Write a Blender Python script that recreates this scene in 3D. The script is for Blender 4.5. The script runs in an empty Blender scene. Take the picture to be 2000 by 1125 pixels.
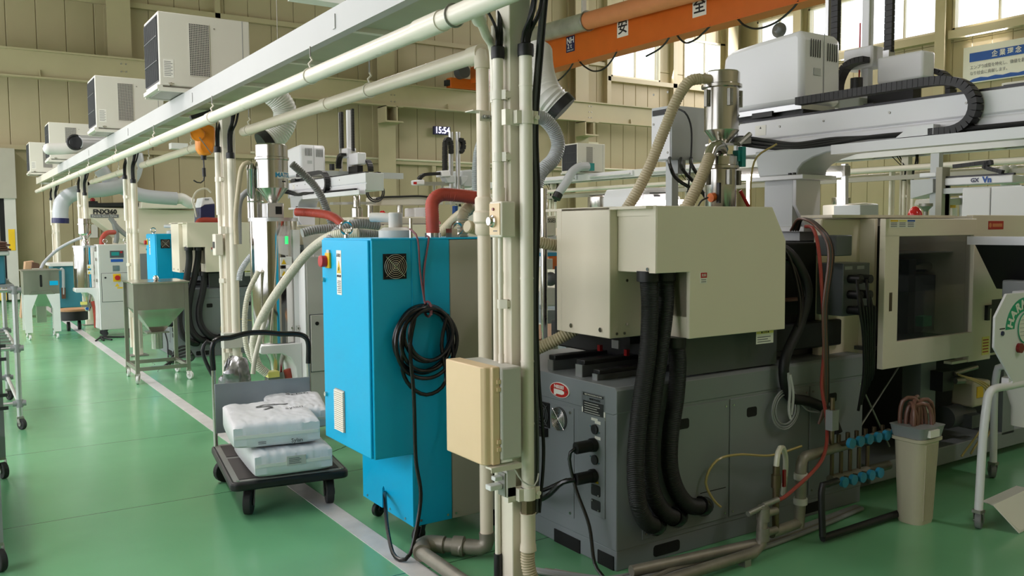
import bpy, bmesh, math, random
from mathutils import Vector as V, Matrix, noise as mnoise
random.seed(7)
R = math.radians
scene = bpy.context.scene
COL = scene.collection

# ------------------------------------------------------------------ camera
F_PX, CAM_H = 1695.0, 1.5
PIT, ROLL, YAW = R(3.934), R(-0.373), R(33.289)
_fw = V((math.sin(YAW)*math.cos(PIT), math.cos(YAW)*math.cos(PIT), -math.sin(PIT)))
_r = V((math.cos(YAW), -math.sin(YAW), 0)); _u = _r.cross(_fw)
_r2 = _r*math.cos(ROLL) + _u*math.sin(ROLL); _u2 = _r2.cross(_fw)
CAMP = V((0, 0, CAM_H))
cam = bpy.data.cameras.new('camera'); camo = bpy.data.objects.new('camera', cam); COL.objects.link(camo)
cam.sensor_width = 36; cam.lens = F_PX/2000*36; cam.clip_start = 0.05; cam.clip_end = 200
camo.matrix_world = Matrix(((_r2.x, _u2.x, -_fw.x, 0), (_r2.y, _u2.y, -_fw.y, 0), (_r2.z, _u2.z, -_fw.z, CAM_H), (0, 0, 0, 1)))
scene.camera = camo
def on(px, py, ax, val):
    """point where the photo's pixel meets the plane ax = val"""
    d = _r2*((px-1000)/F_PX) - _u2*((py-562.5)/F_PX) + _fw
    i = 'xyz'.index(ax); t = (val-CAMP[i])/d[i]
    return CAMP + d*t

# ------------------------------------------------------------------ world, exposure
vs = scene.view_settings
vs.view_transform = 'Standard'; vs.look = 'None'; vs.exposure = 0.0; vs.gamma = 1.0; vs.use_curve_mapping = False
world = bpy.data.worlds.new('world'); scene.world = world; world.use_nodes = True
bg = world.node_tree.nodes['Background']; bg.inputs[0].default_value = (0.93, 0.96, 1.0, 1); bg.inputs[1].default_value = 2.6
scene.cycles.use_denoising = True
scene.cycles.max_bounces = 7; scene.cycles.diffuse_bounces = 4; scene.cycles.glossy_bounces = 4
scene.cycles.transmission_bounces = 6; scene.cycles.transparent_max_bounces = 8
scene.cycles.sample_clamp_indirect = 6.0; scene.cycles.blur_glossy = 0.5
def area_light(name, loc, direction, sx, sy, power, color=(1, 1, 1)):
    l = bpy.data.lights.new(name, 'AREA'); l.shape = 'RECTANGLE'; l.size = sx; l.size_y = sy; l.energy = power; l.color = color
    o = bpy.data.objects.new(name, l); COL.objects.link(o); o.location = loc
    o.rotation_euler = V(direction).to_track_quat('-Z', 'Z').to_euler()
    return o
# room: x -4.5..24.1, y -4..21.8, z 0..9.2
WX0, WX1, WY0, WY1, WZ = -4.5, 24.1, -4.0, 21.8, 9.2
DAY = (1.0, 0.95, 0.99)
ORD = ('first', 'second', 'third', 'fourth', 'fifth', 'sixth', 'seventh', 'eighth', 'ninth', 'tenth')
# daylight entering through the real window openings (see the walls below)
LEFT_Y = (2.6, 6.7, 10.8, 14.9, 19.0)
for i, y in enumerate(LEFT_Y):
    area_light('daylight_window_left', (WX0+0.25, y, 2.8), (1, 0, -0.05), 3.6, 4.2, (100, 75, 80, 115, 140)[i], DAY)
for y in (20.3, 17.0, 13.0, 9.0, 5.0):
    area_light('daylight_window_right', (WX1-0.3, y, 7.4), (-1, 0, -0.35), 3.0, 1.1, 260, DAY)
# rows of fluorescent lamps above the aisle and between the machine rows, plus an added fill lamp out of view (housings are built below)
LAMPS = [(-.45, 5.6, 4.9), (-.45, 9.6, 4.9), (-.45, 13.6, 4.9), (-.45, 17.6, 4.9), (6.5, 9.5, 6.4), (6.5, 15.5, 6.4), (15.5, 8.5, 6.8), (15.5, 15.5, 6.8), (5.5, -1.5, 6.0)]  # last entry is an added fill lamp that brightens the faces turned to -y
for x, y, z in LAMPS:
    area_light('lamp_light', (x, y, z-.03), (0, 0, -1), 0.3, 2.4, 84 if x < 0 else (74 if y < 0 else 120), (1.0, 0.935, 0.92))
area_light('daylight_window_back', (19.9, WY1-0.3, 7.1), (0, -1, -0.35), 4.0, 1.3, 200, DAY)

# ------------------------------------------------------------------ materials
def srgb(h):
    if isinstance(h, str):
        c = [int(h[i:i+2], 16)/255 for i in (0, 2, 4)]
    else:
        c = [v/255 for v in h]
    return tuple(((x+0.055)/1.055)**2.4 if x > 0.04045 else x/12.92 for x in c)
MATS = {}
def mat(name, col, rough=0.5, metal=0.0, var=0.06, scale=3.0, bump=0.0, bscale=60.0, spec=0.5, alpha=1.0, trans=0.0, emit=0.0, stretch=None, rvar=0.08, coat=0.0, aniso=0.0):
    m = bpy.data.materials.new(name); m.use_nodes = True
    nt = m.node_tree; n = nt.nodes; b = n['Principled BSDF']
    c = srgb(col)
    tc = n.new('ShaderNodeTexCoord'); src = tc.outputs['Object']
    if stretch:
        mp = n.new('ShaderNodeMapping'); mp.inputs['Scale'].default_value = stretch
        nt.links.new(src, mp.inputs[0]); src = mp.outputs[0]
    nz = n.new('ShaderNodeTexNoise'); nz.inputs['Scale'].default_value = scale; nz.inputs['Detail'].default_value = 5
    nt.links.new(src, nz.inputs['Vector'])
    rp = n.new('ShaderNodeValToRGB')
    rp.color_ramp.elements[0].position = 0.3; rp.color_ramp.elements[1].position = 0.7
    rp.color_ramp.elements[0].color = tuple(max(0, x*(1-var)) for x in c)+(1,)
    rp.color_ramp.elements[1].color = tuple(min(1, x*(1+var)) for x in c)+(1,)
    nt.links.new(nz.outputs['Fac'], rp.inputs[0]); nt.links.new(rp.outputs[0], b.inputs['Base Color'])
    mr = n.new('ShaderNodeMapRange'); mr.inputs['To Min'].default_value = max(0.02, rough-rvar); mr.inputs['To Max'].default_value = min(1, rough+rvar)
    nt.links.new(nz.outputs['Fac'], mr.inputs['Value']); nt.links.new(mr.outputs[0], b.inputs['Roughness'])
    b.inputs['Metallic'].default_value = metal; b.inputs['Specular IOR Level'].default_value = spec
    b.inputs['Coat Weight'].default_value = coat; b.inputs['Coat Roughness'].default_value = 0.1
    if bump:
        n2 = n.new('ShaderNodeTexNoise'); n2.inputs['Scale'].default_value = bscale
        nt.links.new(tc.outputs['Object'], n2.inputs['Vector'])
        bp = n.new('ShaderNodeBump'); bp.inputs['Strength'].default_value = bump; bp.inputs['Distance'].default_value = 0.01
        nt.links.new(n2.outputs['Fac'], bp.inputs['Height']); nt.links.new(bp.outputs[0], b.inputs['Normal'])
    if alpha < 1: b.inputs['Alpha'].default_value = alpha
    if trans: b.inputs['Transmission Weight'].default_value = trans
    if emit:
        b.inputs['Emission Color'].default_value = c+(1,); b.inputs['Emission Strength'].default_value = emit
    MATS[name] = m
    return m
M = MATS
mat('wall', 'b0a483', 0.55, var=0.04, scale=1.2, bump=0.04)
mat('wall_steel', 'b4a987', 0.5, var=0.04, scale=1.5)
mat('ceiling', 'b9b193', 0.8)
mat('frame_pale', 'd9d2b8', 0.5)
mat('white_line', 'd2d0cf', 0.35, var=0.1, scale=9, bump=0.05, bscale=150)
mat('white_paint', 'e6e6e4', 0.35, var=0.03)
mat('beam_white', 'bcbcbb', 0.5, var=0.03, spec=0.3)
mat('cream_paint', 'dfd8c8', 0.4, var=0.04)
mat('pvc', 'e6dfd0', 0.3, var=0.03)
mat('pvc_ivory', 'e0d3bf', 0.32, var=0.05)
mat('post_paint', 'e8dfce', 0.4, var=0.04)
mat('deck_under', 'b5b39c', 0.5, var=0.08)
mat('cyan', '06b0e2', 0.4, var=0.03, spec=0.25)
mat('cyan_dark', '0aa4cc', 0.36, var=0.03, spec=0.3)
mat('grey_side', 'a7a395', 0.5, var=0.04)
mat('machine_cream', 'e6dcc8', 0.45, var=0.015, rvar=0.03, bump=0.03, bscale=300)
mat('machine_grey', '7e8387', 0.42, var=0.06, scale=2)
mat('machine_grey_dark', '55595c', 0.45, var=0.08)
mat('black', '151517', 0.5, var=0.15)
mat('black_gloss', '121214', 0.25, var=0.1)
mat('black_hose', '0c0c0e', 0.55, var=0.12)
mat('foil', '8a8a8c', 0.25, metal=0.9, var=0.3, scale=20)
mat('dark_void', '0c0c0d', 0.8)
mat('dark_metal', '3a3a3c', 0.4, metal=0.7, var=0.2)
mat('steel', 'c6c3bd', 0.2, metal=1.0, var=0.06, scale=4, stretch=(1, 1, 0.15))
mat('steel_mirror', 'd4d1cc', 0.08, metal=1.0, var=0.04, rvar=0.03, stretch=(1, 1, 0.1))
mat('steel_brushed', 'a9a69e', 0.36, metal=1.0, var=0.08, scale=8, stretch=(1, 1, 0.2))
mat('alu', 'c8c9ca', 0.34, metal=0.85, var=0.06)
mat('zinc', '9a9992', 0.42, metal=0.7, var=0.15, scale=14)
mat('zinc_dark', '8d887c', 0.5, metal=0.5, var=0.18, scale=12)
mat('hose_tan', 'b5a98c', 0.45, var=0.08)
mat('hose_grey', 'a9adb0', 0.4, var=0.06)
mat('hose_grey_dark', '8b8c8b', 0.42, var=0.06)
mat('hose_clear', 'cfcbb8', 0.3, var=0.06)
mat('duct_white', 'd3d2cd', 0.42, var=0.05)
mat('duct_grey', 'b8bbc0', 0.32, var=0.04)
mat('red_hose', 'a8402f', 0.55, var=0.12, scale=20)
mat('robot_white', 'e4e4e8', 0.3, var=0.008, rvar=0.02)
mat('robot_grey', 'bcc0c2', 0.35, var=0.015, rvar=0.03)
mat('robot_ivory', 'd9d4c6', 0.32, var=0.02)
mat('orange', 'd2671c', 0.42, var=0.05)
mat('orange_pale', 'd98a5c', 0.5, var=0.05)
mat('orange_plastic', 'e88a1e', 0.35, var=0.06)
mat('galv', 'b9bab2', 0.38, metal=0.6, var=0.15, scale=3)
mat('tan_box', 'e3c8a0', 0.42, var=0.02)
mat('grey_plastic', 'c4c2ba', 0.45, var=0.03)
mat('grey_mid', '8f9294', 0.45, var=0.05)
mat('grey_dark', '4c4f51', 0.5, var=0.06)
mat('cooler_white', 'd8d5ca', 0.4, var=0.02)
mat('cooler_dark', '33333a', 0.5, var=0.15)
mat('bag_white', 'e2e2e6', 0.38, var=0.05, scale=5, bump=0.25, bscale=14)
mat('ink', '1b1b1d', 0.6)
mat('ink_grey', '6f7073', 0.7)
mat('sticker_white', 'e8e6de', 0.5, var=0.02)
mat('yellow', 'e2b91c', 0.45)
mat('yellow_pale', 'e7dc7a', 0.5)
mat('red', 'b6211d', 0.35)
mat('red_dark', '7c1216', 0.25)
mat('red_gloss', 'c01a20', 0.12, spec=0.7)
mat('blue', '1d54a8', 0.5)
mat('navy', '1e2250', 0.4)
mat('teal', '1f8a86', 0.4)
mat('teal_box', '3a7f92', 0.45)
mat('green', '1f9a73', 0.5)
mat('green_led', '29d06a', 0.3, emit=1.2)
mat('valve_blue', '2a86ad', 0.4)
mat('wood', 'b98a63', 0.6, var=0.15, stretch=(1, 8, 1))
mat('cardboard', 'b89474', 0.8, var=0.06)
mat('brown', '5a3c2c', 0.7, var=0.1)
mat('brown_hose', '6d4a3e', 0.35, var=0.15)
mat('bin_plastic', 'c2b9a2', 0.5, var=0.04)
mat('rubber', '2a2a2b', 0.75, var=0.1)
mat('rubber_grey', '77787a', 0.6)
mat('mat_rubber', '4a4442', 0.8, var=0.12, scale=40, bump=0.3, bscale=400)
mat('deck_plate', '8d8c88', 0.4, var=0.06)
mat('plate_metal', '8e959a', 0.36, metal=0.5, var=0.08, scale=5)
mat('glass_smoke', '2c3034', 0.06, var=0.02, alpha=0.3, spec=0.8, rvar=0.02)
mat('glass_pane', 'f4f6f6', 0.05, var=0.0, trans=1.0, rvar=0.02); MATS['glass_pane'].node_tree.nodes['Principled BSDF'].inputs['IOR'].default_value = 1.02
mat('plastic_film', 'dcdcd8', 0.18, var=0.03, alpha=0.45, bump=0.5, bscale=18)
mat('lamp_white', 'fff4f2', 0.4, var=0.0, emit=9.0)
mat('led_digit', 'dcd8ff', 0.4, var=0.0, emit=5.0)
mat('beacon', 'fff8f0', 0.3, var=0.0, emit=6.0)
mat('brass', '6a5d47', 0.45, metal=0.8, var=0.1)
mat('tube_clear', 'b6a36a', 0.2, var=0.1)
mat('red_tube', '9c4038', 0.35)
mat('red_strap', '7e4a52', 0.6)
mat('baseboard', '3f8a5c', 0.4)
mat('panel_floor_dark', '3a6a50', 0.4)

# floor: glossy green epoxy with saw joints, hairline cracks and patches
def floor_mat():
    m = bpy.data.materials.new('green_epoxy'); m.use_nodes = True; nt = m.node_tree; n = nt.nodes; L = nt.links.new
    b = n['Principled BSDF']; tc = n.new('ShaderNodeTexCoord'); P = tc.outputs['Object']
    nz = n.new('ShaderNodeTexNoise'); nz.inputs['Scale'].default_value = 0.55; nz.inputs['Detail'].default_value = 6; L(P, nz.inputs[0])
    rp = n.new('ShaderNodeValToRGB'); e = rp.color_ramp.elements
    e[0].position = .32; e[1].position = .68
    e[0].color = srgb('6cab7d')+(1,); e[1].color = srgb('7bba8b')+(1,)
    L(nz.outputs['Fac'], rp.inputs[0])
    # joints: thin dark lines every 2.05 m along y, and a few along x
    sep = n.new('ShaderNodeSeparateXYZ')
    wob = n.new('ShaderNodeTexNoise'); wob.inputs['Scale'].default_value = 1.3; wob.inputs['Detail'].default_value = 8; L(P, wob.inputs[0])
    add = n.new('ShaderNodeVectorMath'); add.operation = 'MULTIPLY_ADD'; add.inputs[1].default_value = (.05, .05, 0); L(wob.outputs['Color'], add.inputs[0]); L(P, add.inputs[2])
    L(add.outputs[0], sep.inputs[0])
    def line(out, period, off, width):
        a = n.new('ShaderNodeMath'); a.operation = 'ADD'; a.inputs[1].default_value = off; L(out, a.inputs[0])
        c = n.new('ShaderNodeMath'); c.operation = 'PINGPONG'; c.inputs[1].default_value = period/2; L(a.outputs[0], c.inputs[0])
        d = n.new('ShaderNodeMath'); d.operation = 'LESS_THAN'; d.inputs[1].default_value = width; L(c.outputs[0], d.inputs[0])
        return d.outputs[0]
    l1 = line(sep.outputs['Y'], 1.64, -5.02, .0035); l2 = line(sep.outputs['X'], 9.3, 2.2, .004)
    # hairline cracks
    vo = n.new('ShaderNodeTexVoronoi'); vo.feature = 'DISTANCE_TO_EDGE'; vo.inputs['Scale'].default_value = .42
    w2 = n.new('ShaderNodeTexNoise'); w2.inputs['Scale'].default_value = 2.2; w2.inputs['Detail'].default_value = 9; L(P, w2.inputs[0])
    ad2 = n.new('ShaderNodeVectorMath'); ad2.operation = 'MULTIPLY_ADD'; ad2.inputs[1].default_value = (.35, .35, 0); L(w2.outputs['Color'], ad2.inputs[0]); L(P, ad2.inputs[2]); L(ad2.outputs[0], vo.inputs[0])
    cr = n.new('ShaderNodeMath'); cr.operation = 'LESS_THAN'; cr.inputs[1].default_value = .0012; L(vo.outputs['Distance'], cr.inputs[0])
    msk = n.new('ShaderNodeMath'); msk.operation = 'GREATER_THAN'; msk.inputs[1].default_value = .57; L(nz.outputs['Fac'], msk.inputs[0])
    cm = n.new('ShaderNodeMath'); cm.operation = 'MULTIPLY'; L(cr.outputs[0], cm.inputs[0]); L(msk.outputs[0], cm.inputs[1])
    s1 = n.new('ShaderNodeMath'); s1.operation = 'MAXIMUM'; L(l1, s1.inputs[0]); L(l2, s1.inputs[1])
    s2 = n.new('ShaderNodeMath'); s2.operation = 'MAXIMUM'; L(s1.outputs[0], s2.inputs[0]); L(cm.outputs[0], s2.inputs[1])
    mx = n.new('ShaderNodeMix'); mx.data_type = 'RGBA'; L(s2.outputs[0], mx.inputs[0]); L(rp.outputs[0], mx.inputs[6]); mx.inputs[7].default_value = srgb('2d5a41')+(1,)
    L(mx.outputs[2], b.inputs['Base Color'])
    n3 = n.new('ShaderNodeTexNoise'); n3.inputs['Scale'].default_value = 3.0; n3.inputs['Detail'].default_value = 4; L(P, n3.inputs[0])
    mr = n.new('ShaderNodeMapRange'); mr.inputs['To Min'].default_value = .13; mr.inputs['To Max'].default_value = .3; L(n3.outputs['Fac'], mr.inputs[0]); L(mr.outputs[0], b.inputs['Roughness'])
    b.inputs['Specular IOR Level'].default_value = .6
    n4 = n.new('ShaderNodeTexNoise'); n4.inputs['Scale'].default_value = 9.0; L(P, n4.inputs[0])
    bp = n.new('ShaderNodeBump'); bp.inputs['Strength'].default_value = .06; bp.inputs['Distance'].default_value = .01; L(n4.outputs['Fac'], bp.inputs['Height']); L(bp.outputs[0], b.inputs['Normal'])
    MATS['floor'] = m
floor_mat()

# ------------------------------------------------------------------ mesh building helpers
def catmull(pts, step):
    P = [V(p) for p in pts]; out = []
    if len(P) == 2:
        n = max(1, int((P[1]-P[0]).length/step)); return [P[0].lerp(P[1], i/n) for i in range(n+1)]
    Q = [P[0]*2-P[1]]+P+[P[-1]*2-P[-2]]
    for i in range(1, len(Q)-2):
        a, b, c, d = Q[i-1:i+3]; n = max(2, int((c-b).length/step*1.05))
        for k in range(n):
            t = k/n
            out.append(0.5*((2*b)+(c-a)*t+(2*a-5*b+4*c-d)*t*t+(3*b-a-3*c+d)*t**3))
    out.append(P[-1]); return out
def resample(pts, step):
    L = [0]
    for a, b in zip(pts, pts[1:]): L.append(L[-1]+(b-a).length)
    n = max(2, int(round(L[-1]/step))); out = []; j = 0
    for i in range(n+1):
        s = L[-1]*i/n
        while j < len(L)-2 and L[j+1] < s: j += 1
        d = L[j+1]-L[j]; out.append(pts[j].lerp(pts[j+1], (s-L[j])/d if d > 1e-9 else 0))
    return out
class MB:
    def __init__(s): s.v = []; s.f = []
    def _add(s, vs, fs):
        o = len(s.v); s.v += [tuple(v) for v in vs]; s.f += [tuple(i+o for i in f) for f in fs]; return s
    def box(s, a, b):
        x0, x1 = sorted((a[0], b[0])); y0, y1 = sorted((a[1], b[1])); z0, z1 = sorted((a[2], b[2]))
        return s._add([(x0,y0,z0),(x1,y0,z0),(x1,y1,z0),(x0,y1,z0),(x0,y0,z1),(x1,y0,z1),(x1,y1,z1),(x0,y1,z1)],
                      [(0,3,2,1),(4,5,6,7),(0,1,5,4),(1,2,6,5),(2,3,7,6),(3,0,4,7)])
    def cbox(s, c, d): return s.box([c[i]-d[i]/2 for i in range(3)], [c[i]+d[i]/2 for i in range(3)])
    def bar(s, p0, p1, w, h, up=(0, 0, 1)):
        p0, p1 = V(p0), V(p1); d = (p1-p0).normalized(); up = V(up)
        if abs(d.dot(up)) > 0.98: up = V((0, 1, 0))
        a = d.cross(up).normalized(); b = a.cross(d).normalized()
        vs = [p+a*(sx*w/2)+b*(sy*h/2) for p in (p0, p1) for sx, sy in ((-1,-1),(1,-1),(1,1),(-1,1))]
        return s._add(vs, [(3,2,1,0),(4,5,6,7),(0,1,5,4),(1,2,6,5),(2,3,7,6),(3,0,4,7)])
    def prism(s, pts, ax, a, b):
        """polygon extruded along axis ax from a to b; pts are the two other coords in xyz order"""
        def mk(p, t):
            return {'x': (t, p[0], p[1]), 'y': (p[0], t, p[1]), 'z': (p[0], p[1], t)}[ax]
        n = len(pts); ar = sum(pts[i][0]*pts[(i+1)%n][1]-pts[(i+1)%n][0]*pts[i][1] for i in range(n))
        if (ar < 0) != (ax == 'y'): pts = pts[::-1]
        if a > b: a, b = b, a
        vs = [mk(p, a) for p in pts]+[mk(p, b) for p in pts]
        fs = [tuple(range(n))[::-1], tuple(range(n, 2*n))]+[(i, (i+1)%n, n+(i+1)%n, n+i) for i in range(n)]
        return s._add(vs, fs)
    def cyl(s, p0, p1, r0, r1=None, n=20, caps=True):
        r1 = r0 if r1 is None else r1; p0, p1 = V(p0), V(p1); d = (p1-p0).normalized()
        t = V((0, 0, 1)) if abs(d.z) < .9 else V((1, 0, 0)); a = d.cross(t).normalized(); b = d.cross(a)
        cs = [(math.cos(2*math.pi*i/n), math.sin(2*math.pi*i/n)) for i in range(n)]
        vs = [p+(a*c+b*q)*r for p, r in ((p0, r0), (p1, r1)) for c, q in cs]
        fs = [(i, n+i, n+(i+1)%n, (i+1)%n) for i in range(n)]
        if caps: fs += [tuple(range(n)), tuple(range(n, 2*n))[::-1]]
        return s._add(vs, [f[::-1] for f in fs])
    def tube(s, pts, r, n=10, rib=0, pitch=0.02, step=0.03, smooth=True, closed=False, rad=None):
        P = [V(p) for p in pts]
        if smooth: P = catmull(P, step*.5)
        st = pitch/2 if rib else step
        P = resample(P, st) if (smooth or rib) else P
        m = len(P); t0 = (P[1]-P[0]).normalized(); up = V((0, 0, 1)) if abs(t0.z) < .9 else V((1, 0, 0))
        a = t0.cross(up).normalized(); vs = []
        for i in range(m):
            t = (P[min(i+1, m-1)]-P[max(i-1, 0)]).normalized()
            a = (a-t*a.dot(t)).normalized(); b = t.cross(a)
            rr = r if not rib else (r if i % 2 else r-rib)
            if rad: rr *= rad(i/(m-1))
            vs += [P[i]+(a*math.cos(2*math.pi*k/n)+b*math.sin(2*math.pi*k/n))*rr for k in range(n)]
        fs = [(i*n+k, i*n+(k+1)%n, (i+1)*n+(k+1)%n, (i+1)*n+k) for i in range(m-1) for k in range(n)]
        if closed: fs += [((m-1)*n+k, (m-1)*n+(k+1)%n, (k+1)%n, k) for k in range(n)]
        else: fs += [tuple(range(n))[::-1], tuple(range((m-1)*n, m*n))]
        return s._add(vs, fs)
    def lathe(s, c, prof, n=32, ax='z'):
        vs = []; m = len(prof)
        for r, z in prof:
            for k in range(n):
                t = 2*math.pi*k/n; q = (r*math.cos(t), r*math.sin(t), z)
                if ax == 'y': q = (q[0], z, -q[1])
                if ax == 'x': q = (z, q[0], q[1])
                vs.append((c[0]+q[0], c[1]+q[1], c[2]+q[2]))
        fs = [(i*n+k, i*n+(k+1)%n, (i+1)*n+(k+1)%n, (i+1)*n+k) for i in range(m-1) for k in range(n)]
        fs += [tuple(range(n))[::-1], tuple(range((m-1)*n, m*n))]
        return s._add(vs, fs)
    def ring(s, c, R_, r, ax='y', n=24, k=8, arc=None):
        pts = []
        a0, a1 = arc or (0, 2*math.pi); m = n if not arc else n+1
        for i in range(m):
            t = a0+(a1-a0)*i/n; p, q = R_*math.cos(t), R_*math.sin(t)
            pts.append({'y': (c[0]+p, c[1], c[2]+q), 'x': (c[0], c[1]+p, c[2]+q), 'z': (c[0]+p, c[1]+q, c[2])}[ax])
        return s.tube(pts, r, k, smooth=False, closed=not arc)
    def ball(s, c, r, n=14, m=8):
        rx, ry, rz = (r, r, r) if not isinstance(r, tuple) else r
        vs = [(c[0]+rx*math.sin(math.pi*i/m)*math.cos(2*math.pi*k/n), c[1]+ry*math.sin(math.pi*i/m)*math.sin(2*math.pi*k/n), c[2]-rz*math.cos(math.pi*i/m)) for i in range(m+1) for k in range(n)]
        return s._add(vs, [(i*n+k, i*n+(k+1)%n, (i+1)*n+(k+1)%n, (i+1)*n+k) for i in range(m) for k in range(n)])
    def loft(s, loops):
        n = len(loops[0]); vs = [p for l in loops for p in l]; m = len(loops)
        fs = [(i*n+k, i*n+(k+1)%n, (i+1)*n+(k+1)%n, (i+1)*n+k) for i in range(m-1) for k in range(n)]
        fs += [tuple(range(n))[::-1], tuple(range((m-1)*n, m*n))]
        return s._add(vs, fs)
    def quad(s, pts): return s._add(pts, [tuple(range(len(pts)))])
    def mesh(s, name, m, off=None, ang=38):
        me = bpy.data.meshes.new(name)
        vs = s.v if off is None else [(x-off[0], y-off[1], z-off[2]) for x, y, z in s.v]
        me.from_pydata(vs, [], s.f)
        bm = bmesh.new(); bm.from_mesh(me); bmesh.ops.remove_doubles(bm, verts=bm.verts, dist=1e-6); bmesh.ops.recalc_face_normals(bm, faces=bm.faces); bm.to_mesh(me); bm.free()
        me.polygons.foreach_set('use_smooth', [True]*len(me.polygons)); me.set_sharp_from_angle(angle=R(ang))
        me.materials.append(MATS[m]); me.update()
        return me
def link(o, parent=None):
    COL.objects.link(o)
    if parent: o.parent = parent
    return o
def root_of(o):
    while o.parent: o = o.parent
    return o
def bevel(o, w, seg=2):
    md = o.modifiers.new('edge', 'BEVEL'); md.width = w; md.segments = seg; md.limit_method = 'ANGLE'; md.angle_limit = R(40); md.harden_normals = False
def part(name, mb, m, parent, bev=0, label=None, kind=None, w=True, ang=38):
    """one mesh part of a thing; w: coordinates are the place's own, else relative to the thing"""
    off = root_of(parent).location if w else None
    o = bpy.data.objects.new(name, mb.mesh(name, m, off, ang)); link(o, parent)
    if bev: bevel(o, bev)
    if label: o['label'] = label
    if kind: o['kind'] = kind
    return o
def thing(name, label, cat, loc=(0, 0, 0), group=None, rz=0):
    o = bpy.data.objects.new(name, None); o.empty_display_size = .1; COL.objects.link(o)
    o.location = loc; o.rotation_euler = (0, 0, rz); o['label'] = label; o['category'] = cat
    if group: o['group'] = group
    return o
def solo(name, mb, m, label, cat, group=None, bev=0, kind=None, ang=38):
    o = bpy.data.objects.new(name, mb.mesh(name, m, None, ang)); link(o); o['label'] = label; o['category'] = cat
    if group: o['group'] = group
    if kind: o['kind'] = kind
    if bev: bevel(o, bev)
    return o
def struct(name, mb=None, m=None, label=None, cat=None, bev=0):
    o = bpy.data.objects.new(name, mb.mesh(name, m) if mb else None); link(o); o['kind'] = 'structure'
    if label: o['label'] = label
    if cat: o['category'] = cat
    if bev: bevel(o, bev)
    return o
def dup(root, loc, label=None, group=None, rz=None, skip=()):
    r = root.copy(); COL.objects.link(r); r.location = loc
    if rz is not None: r.rotation_euler = (0, 0, rz)
    if label: r['label'] = label
    if group: r['group'] = group
    def rec(src, dst):
        for ch in [c for c in bpy.data.objects if c.parent == src]:
            if ch.name.split('.')[0] in skip: continue
            c = ch.copy(); COL.objects.link(c); c.parent = dst; rec(ch, c)
    rec(root, r); return r
def text(s, size, p, xd, ud, m, parent, name='lettering', ext=.0006, w=True, align='CENTER', bold=0, sx=1.0):
    """flat lettering on a surface: p = centre, xd = reading direction, ud = up"""
    cu = bpy.data.curves.new('t', 'FONT'); cu.body = s; cu.size = size; cu.extrude = ext; cu.align_x = align; cu.align_y = 'CENTER'; cu.offset = bold; cu.resolution_u = 2
    to = bpy.data.objects.new('t', cu); COL.objects.link(to); bpy.context.view_layer.update()
    me = bpy.data.meshes.new_from_object(to); bpy.data.objects.remove(to)
    xd = V(xd).normalized(); ud = V(ud).normalized(); zd = xd.cross(ud)
    p = V(p)-(root_of(parent).location if w else V())
    me.transform(Matrix(((xd.x*sx, ud.x, zd.x, p.x), (xd.y*sx, ud.y, zd.y, p.y), (xd.z*sx, ud.z, zd.z, p.z), (0, 0, 0, 1))))
    me.materials.clear(); me.materials.append(MATS[m])
    o = bpy.data.objects.new(name, me); link(o, parent); return o
def rrect(u0, v0, u1, v1, r, n=4):
    out = []
    for cx, cy, a in ((u1-r, v1-r, 0), (u0+r, v1-r, 90), (u0+r, v0+r, 180), (u1-r, v0+r, 270)):
        out += [(cx+r*math.cos(R(a+90*i/n)), cy+r*math.sin(R(a+90*i/n))) for i in range(n+1)]
    return out
NY, NX = (0, -1, 0), (-1, 0, 0)
def textY(s, size, p, m, parent, **k): return text(s, size, p, (1, 0, 0), (0, 0, 1), m, parent, **k)   # on a face turned to -y
def textX(s, size, p, m, parent, **k): return text(s, size, p, (0, -1, 0), (0, 0, 1), m, parent, **k)  # on a face turned to -x
# ================================================================== SETTING
struct('floor', MB().box((WX0-.3, WY0-.3, -.2), (WX1+.3, WY1+.3, 0)), 'floor', 'glossy green epoxy factory floor with dark joints and cracks', 'floor')
struct('trim_1', MB().box((1.635, -2, 0), (1.738, 19.6, .0025)), 'white_line', 'long white painted aisle line on the green floor', 'floor line')
struct('ceiling', MB().box((WX0-.3, WY0-.3, WZ), (WX1+.3, WY1+.3, WZ+.2)), 'ceiling', 'high pale factory ceiling', 'ceiling')
BACK_WIN = ((18.15, 20.25, 6.32, 7.9), (21.36, 23.42, 6.42, 7.9))
RIGHT_WIN = ((14.3, 18.86, 6.98, 8.6), (9.0, 13.96, 6.98, 8.6), (4.0, 8.6, 6.98, 8.6), (19.15, 21.0, 6.98, 8.6))
PCACHE = {}
def panel(parent, kind, u, z0, w, h):
    """one wall cladding panel with chamfered edges, seam left open beside it"""
    key = (kind, round(w, 3), round(h, 3)); g = .004; c = .012
    if key not in PCACHE:
        def lp(i, d): return [(i, d, i), (w-i, d, i), (w-i, d, h-i), (i, d, h-i)]
        L = [lp(g, .05), lp(g, c), lp(g+c, 0)]
        if kind == 'x': L = [[(p[1], -p[0], p[2]) for p in l] for l in L]
        PCACHE[key] = MB().loft(L).mesh('panel', 'wall')
    o = bpy.data.objects.new('panel', PCACHE[key]); o.parent = parent; COL.objects.link(o)
    o.location = (u, WY1, z0) if kind == 'y' else (WX1, u+w, z0)
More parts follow.
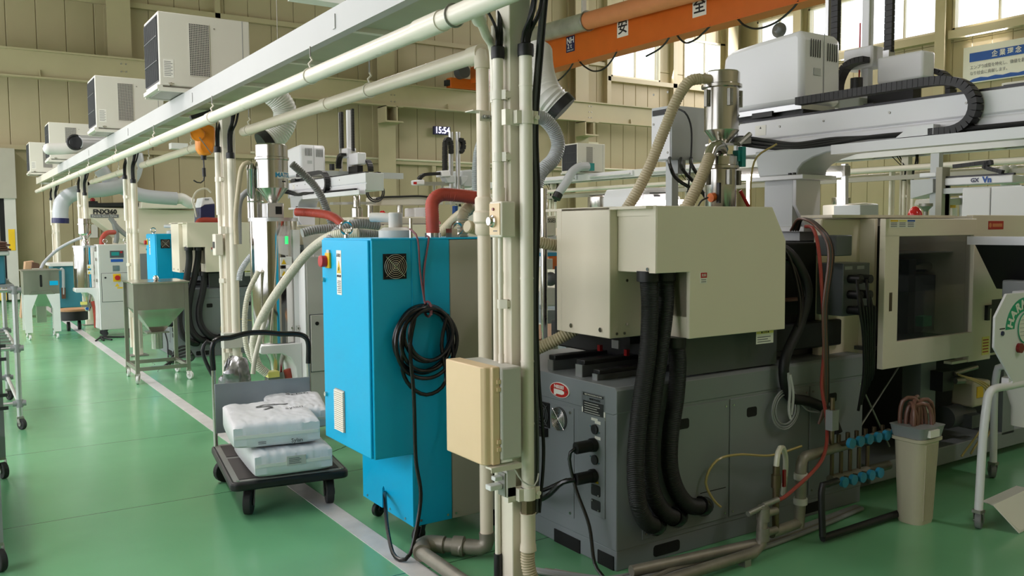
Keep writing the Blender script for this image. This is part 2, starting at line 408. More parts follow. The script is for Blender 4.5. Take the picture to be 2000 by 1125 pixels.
def wall_panels(parent, kind, u0, u1, step, rows, wins, keep=lambda u, z: True):
    br = [u0]
    edges = sorted([u0, u1]+[e for w in wins for e in w[:2] if u0 < e < u1])
    for a, b in zip(edges, edges[1:]):
        n = max(1, round((b-a)/step))
        for k in range(n):
            a0, a1 = a+(b-a)*k/n, a+(b-a)*(k+1)/n
            win = [w for w in wins if w[0]-.01 < a0 and a1 < w[1]+.01]
            for z0, z1 in rows:
                segs = [(z0, z1)]
                if win:
                    wz0, wz1 = win[0][2:]
                    segs = [(z0, min(z1, wz0)), (max(z0, wz1), z1)]
                for s0, s1 in segs:
                    if s1-s0 > .05 and keep((a0+a1)/2, (s0+s1)/2): panel(parent, kind, a0, s0, a1-a0, s1-s0)
ROWS = ((.3, 3.3), (3.3, 6.65), (6.65, WZ))
def wall_slab(name, kind, u0, u1, at, wins, label, m='wall_steel'):
    """solid backing of a wall with its window openings left free"""
    b = MB(); edges = sorted({u0, u1, *[e for w in wins for e in w[:2]]})
    def add(a0, a1, z0, z1):
        if kind == 'y': b.box((a0, at, z0), (a1, at+.2, z1))
        else: b.box((at, a0, z0), (at+.2, a1, z1))
    for a, c in zip(edges, edges[1:]):
        w = [w for w in wins if w[0]-.01 < a and c < w[1]+.01]
        if w: add(a, c, 0, w[0][2]); add(a, c, w[0][3], WZ)
        else: add(a, c, 0, WZ)
    return struct(name, b, m, label, 'wall')
wb = wall_slab('wall_back', 'y', WX0, WX1, WY1+.05, BACK_WIN, 'beige panelled far wall behind the machine rows')
wall_panels(wb, 'y', .2, WX1, .575, ROWS, BACK_WIN)
wr = wall_slab('wall_right', 'x', WY0, WY1+.2, WX1+.05, RIGHT_WIN, 'beige panelled side wall with the long row of windows')
wall_panels(wr, 'x', 8.6, WY1, .575, ROWS, RIGHT_WIN)
LEFT_WIN = tuple((y-1.9, y+1.9, .6, 5.0) for y in LEFT_Y)
wl = wall_slab('wall_left', 'x', WY0, WY1+.2, WX0-.2, LEFT_WIN, 'beige wall with large windows on the aisle side', 'wall')
wf = wall_slab('wall_front', 'y', WX0, WX1, WY0-.2, (), 'plain wall behind the viewer', 'wall')
# windows
WN = [0]
def window(kind, w, at, n, label):
    WN[0] += 1
    o = struct(f'window_{WN[0]}', None, None, label, 'window')
    u0, u1, z0, z1 = w
    def bx(a0, a1, b0, b1, d0, d1, nm, m):
        q = MB()
        if kind == 'y': q.box((a0, at+d0, b0), (a1, at+d1, b1))
        else: q.box((at+d0, a0, b0), (at+d1, a1, b1))
        return part(nm, q, m, o)
    for a, b_, c, d in ((u0, u1, z0, z0+.06), (u0, u1, z1-.06, z1), (u0, u0+.06, z0, z1), (u1-.06, u1, z0, z1)): bx(a, b_, c, d, -.03, .12, 'window_frame', 'frame_pale')
    for k in range(n):
        a0, a1 = u0+.06+(u1-u0-.12)*k/n, u0+.06+(u1-u0-.12)*(k+1)/n
        bx(a0, a1, z0+.06, z1-.06, .05, .056, 'pane', 'glass_pane')
        if k: bx(a0-.025, a0+.025, z0+.06, z1-.06, 0, .08, 'mullion', 'frame_pale')
window('y', BACK_WIN[0], WY1, 2, 'bright window beneath the orange crane girder')
window('y', BACK_WIN[1], WY1, 2, 'bright window left of the large white robot cover')
window('x', RIGHT_WIN[3], WX1, 2, 'narrow bright window in the wall corner above the robot cover')
window('x', RIGHT_WIN[0], WX1, 4, 'wide bright window behind the robot arms')
window('x', RIGHT_WIN[1], WX1, 4, 'wide bright window above the blue and white wall sign')
window('x', RIGHT_WIN[2], WX1, 4, 'wide window farther along the side wall')
for k, w in enumerate(LEFT_WIN): window('x', w, WX0-.1, 3, 'large aisle-side window, %s from the viewer' % ORD[k])
# steel frame of the hall
def ibeam_x(x0, x1, yc, z0, z1, fl=.2, tw=.03, tf=.035):
    return MB().prism([(yc-fl/2, z0), (yc+fl/2, z0), (yc+fl/2, z0+tf), (yc+tw/2, z0+tf), (yc+tw/2, z1-tf), (yc+fl/2, z1-tf), (yc+fl/2, z1), (yc-fl/2, z1), (yc-fl/2, z1-tf), (yc-tw/2, z1-tf), (yc-tw/2, z0+tf), (yc-fl/2, z0+tf)], 'x', x0, x1)
tn = [1]
def trim(mb, m, label, cat='beam', bev=0):
    tn[0] += 1
    return struct(f'trim_{tn[0]}', mb, m, label, cat, bev)
run = trim(ibeam_x(.2, WX1, 21.05, 4.72, 5.32), 'wall_steel', 'deep beige crane runway beam along the far wall')
for x in [1.9+3.28*k for k in range(7)]:
    part('stiffener', MB().prism([(20.96, 4.755), (21.035, 4.755), (21.035, 4.9), (21.0, 4.9)], 'x', x-.01, x+.01), 'wall_steel', run)
for x in (3.55, 10.1, 16.7):
    q = MB()
    for z in (4.85, 5.02, 5.19):
        for dx in (-.05, .05): q.cyl((x+dx, 21.02, z), (x+dx, 21.05, z), .018, n=8)
    part('splice_bolts', q, 'zinc', run, kind='stuff')
for i, x in enumerate((3.3, 9.85, 16.45, 23.1)):
    q = MB().box((x, 21.42, 0), (x+.5, 21.45, WZ)).box((x, 21.77, 0), (x+.5, 21.8, WZ)).box((x+.23, 21.45, 0), (x+.27, 21.77, WZ))
    c = trim(q, 'wall_steel', ('beige wall column by the clock', 'beige wall column behind the upper left cooler', 'beige wall column under the orange crane girder', 'beige column in the corner of the hall')[(1, 0, 2, 3)[i]], 'column')
    if i < 3:
        part('bracket', MB().box((x-.02, 20.93, 4.3), (x+.5, 21.42, 4.34)).box((x-.02, 20.93, 4.34), (x+.02, 21.42, 4.72)).box((x+.3, 20.93, 4.34), (x+.34, 21.42, 4.72)).box((x-.02, 20.93, 4.7), (x+.5, 21.42, 4.72)), 'wall_steel', c)
for z, h, lab in ((3.27, .1, 'horizontal wall rail low on the far wall'), (6.6, .12, 'horizontal wall rail high on the far wall')):
    trim(MB().box((.2, 21.68, z), (17.9 if z > 5 else WX1, 21.8, z+h)), 'wall_steel', lab, 'rail')
trim(MB().box((17.9, 21.62, 6.16), (WX1, 21.8, 6.3)), 'wall_steel', 'sill rail under the two far windows', 'rail')
trim(MB().box((20.72, 21.62, 5.4), (20.9, 21.8, WZ)), 'wall_steel', 'slim upright between the two far windows', 'column')
trim(MB().box((17.86, 21.62, 5.4), (18.02, 21.8, WZ)), 'wall_steel', 'slim upright beside the window under the crane', 'column')
for x in (5.75,): trim(MB().box((x, 21.68, 5.4), (x+.12, 21.8, WZ)), 'wall_steel', 'slim upright right of the nearest spot cooler', 'column')
trim(MB().box((1.2, 21.7, 0), (1.32, 21.8, 3.3)).box((11.6, 21.7, 0), (11.72, 21.8, 3.3)), 'wall_steel', 'low wall studs', 'column')
for y, lab in ((14.0, 'beige column on the window wall by the sign'), (18.92, 'beige column on the window wall behind the robot cover')):
    trim(MB().box((23.75, y, 0), (23.78, y+.3, WZ)).box((23.78, y+.13, 0), (24.1, y+.17, WZ)).box((24.07, y, 0), (24.1, y+.3, WZ)), 'wall_steel', lab, 'column')
trim(MB().box((23.86, 8, 6.72), (24.1, 13.97, 6.94)), 'wall_steel', 'deep sill beam under the window above the sign')
trim(MB().box((23.86, 14.32, 6.72), (24.1, 18.9, 6.94)), 'wall_steel', 'deep sill beam under the window behind the robot')
struct('baseboard_back', MB().box((-4.4, 21.77, 0), (WX1, 21.8, .3)), 'baseboard', 'green painted skirting along the far wall', 'baseboard')
# conduit run along the far wall
solo('wall_conduit', MB().tube([(6.5, 21.66, 3.42), (9.8, 21.66, 3.4), (13, 21.66, 3.38), (24, 21.66, 3.36)], .03, 8, smooth=False), 'frame_pale', 'thin cable conduit along the far wall rail', 'conduit')
q = MB()
for x in (11.6, 17.0, 19.0): q.ring((x, 21.6, 3.55), .22, .008, n=16, k=6, arc=(0.2, 2.4))
# wall switch plates
solo('wall_box', MB().box((17.15, 21.68, 3.9), (17.55, 21.8, 4.2)), 'frame_pale', 'small white box on the far wall behind the grey hose', 'wall box')
solo('wall_notice', MB().box((2.72, 21.775, 1.35), (3.0, 21.795, 1.65)), 'sticker_white', 'small white and blue notice on the far wall beside the last post', 'notice')
# roller door edge at far left
dr = struct('door_1', None, None, 'grey cabinet door standing at the far end of the aisle', 'door')
part('door_frame', MB().box((.7, 21.2, 2.2), (1.38, 21.8, 3.25)), 'grey_side', dr)
part('door_leaf', MB().box((.3, 21.35, .05), (1.06, 21.45, 2.2)), 'grey_side', dr, bev=.01)
part('door_post', MB().box((1.15, 21.25, .05), (1.36, 21.55, 2.2)), 'grey_plastic', dr)
part('door_gap', MB().box((1.06, 21.3, .05), (1.15, 21.5, 2.2)), 'dark_void', dr)
part('warning_sticker', MB().box((1.2, 21.24, 1.1), (1.32, 21.25, 1.55)), 'yellow', dr)
# ================================================================== SERVICE RACK ABOVE THE AISLE EDGE
RX0, RX1, RZ0, RZ1 = 1.64, 2.04, 2.44, 2.575
for k, (x, y, z) in enumerate(LAMPS):
    t_ = thing('ceiling_lamp', 'long fluorescent ceiling lamp, %s of those above the hall (last one an added fill)' % ORD[k], 'lamp', (x, y, z), 'fluorescent lamps of the hall')
    part('housing', MB().prism([(x-.16, z-.02), (x+.16, z-.02), (x+.08, z+.06), (x-.08, z+.06)], 'y', y-1.25, y+1.25), 'white_paint', t_)
    for dy in (-1, 1): part('suspension_rod', MB().cyl((x, y+dy, z+.06), (x, y+dy, WZ), .008, n=6), 'zinc', t_)
dk = thing('cable_deck', 'long white overhead service deck carried by the row of posts', 'service deck', (1.84, 11, 2.44))
def channel(x, y0, y1, open_dir, z0=RZ0, z1=RZ1, t=.012, fl=.05):
    s = open_dir
    return MB().prism([(x, z0), (x+s*fl, z0), (x+s*fl, z0+t), (x+s*t, z0+t), (x+s*t, z1-t), (x+s*fl, z1-t), (x+s*fl, z1), (x, z1)], 'y', y0, y1)
part('side_channel', channel(RX0, 1.2, 16.0, 1), 'beam_white', dk, label='white steel side channel facing the aisle')
part('side_channel', channel(RX0, 16.0, 19.75, 1, RZ0, RZ1-.02), 'cream_paint', dk)
part('side_channel', channel(RX1, 1.2, 19.75, -1), 'white_paint', dk)
part('end_plate', MB().box((RX0, 19.75, RZ0), (RX1, 19.765, RZ1)), 'white_paint', dk)
y = 1.2; k = 0
while y < 19.6:
    y1 = min(y+.92, 19.74)
    part('deck_panel', MB().box((RX0+.014, y+.006, RZ0+.03), (RX1-.014, y1-.006, RZ0+.042)), 'deck_under', dk)
    part('cross_rib', MB().box((RX0+.014, y-.02, RZ0+.006), (RX1-.014, y+.02, RZ0+.03)), 'cream_paint', dk)
    y += .92
for yy in (4.05, 6.9, 9.6, 12.4):
    part('joint_plate', MB().box((RX0-.006, yy-.015, RZ0+.03), (RX0, yy+.015, RZ0+.1)), 'beam_white', dk)
for yy in [2.4+.62*i for i in range(26)]:
    part('bolt_head', MB().cyl((RX0+.03, yy, RZ1-.002), (RX0+.03, yy, RZ1+.01), .012, n=6), 'zinc', dk)
# pipes
def hpipe(name, x, z, y0, y1, r, m, label, sockets, cap=True):
    o = thing(name, label, 'pipe', (x, (y0+y1)/2, z))
    part('pipe_run', MB().cyl((x, y0, z), (x, y1, z), r, n=24), m, o)
    for s, l in sockets: part('socket', MB().cyl((x, s, z), (x, s+l, z), r*1.13, n=24), m, o)
    return o
p1 = hpipe('water_pipe', 1.63, 2.29, 1.0, 19.6, .037, 'pvc', 'long pale pipe hanging under the deck on the aisle side', ((2.95, .2), (6.3, .1), (10.3, .1), (14.4, .1)))
part('tee_branch', MB().tube([(1.63, 2.72, 2.285), (1.72, 2.81, 2.255), (1.8, 2.91, 2.245), (1.855, 2.955, 2.22), (1.868, 2.963, 2.15), (1.868, 2.963, 2.0)], .018, 14), 'pvc', p1)
part('tee_socket', MB().cyl((1.64, 2.73, 2.282), (1.69, 2.78, 2.265), .028, n=16), 'pvc', p1)
part('pipe_clip', MB().ring((1.63, 2.86, 2.29), .042, .004, 'y', n=20, k=6), 'zinc', p1)
p2 = hpipe('return_pipe', 2.02, 2.268, 3.32, 6.9, .036, 'pvc_ivory', 'pale return pipe between the first and second posts', ((3.3, .1), (5.1, .1)))
p2b = hpipe('return_pipe', 2.02, 2.268, 7.4, 11.0, .036, 'pvc_ivory', 'pale return pipe between the second and third posts', ((7.4, .1),))
p2c = hpipe('return_pipe', 2.02, 2.268, 11.5, 15.1, .036, 'pvc_ivory', 'pale return pipe between the third and fourth posts', ((11.5, .1),))
p2d = hpipe('return_pipe', 2.02, 2.268, 15.6, 19.2, .036, 'pvc_ivory', 'pale return pipe between the fourth and fifth posts', ((15.6, .1),))
for o in (p2, p2b, p2c, p2d): o['group'] = 'return pipe lengths between posts'
# drop of the return pipe beside the near post
dp = thing('drop_pipe', 'ivory drop pipe with couplings beside the near post', 'pipe', (2.02, 3.3, 0))
part('pipe_run', MB().cyl((2.02, 3.3, .07), (2.02, 3.3, 2.22), .03, n=20), 'pvc_ivory', dp)
part('elbow', MB().tube([(2.02, 3.36, 2.268), (2.02, 3.325, 2.268), (2.02, 3.302, 2.25), (2.02, 3.3, 2.2)], .038, 16), 'pvc_ivory', dp)
part('coupling', MB().lathe((2.02, 3.3, 1.47), [(.034, 0), (.04, .01), (.04, .05), (.048, .06), (.048, .1), (.04, .11), (.04, .16), (.034, .17)], 24), 'pvc_ivory', dp)
part('floor_elbow', MB().tube([(2.02, 3.3, .12), (2.02, 3.3, .075), (2.0, 3.31, .05), (1.95, 3.36, .05)], .036, 14), 'zinc_dark', dp)
gp = thing('floor_pipe', 'grey steel pipe elbowing across the floor at the near post foot', 'pipe', (1.9, 3.3, 0))
part('pipe_run', MB().tube([(1.95, 3.36, .05), (1.88, 3.43, .05)], .033, 14, smooth=False), 'zinc_dark', gp)
part('tee_fitting', MB().cyl((1.94, 3.37, .05), (1.905, 3.405, .05), .045, n=16).cyl((1.92, 3.39, .05), (1.935, 3.36, .045), .04, n=14), 'zinc_dark', gp)
part('elbow', MB().tube([(1.875, 3.435, .05), (1.82, 3.49, .05), (1.775, 3.47, .05), (1.74, 3.4, .05)], .04, 14), 'zinc_dark', gp)
part('pipe_run', MB().cyl((1.745, 3.42, .05), (1.72, 2.2, .05), .03, n=16), 'zinc_dark', gp)
part('pipe_run', MB().cyl((1.875, 3.435, .05), (1.8, 3.48, .05), .03, n=16), 'zinc_dark', gp)
# hangers
def hanger(x, y, ztop, zpipe, r, label, grp):
    h = thing('pipe_hanger', label, 'hanger', (x, y, zpipe), grp)
    part('rod', MB().cyl((x, y, zpipe+r+.06), (x, y, ztop), .004, n=6), 'zinc', h)
    part('hook', MB().tube([(x, y, zpipe+r+.06), (x+.012, y-.008, zpipe+r+.05), (x, y, zpipe+r+.035), (x-.01, y+.006, zpipe+r+.02), (x, y, zpipe+r+.004)], .006, 6), 'cream_paint', h)
    part('band', MB().ring((x, y, zpipe), r+.003, .004, 'y', n=20, k=6), 'pvc', h)
for i, yy in enumerate((4.36, 6.3, 8.3, 10.3, 12.4, 14.4, 16.6, 18.6)):
    hanger(1.63, yy, RZ0, 2.29, .037, 'small hook hanger on the aisle-side pipe, %s from the viewer' % ORD[i], 'hangers of the aisle-side pipe')
for i, yy in enumerate((4.5, 6.75, 8.6, 10.6, 12.6, 14.7, 17)):
    hanger(2.02, yy, RZ0, 2.268, .036, 'small hook hanger on the return pipe, %s from the viewer' % ORD[i], 'hangers of the return pipe')

# ---- posts
def conduit(parent, x, y, z0, z1, r, m='pvc', cap=True, rings=()):
    c = part('conduit', MB().cyl((x, y, z0), (x, y, z1), r, n=20), m, parent)
    if cap: part('end_cap', MB().lathe((x, y, z1-.03), [(r*1.2, 0), (r*1.25, .02), (r*1.2, .045), (r*.8, .05)], 20), 'black', c)
    for z in rings: part('socket', MB().cyl((x, y, z), (x, y, z+.05), r*1.12, n=20), m, c)
    return c
def strap(parent, x, y, z, r, dx, dy):
    part('clamp', MB().cyl((x, y, z-.018), (x, y, z+.018), r+.004, n=20).bar((x, y, z), (x+dx, y+dy, z), .03, .036).cyl((x+dx, y+dy, z), (x+dx*1.02, y+dy*1.3, z), .014, n=10), 'pvc', parent)
POSTL = ('cream steel post nearest the viewer with conduits strapped to it', 'cream steel post rising behind the hand trolley', 'cream steel post rising behind the square steel hopper', 'cream steel post beside the far white dryer', 'cream steel post at the far end of the deck')
PY = [2.87+4.12*k for k in range(5)]
def make_post(y, full):
    p = thing('support_post', POSTL[0], 'post', (1.93, y+.05, 0), 'posts of the service deck')
    X0, X1 = 1.88, 1.98
    part('column', MB().box((X0, y, .012), (X1, y+.1, RZ0)), 'post_paint', p, bev=.004)
    part('base_plate', MB().box((X0-.05, y-.05, 0), (X1+.05, y+.15, .012)), 'zinc', p)
    # conduit on the aisle face
    xa, ya = 1.848, y+.035
    if full:
        c = conduit(p, xa, ya, 1.66, 2.19, .0215)
        strap(p, xa, ya, 2.02, .0215, .022, -.03); strap(p, xa, ya, 1.78, .0215, .022, -.03)
        part('end_cap', MB().cyl((xa, ya, 1.6), (xa, ya, 1.66), .024, n=20), 'pvc', p)
        conduit(p, xa+.005, ya-.002, .62, 1.5, .0105, cap=False, rings=(.95, 1.28)); strap(p, xa+.005, ya-.002, 1.2, .0105, .02, -.02)
        conduit(p, xa+.02, ya+.058, .1, 2.3, .012, cap=False, rings=(1.95,))
    else:
        conduit(p, xa, ya, 1.62, 2.14, .0215); strap(p, xa, ya, 1.9, .0215, .022, -.03)
        conduit(p, xa+.005, ya, .2, 1.45, .012, cap=False, rings=(1.0,)); strap(p, xa, ya, 1.1, .012, .022, -.02)
        conduit(p, xa+.02, ya+.06, .1, 2.3, .016, cap=False)
    # conduit on the face towards the viewer
    xb, yb = 1.925, y-.045
    cb = conduit(p, xb, yb, .42 if full else .1, 2.195 if full else 2.09, .026, rings=())
    for z in ((2.05, 1.3, .97, .72) if full else (1.7, 1.1)): part('ring_joint', MB().cyl((xb, yb, z), (xb, yb, z+.006), .0275, n=20), 'pvc', p)
    for z in ((1.93, .44) if full else (1.5, .5)):
        part('bracket', MB().prism([(xb-.085, y-.03), (xb-.02, y-.03), (xb-.02, y-.022), (xb-.077, y-.022), (xb-.077, y-.002), (xb-.085, y-.002)], 'z', z-.03, z+.03), 'pvc', p)
        part('clamp', MB().cyl((xb, yb, z-.025), (xb, yb, z+.025), .031, n=20).box((xb-.05, yb-.012, z-.025), (xb-.02, yb+.012, z+.025)).box((xb+.025, yb-.02, z-.025), (xb+.045, yb-.005, z+.025)).cyl((xb+.035, yb-.03, z), (xb+.035, yb, z), .01, n=8), 'pvc', p)
    # cables leaving the conduit tops
    for k, (dx, r_) in enumerate(((0, .008), (.012, .007), (-.01, .006))):
        part('cable', MB().tube([(xa+dx, ya, 2.17 if full else 2.12), (xa+dx, ya-.01, 2.26), (xa+.04+dx, ya+.05+.03*k, 2.36), (xa+.06+dx*2, ya+.12+.05*k, 2.46)], r_, 8), 'black_hose', p)
    for k, (dx, r_) in enumerate(((0, .012), (.014, .009), (-.012, .008))):
        part('cable', MB().tube([(xb+dx, yb, 2.17 if full else 2.07), (xb+dx, yb-.005, 2.25), (xb+.02+dx*1.6, yb-.02-.02*k, 2.34), (xb+.045+dx*2, yb-.02, 2.46)], r_, 8), 'black_hose', p)
    if full:
        # cables running down the right of the post
        for k, (x, yy, r_, m_) in enumerate(((1.972, -.04, .011, 'grey_dark'), (1.99, -.02, .009, 'grey_dark'), (1.962, -.055, .004, 'grey_dark'), (1.985, -.045, .007, 'black_hose'))):
            part('cable', MB().tube([(x+.03, y+yy-.02, 2.42), (x+.012, y+yy-.01, 2.2), (x-.008, y+yy, 1.9), (x, y+yy, 1.6), (x-.012, y+yy, 1.2), (x-.004, y+yy, .9), (x-.012+.01*k, y+yy, .6), (x-.005, y+yy, .35)], r_, 8), m_, p)
        part('hose_union', MB().cyl((xb, yb, .36), (xb, yb, .42), .03, n=8), 'brass', p)
        part('hose_union', MB().lathe((xb, yb, .2), [(.02, 0), (.034, .005), (.032, .03), (.03, .035), (.03, .15), (.034, .16)], 20), 'pvc_ivory', p)
        part('drain_hose', MB().tube([(xb, yb, .24), (xb, yb, .14), (xb+.02, yb-.03, .07), (xb+.09, yb-.14, .04), (xb+.2, yb-.3, .035)], .03, 16, rib=.004, pitch=.011), 'hose_tan', p)
    return p
post0 = make_post(PY[0], True)
post1 = make_post(PY[1], False); post1['label'] = POSTL[1]
for k in (2, 3, 4): dup(post1, (1.93, PY[k]+.05, 0), POSTL[k])
# nozzle rail by the near post
na, nb_ = on(937, 217, 'y', 3.2), on(966, 238, 'y', 3.2); ns = on(924, 215, 'y', 3.2)
nr = thing('nozzle_bracket', 'small perforated bracket with three metal nozzles on the drop pipe', 'bracket', (na.x, 3.2, nb_.z))
part('shelf_plate', MB().box((ns.x, 3.2, na.z), (nb_.x, 3.268, na.z+.004)), 'cream_paint', nr)
part('plate', MB().box((na.x, 3.2, nb_.z), (nb_.x, 3.204, na.z)), 'cream_paint', nr)
part('arm', MB().box((2.0, 3.204, nb_.z+.02), (2.03, 3.272, nb_.z+.03)), 'cream_paint', nr)
for k in range(3):
    x = na.x+.014+k*.022; zc = (na.z+nb_.z)/2-.004
    part('nozzle', MB().cyl((x, 3.2, zc), (x, 3.17, zc), .006, n=8).cyl((x, 3.19, zc), (x, 3.183, zc), .0095, n=6), 'zinc', nr)
# dial switch box
sb = thing('switch_box', 'ivory switch box with a silver dial on the near post', 'switch box', (1.84, 2.86, 1.49))
part('box', MB().box((1.815, 2.835, 1.465), (1.88, 2.925, 1.605)), 'cream_paint', sb, bev=.006)
part('face_plate', MB().box((1.811, 2.843, 1.475), (1.815, 2.917, 1.597)), 'tan_box', sb)
part('dial', MB().lathe((1.811, 2.888, 1.528), [(.024, 0), (.024, -.008), (.018, -.012), (.016, -.024), (.004, -.024)], 20, 'x'), 'steel', sb)
part('lamp', MB().cyl((1.811, 2.886, 1.575), (1.806, 2.886, 1.575), .006, n=10), 'red_dark', sb)
part('print_line', MB().box((1.8104, 2.86, 1.488), (1.811, 2.89, 1.492)), 'ink_grey', sb)
# second switch box on the second post
sb2 = thing('switch_box', 'small ivory switch box on the second post', 'switch box', (1.84, 7.0, 1.4))
part('box', MB().box((1.8, 6.98, 1.3), (1.86, 7.07, 1.47)), 'cream_paint', sb2, bev=.006)
part('key_pad', MB().box((1.796, 7.0, 1.36), (1.8, 7.05, 1.41)), 'black', sb2)
# tan junction box
jb = thing('junction_box', 'large tan plastic junction box mounted low on the near post', 'junction box', (1.78, 2.95, .58))
part('cover', MB().prism([(1.71, 3.105), (1.71, 2.83), (1.722, 2.815), (1.745, 2.812), (1.745, 2.8), (1.78, 2.8), (1.78, 3.105)], 'z', .585, .968), 'tan_box', jb, bev=.005)
part('body', MB().box((1.78, 2.79, .6), (1.875, 3.1, .963)), 'grey_plastic', jb, bev=.008)
for z in (.91, .88, .675, .645): part('latch', MB().box((1.764, 2.794, z-.008), (1.78, 2.8, z+.008)), 'tan_box', jb)
# outlet box with adaptor
ob = thing('outlet_box', 'grey outlet box with white adaptor plugs on the near post', 'outlet box', (1.85, 2.86, .45))
part('box', MB().box((1.835, 2.84, .43), (1.88, 2.9, .54)), 'grey_plastic', ob, bev=.004)
part('face_plate', MB().box((1.828, 2.845, .435), (1.835, 2.895, .53)), 'zinc', ob)
part('adaptor', MB().box((1.77, 2.86, .463), (1.828, 2.9, .485)), 'white_paint', ob, bev=.004)
part('plug', MB().box((1.79, 2.858, .5), (1.828, 2.888, .518)), 'white_paint', ob, bev=.004)
solo('tie_wire', MB().tube([(1.825, 2.82, .56), (1.83, 2.8, .58), (1.85, 2.79, .54), (1.88, 2.79, .5), (1.93, 2.78, .48), (1.96, 2.8, .52)], .003, 6), 'grey_plastic', 'loose pale wire looped across the near post', 'wire')
solo('bracket_strip', MB().box((1.73, 2.79, .572), (1.87, 2.83, .58)).box((1.73, 2.787, .56), (1.87, 2.79, .58)), 'cream_paint', 'slotted steel strip under the tan junction box', 'bracket')
solo('conduit_boot', MB().cyl((1.868, 2.963, .0), (1.868, 2.963, .16), .018, n=14), 'black', 'black pipe boot on the floor beside the near post', 'pipe boot')
# ================================================================== COMMON SMALL PARTS
def pts(lst, ax, val): return [on(x, y, ax, val if not isinstance(val, (list, tuple)) else val[i]) for i, (x, y) in enumerate(lst)]
def caster(parent, x, y, zt, r=.05, ang=0, m='rubber', w=.03, plate=True, hub='zinc'):
    """swivel caster: wheel touches the floor of the thing (z=0 local), fork up to zt; thing-local coordinates"""
    ca, sa = math.cos(ang), math.sin(ang); off = r*.45
    wx, wy = x+off*ca, y+off*sa
    ax = V((-sa, ca, 0))
    c = part('caster', MB().cyl(V((wx, wy, r))-ax*(w/2), V((wx, wy, r))+ax*(w/2), r, n=18), m, parent, bev=.004, w=False)
    q = MB()
    for s in (-1, 1):
        p = V((wx, wy, r))+ax*(s*(w/2+.006)); t = V((x, y, zt-.012))+ax*(s*(w/2+.006))
        q.bar(p, t, .028, .004, up=ax)
    q.box((x-.022, y-.022, zt-.016), (x+.022, y+.022, zt))
    part('fork', q, hub, c, w=False)
    part('hub', MB().cyl(V((wx, wy, r))-ax*(w/2+.008), V((wx, wy, r))+ax*(w/2+.008), r*.35, n=10), hub, c, w=False)
    return c
def fan_grille(parent, c, s, face, rings=6, back='dark_void', wire='zinc', rnd=False):
    """square fan with round wire guard; face 'x' or 'y' turned to minus that axis; world coordinates"""
    def pt(u, v, d): return (c[0]+u, c[1]-d, c[2]+v) if face == 'y' else (c[0]-d, c[1]-u, c[2]+v)
    a, b = pt(-s/2, -s/2, -.004), pt(s/2, s/2, .004)
    f = part('fan_guard', MB().cyl(pt(0, 0, -.004), pt(0, 0, .004), s*.5, n=28) if rnd else MB().box(a, b), back, parent)
    q = MB()
    for k in range(rings):
        rr = s*.47*(k+1.2)/(rings+.2)
        n = 28; ring = [pt(rr*math.cos(2*math.pi*i/n), rr*math.sin(2*math.pi*i/n), .012) for i in range(n)]
        q.tube(ring, s*.015, 5, smooth=False, closed=True)
    for a_ in (45, 135): q.cyl(pt(-s*.56*math.cos(R(a_)), -s*.56*math.sin(R(a_)), .01), pt(s*.56*math.cos(R(a_)), s*.56*math.sin(R(a_)), .01), s*.018, n=6)
    part('wire', q, wire, f)
    h = MB().cyl(pt(0, 0, .002), pt(0, 0, .01), s*.2, n=18)
    part('hub', h, 'grey_dark', f)
    return f
def eyebolt(parent, x, y, z, r=.028, face='y'):
    return part('eye_bolt', MB().ring((x, y, z+r+.02), r, .007, face, n=18, k=8).cyl((x, y, z), (x, y, z+.016), .014, n=10), 'steel', parent)

# ================================================================== SPOT COOLERS ON THE DECK
def make_cooler(x, y, label):
    c = thing('spot_cooler', label, 'spot cooler', (x, y, RZ1), 'spot coolers on the service deck')
    W, D, Hh, z = .7, .53, .56, .045
    part('base_frame', MB().box((-.01, -.005, 0), (W, .02, .03)).box((-.01, D-.02, 0), (W, D+.005, .03)).box((-.02, -.005, .015), (.02, D+.005, .045)), 'cooler_white', c, w=False)
    part('base_tray', MB().box((.02, .02, .006), (W-.02, D-.02, .045)), 'zinc', c, w=False)
    part('casing', MB().box((0, 0, z), (W, D, z+Hh)), 'cooler_white', c, bev=.008, w=False)
    g = part('intake', MB().box((-.004, .025, z+.03), (0, D-.025, z+Hh-.025)), 'cooler_dark', c, w=False)
    for k in range(14): part('fin', MB().box((-.01, .03+k*.0355, z+.04), (-.003, .036+k*.0355, z+Hh-.035)), 'grey_dark', g, w=False)
    for k in (1, 2): part('fin', MB().box((-.012, .03, z+Hh*k/3), (-.003, D-.03, z+Hh*k/3+.006)), 'grey_dark', g, w=False)
    gx, gz = .225, z+.09
    gr = part('grille', MB().box((gx, -.002, gz), (gx+.155, 0.0, gz+.4)), 'cooler_dark', c, w=False)
    q = MB()
    for k in range(13): q.box((gx+k*.0126, -.007, gz), (gx+.0026+k*.0126, -.002, gz+.4))
    for k in range(30): q.box((gx, -.006, gz+k*.0138), (gx+.155, -.002, gz+.0026+k*.0138))
    part('mesh_wire', q, 'cooler_white', gr, w=False)
    st = part('rating_label', MB().box((.03, -.0015, z+.06), (.105, 0, z+.2)), 'sticker_white', c, w=False)
    for k in range(9): part('print_line', MB().box((.035, -.002, z+.075+k*.013), (.085+.012*((k*7) % 2), -.0015, z+.079+k*.013)), 'ink_grey', st, w=False)
    part('drain_tap', MB().cyl((.08, -.02, z+.01), (.08, .01, z+.01), .012, n=8).cyl((.06, -.02, z+.012), (.1, -.02, z+.012), .006, n=6), 'steel', c, w=False)
    part('screw', MB().cyl((.42, -.003, z+.47), (.42, 0, z+.47), .006, n=8), 'zinc', c, w=False)
    part('end_seam', MB().box((W-.06, -.001, z+.004), (W-.055, 0, z+Hh-.004)), 'grey_mid', c, w=False)
    return c
CY = (7.14, 10.4, 15.2, 18.75)
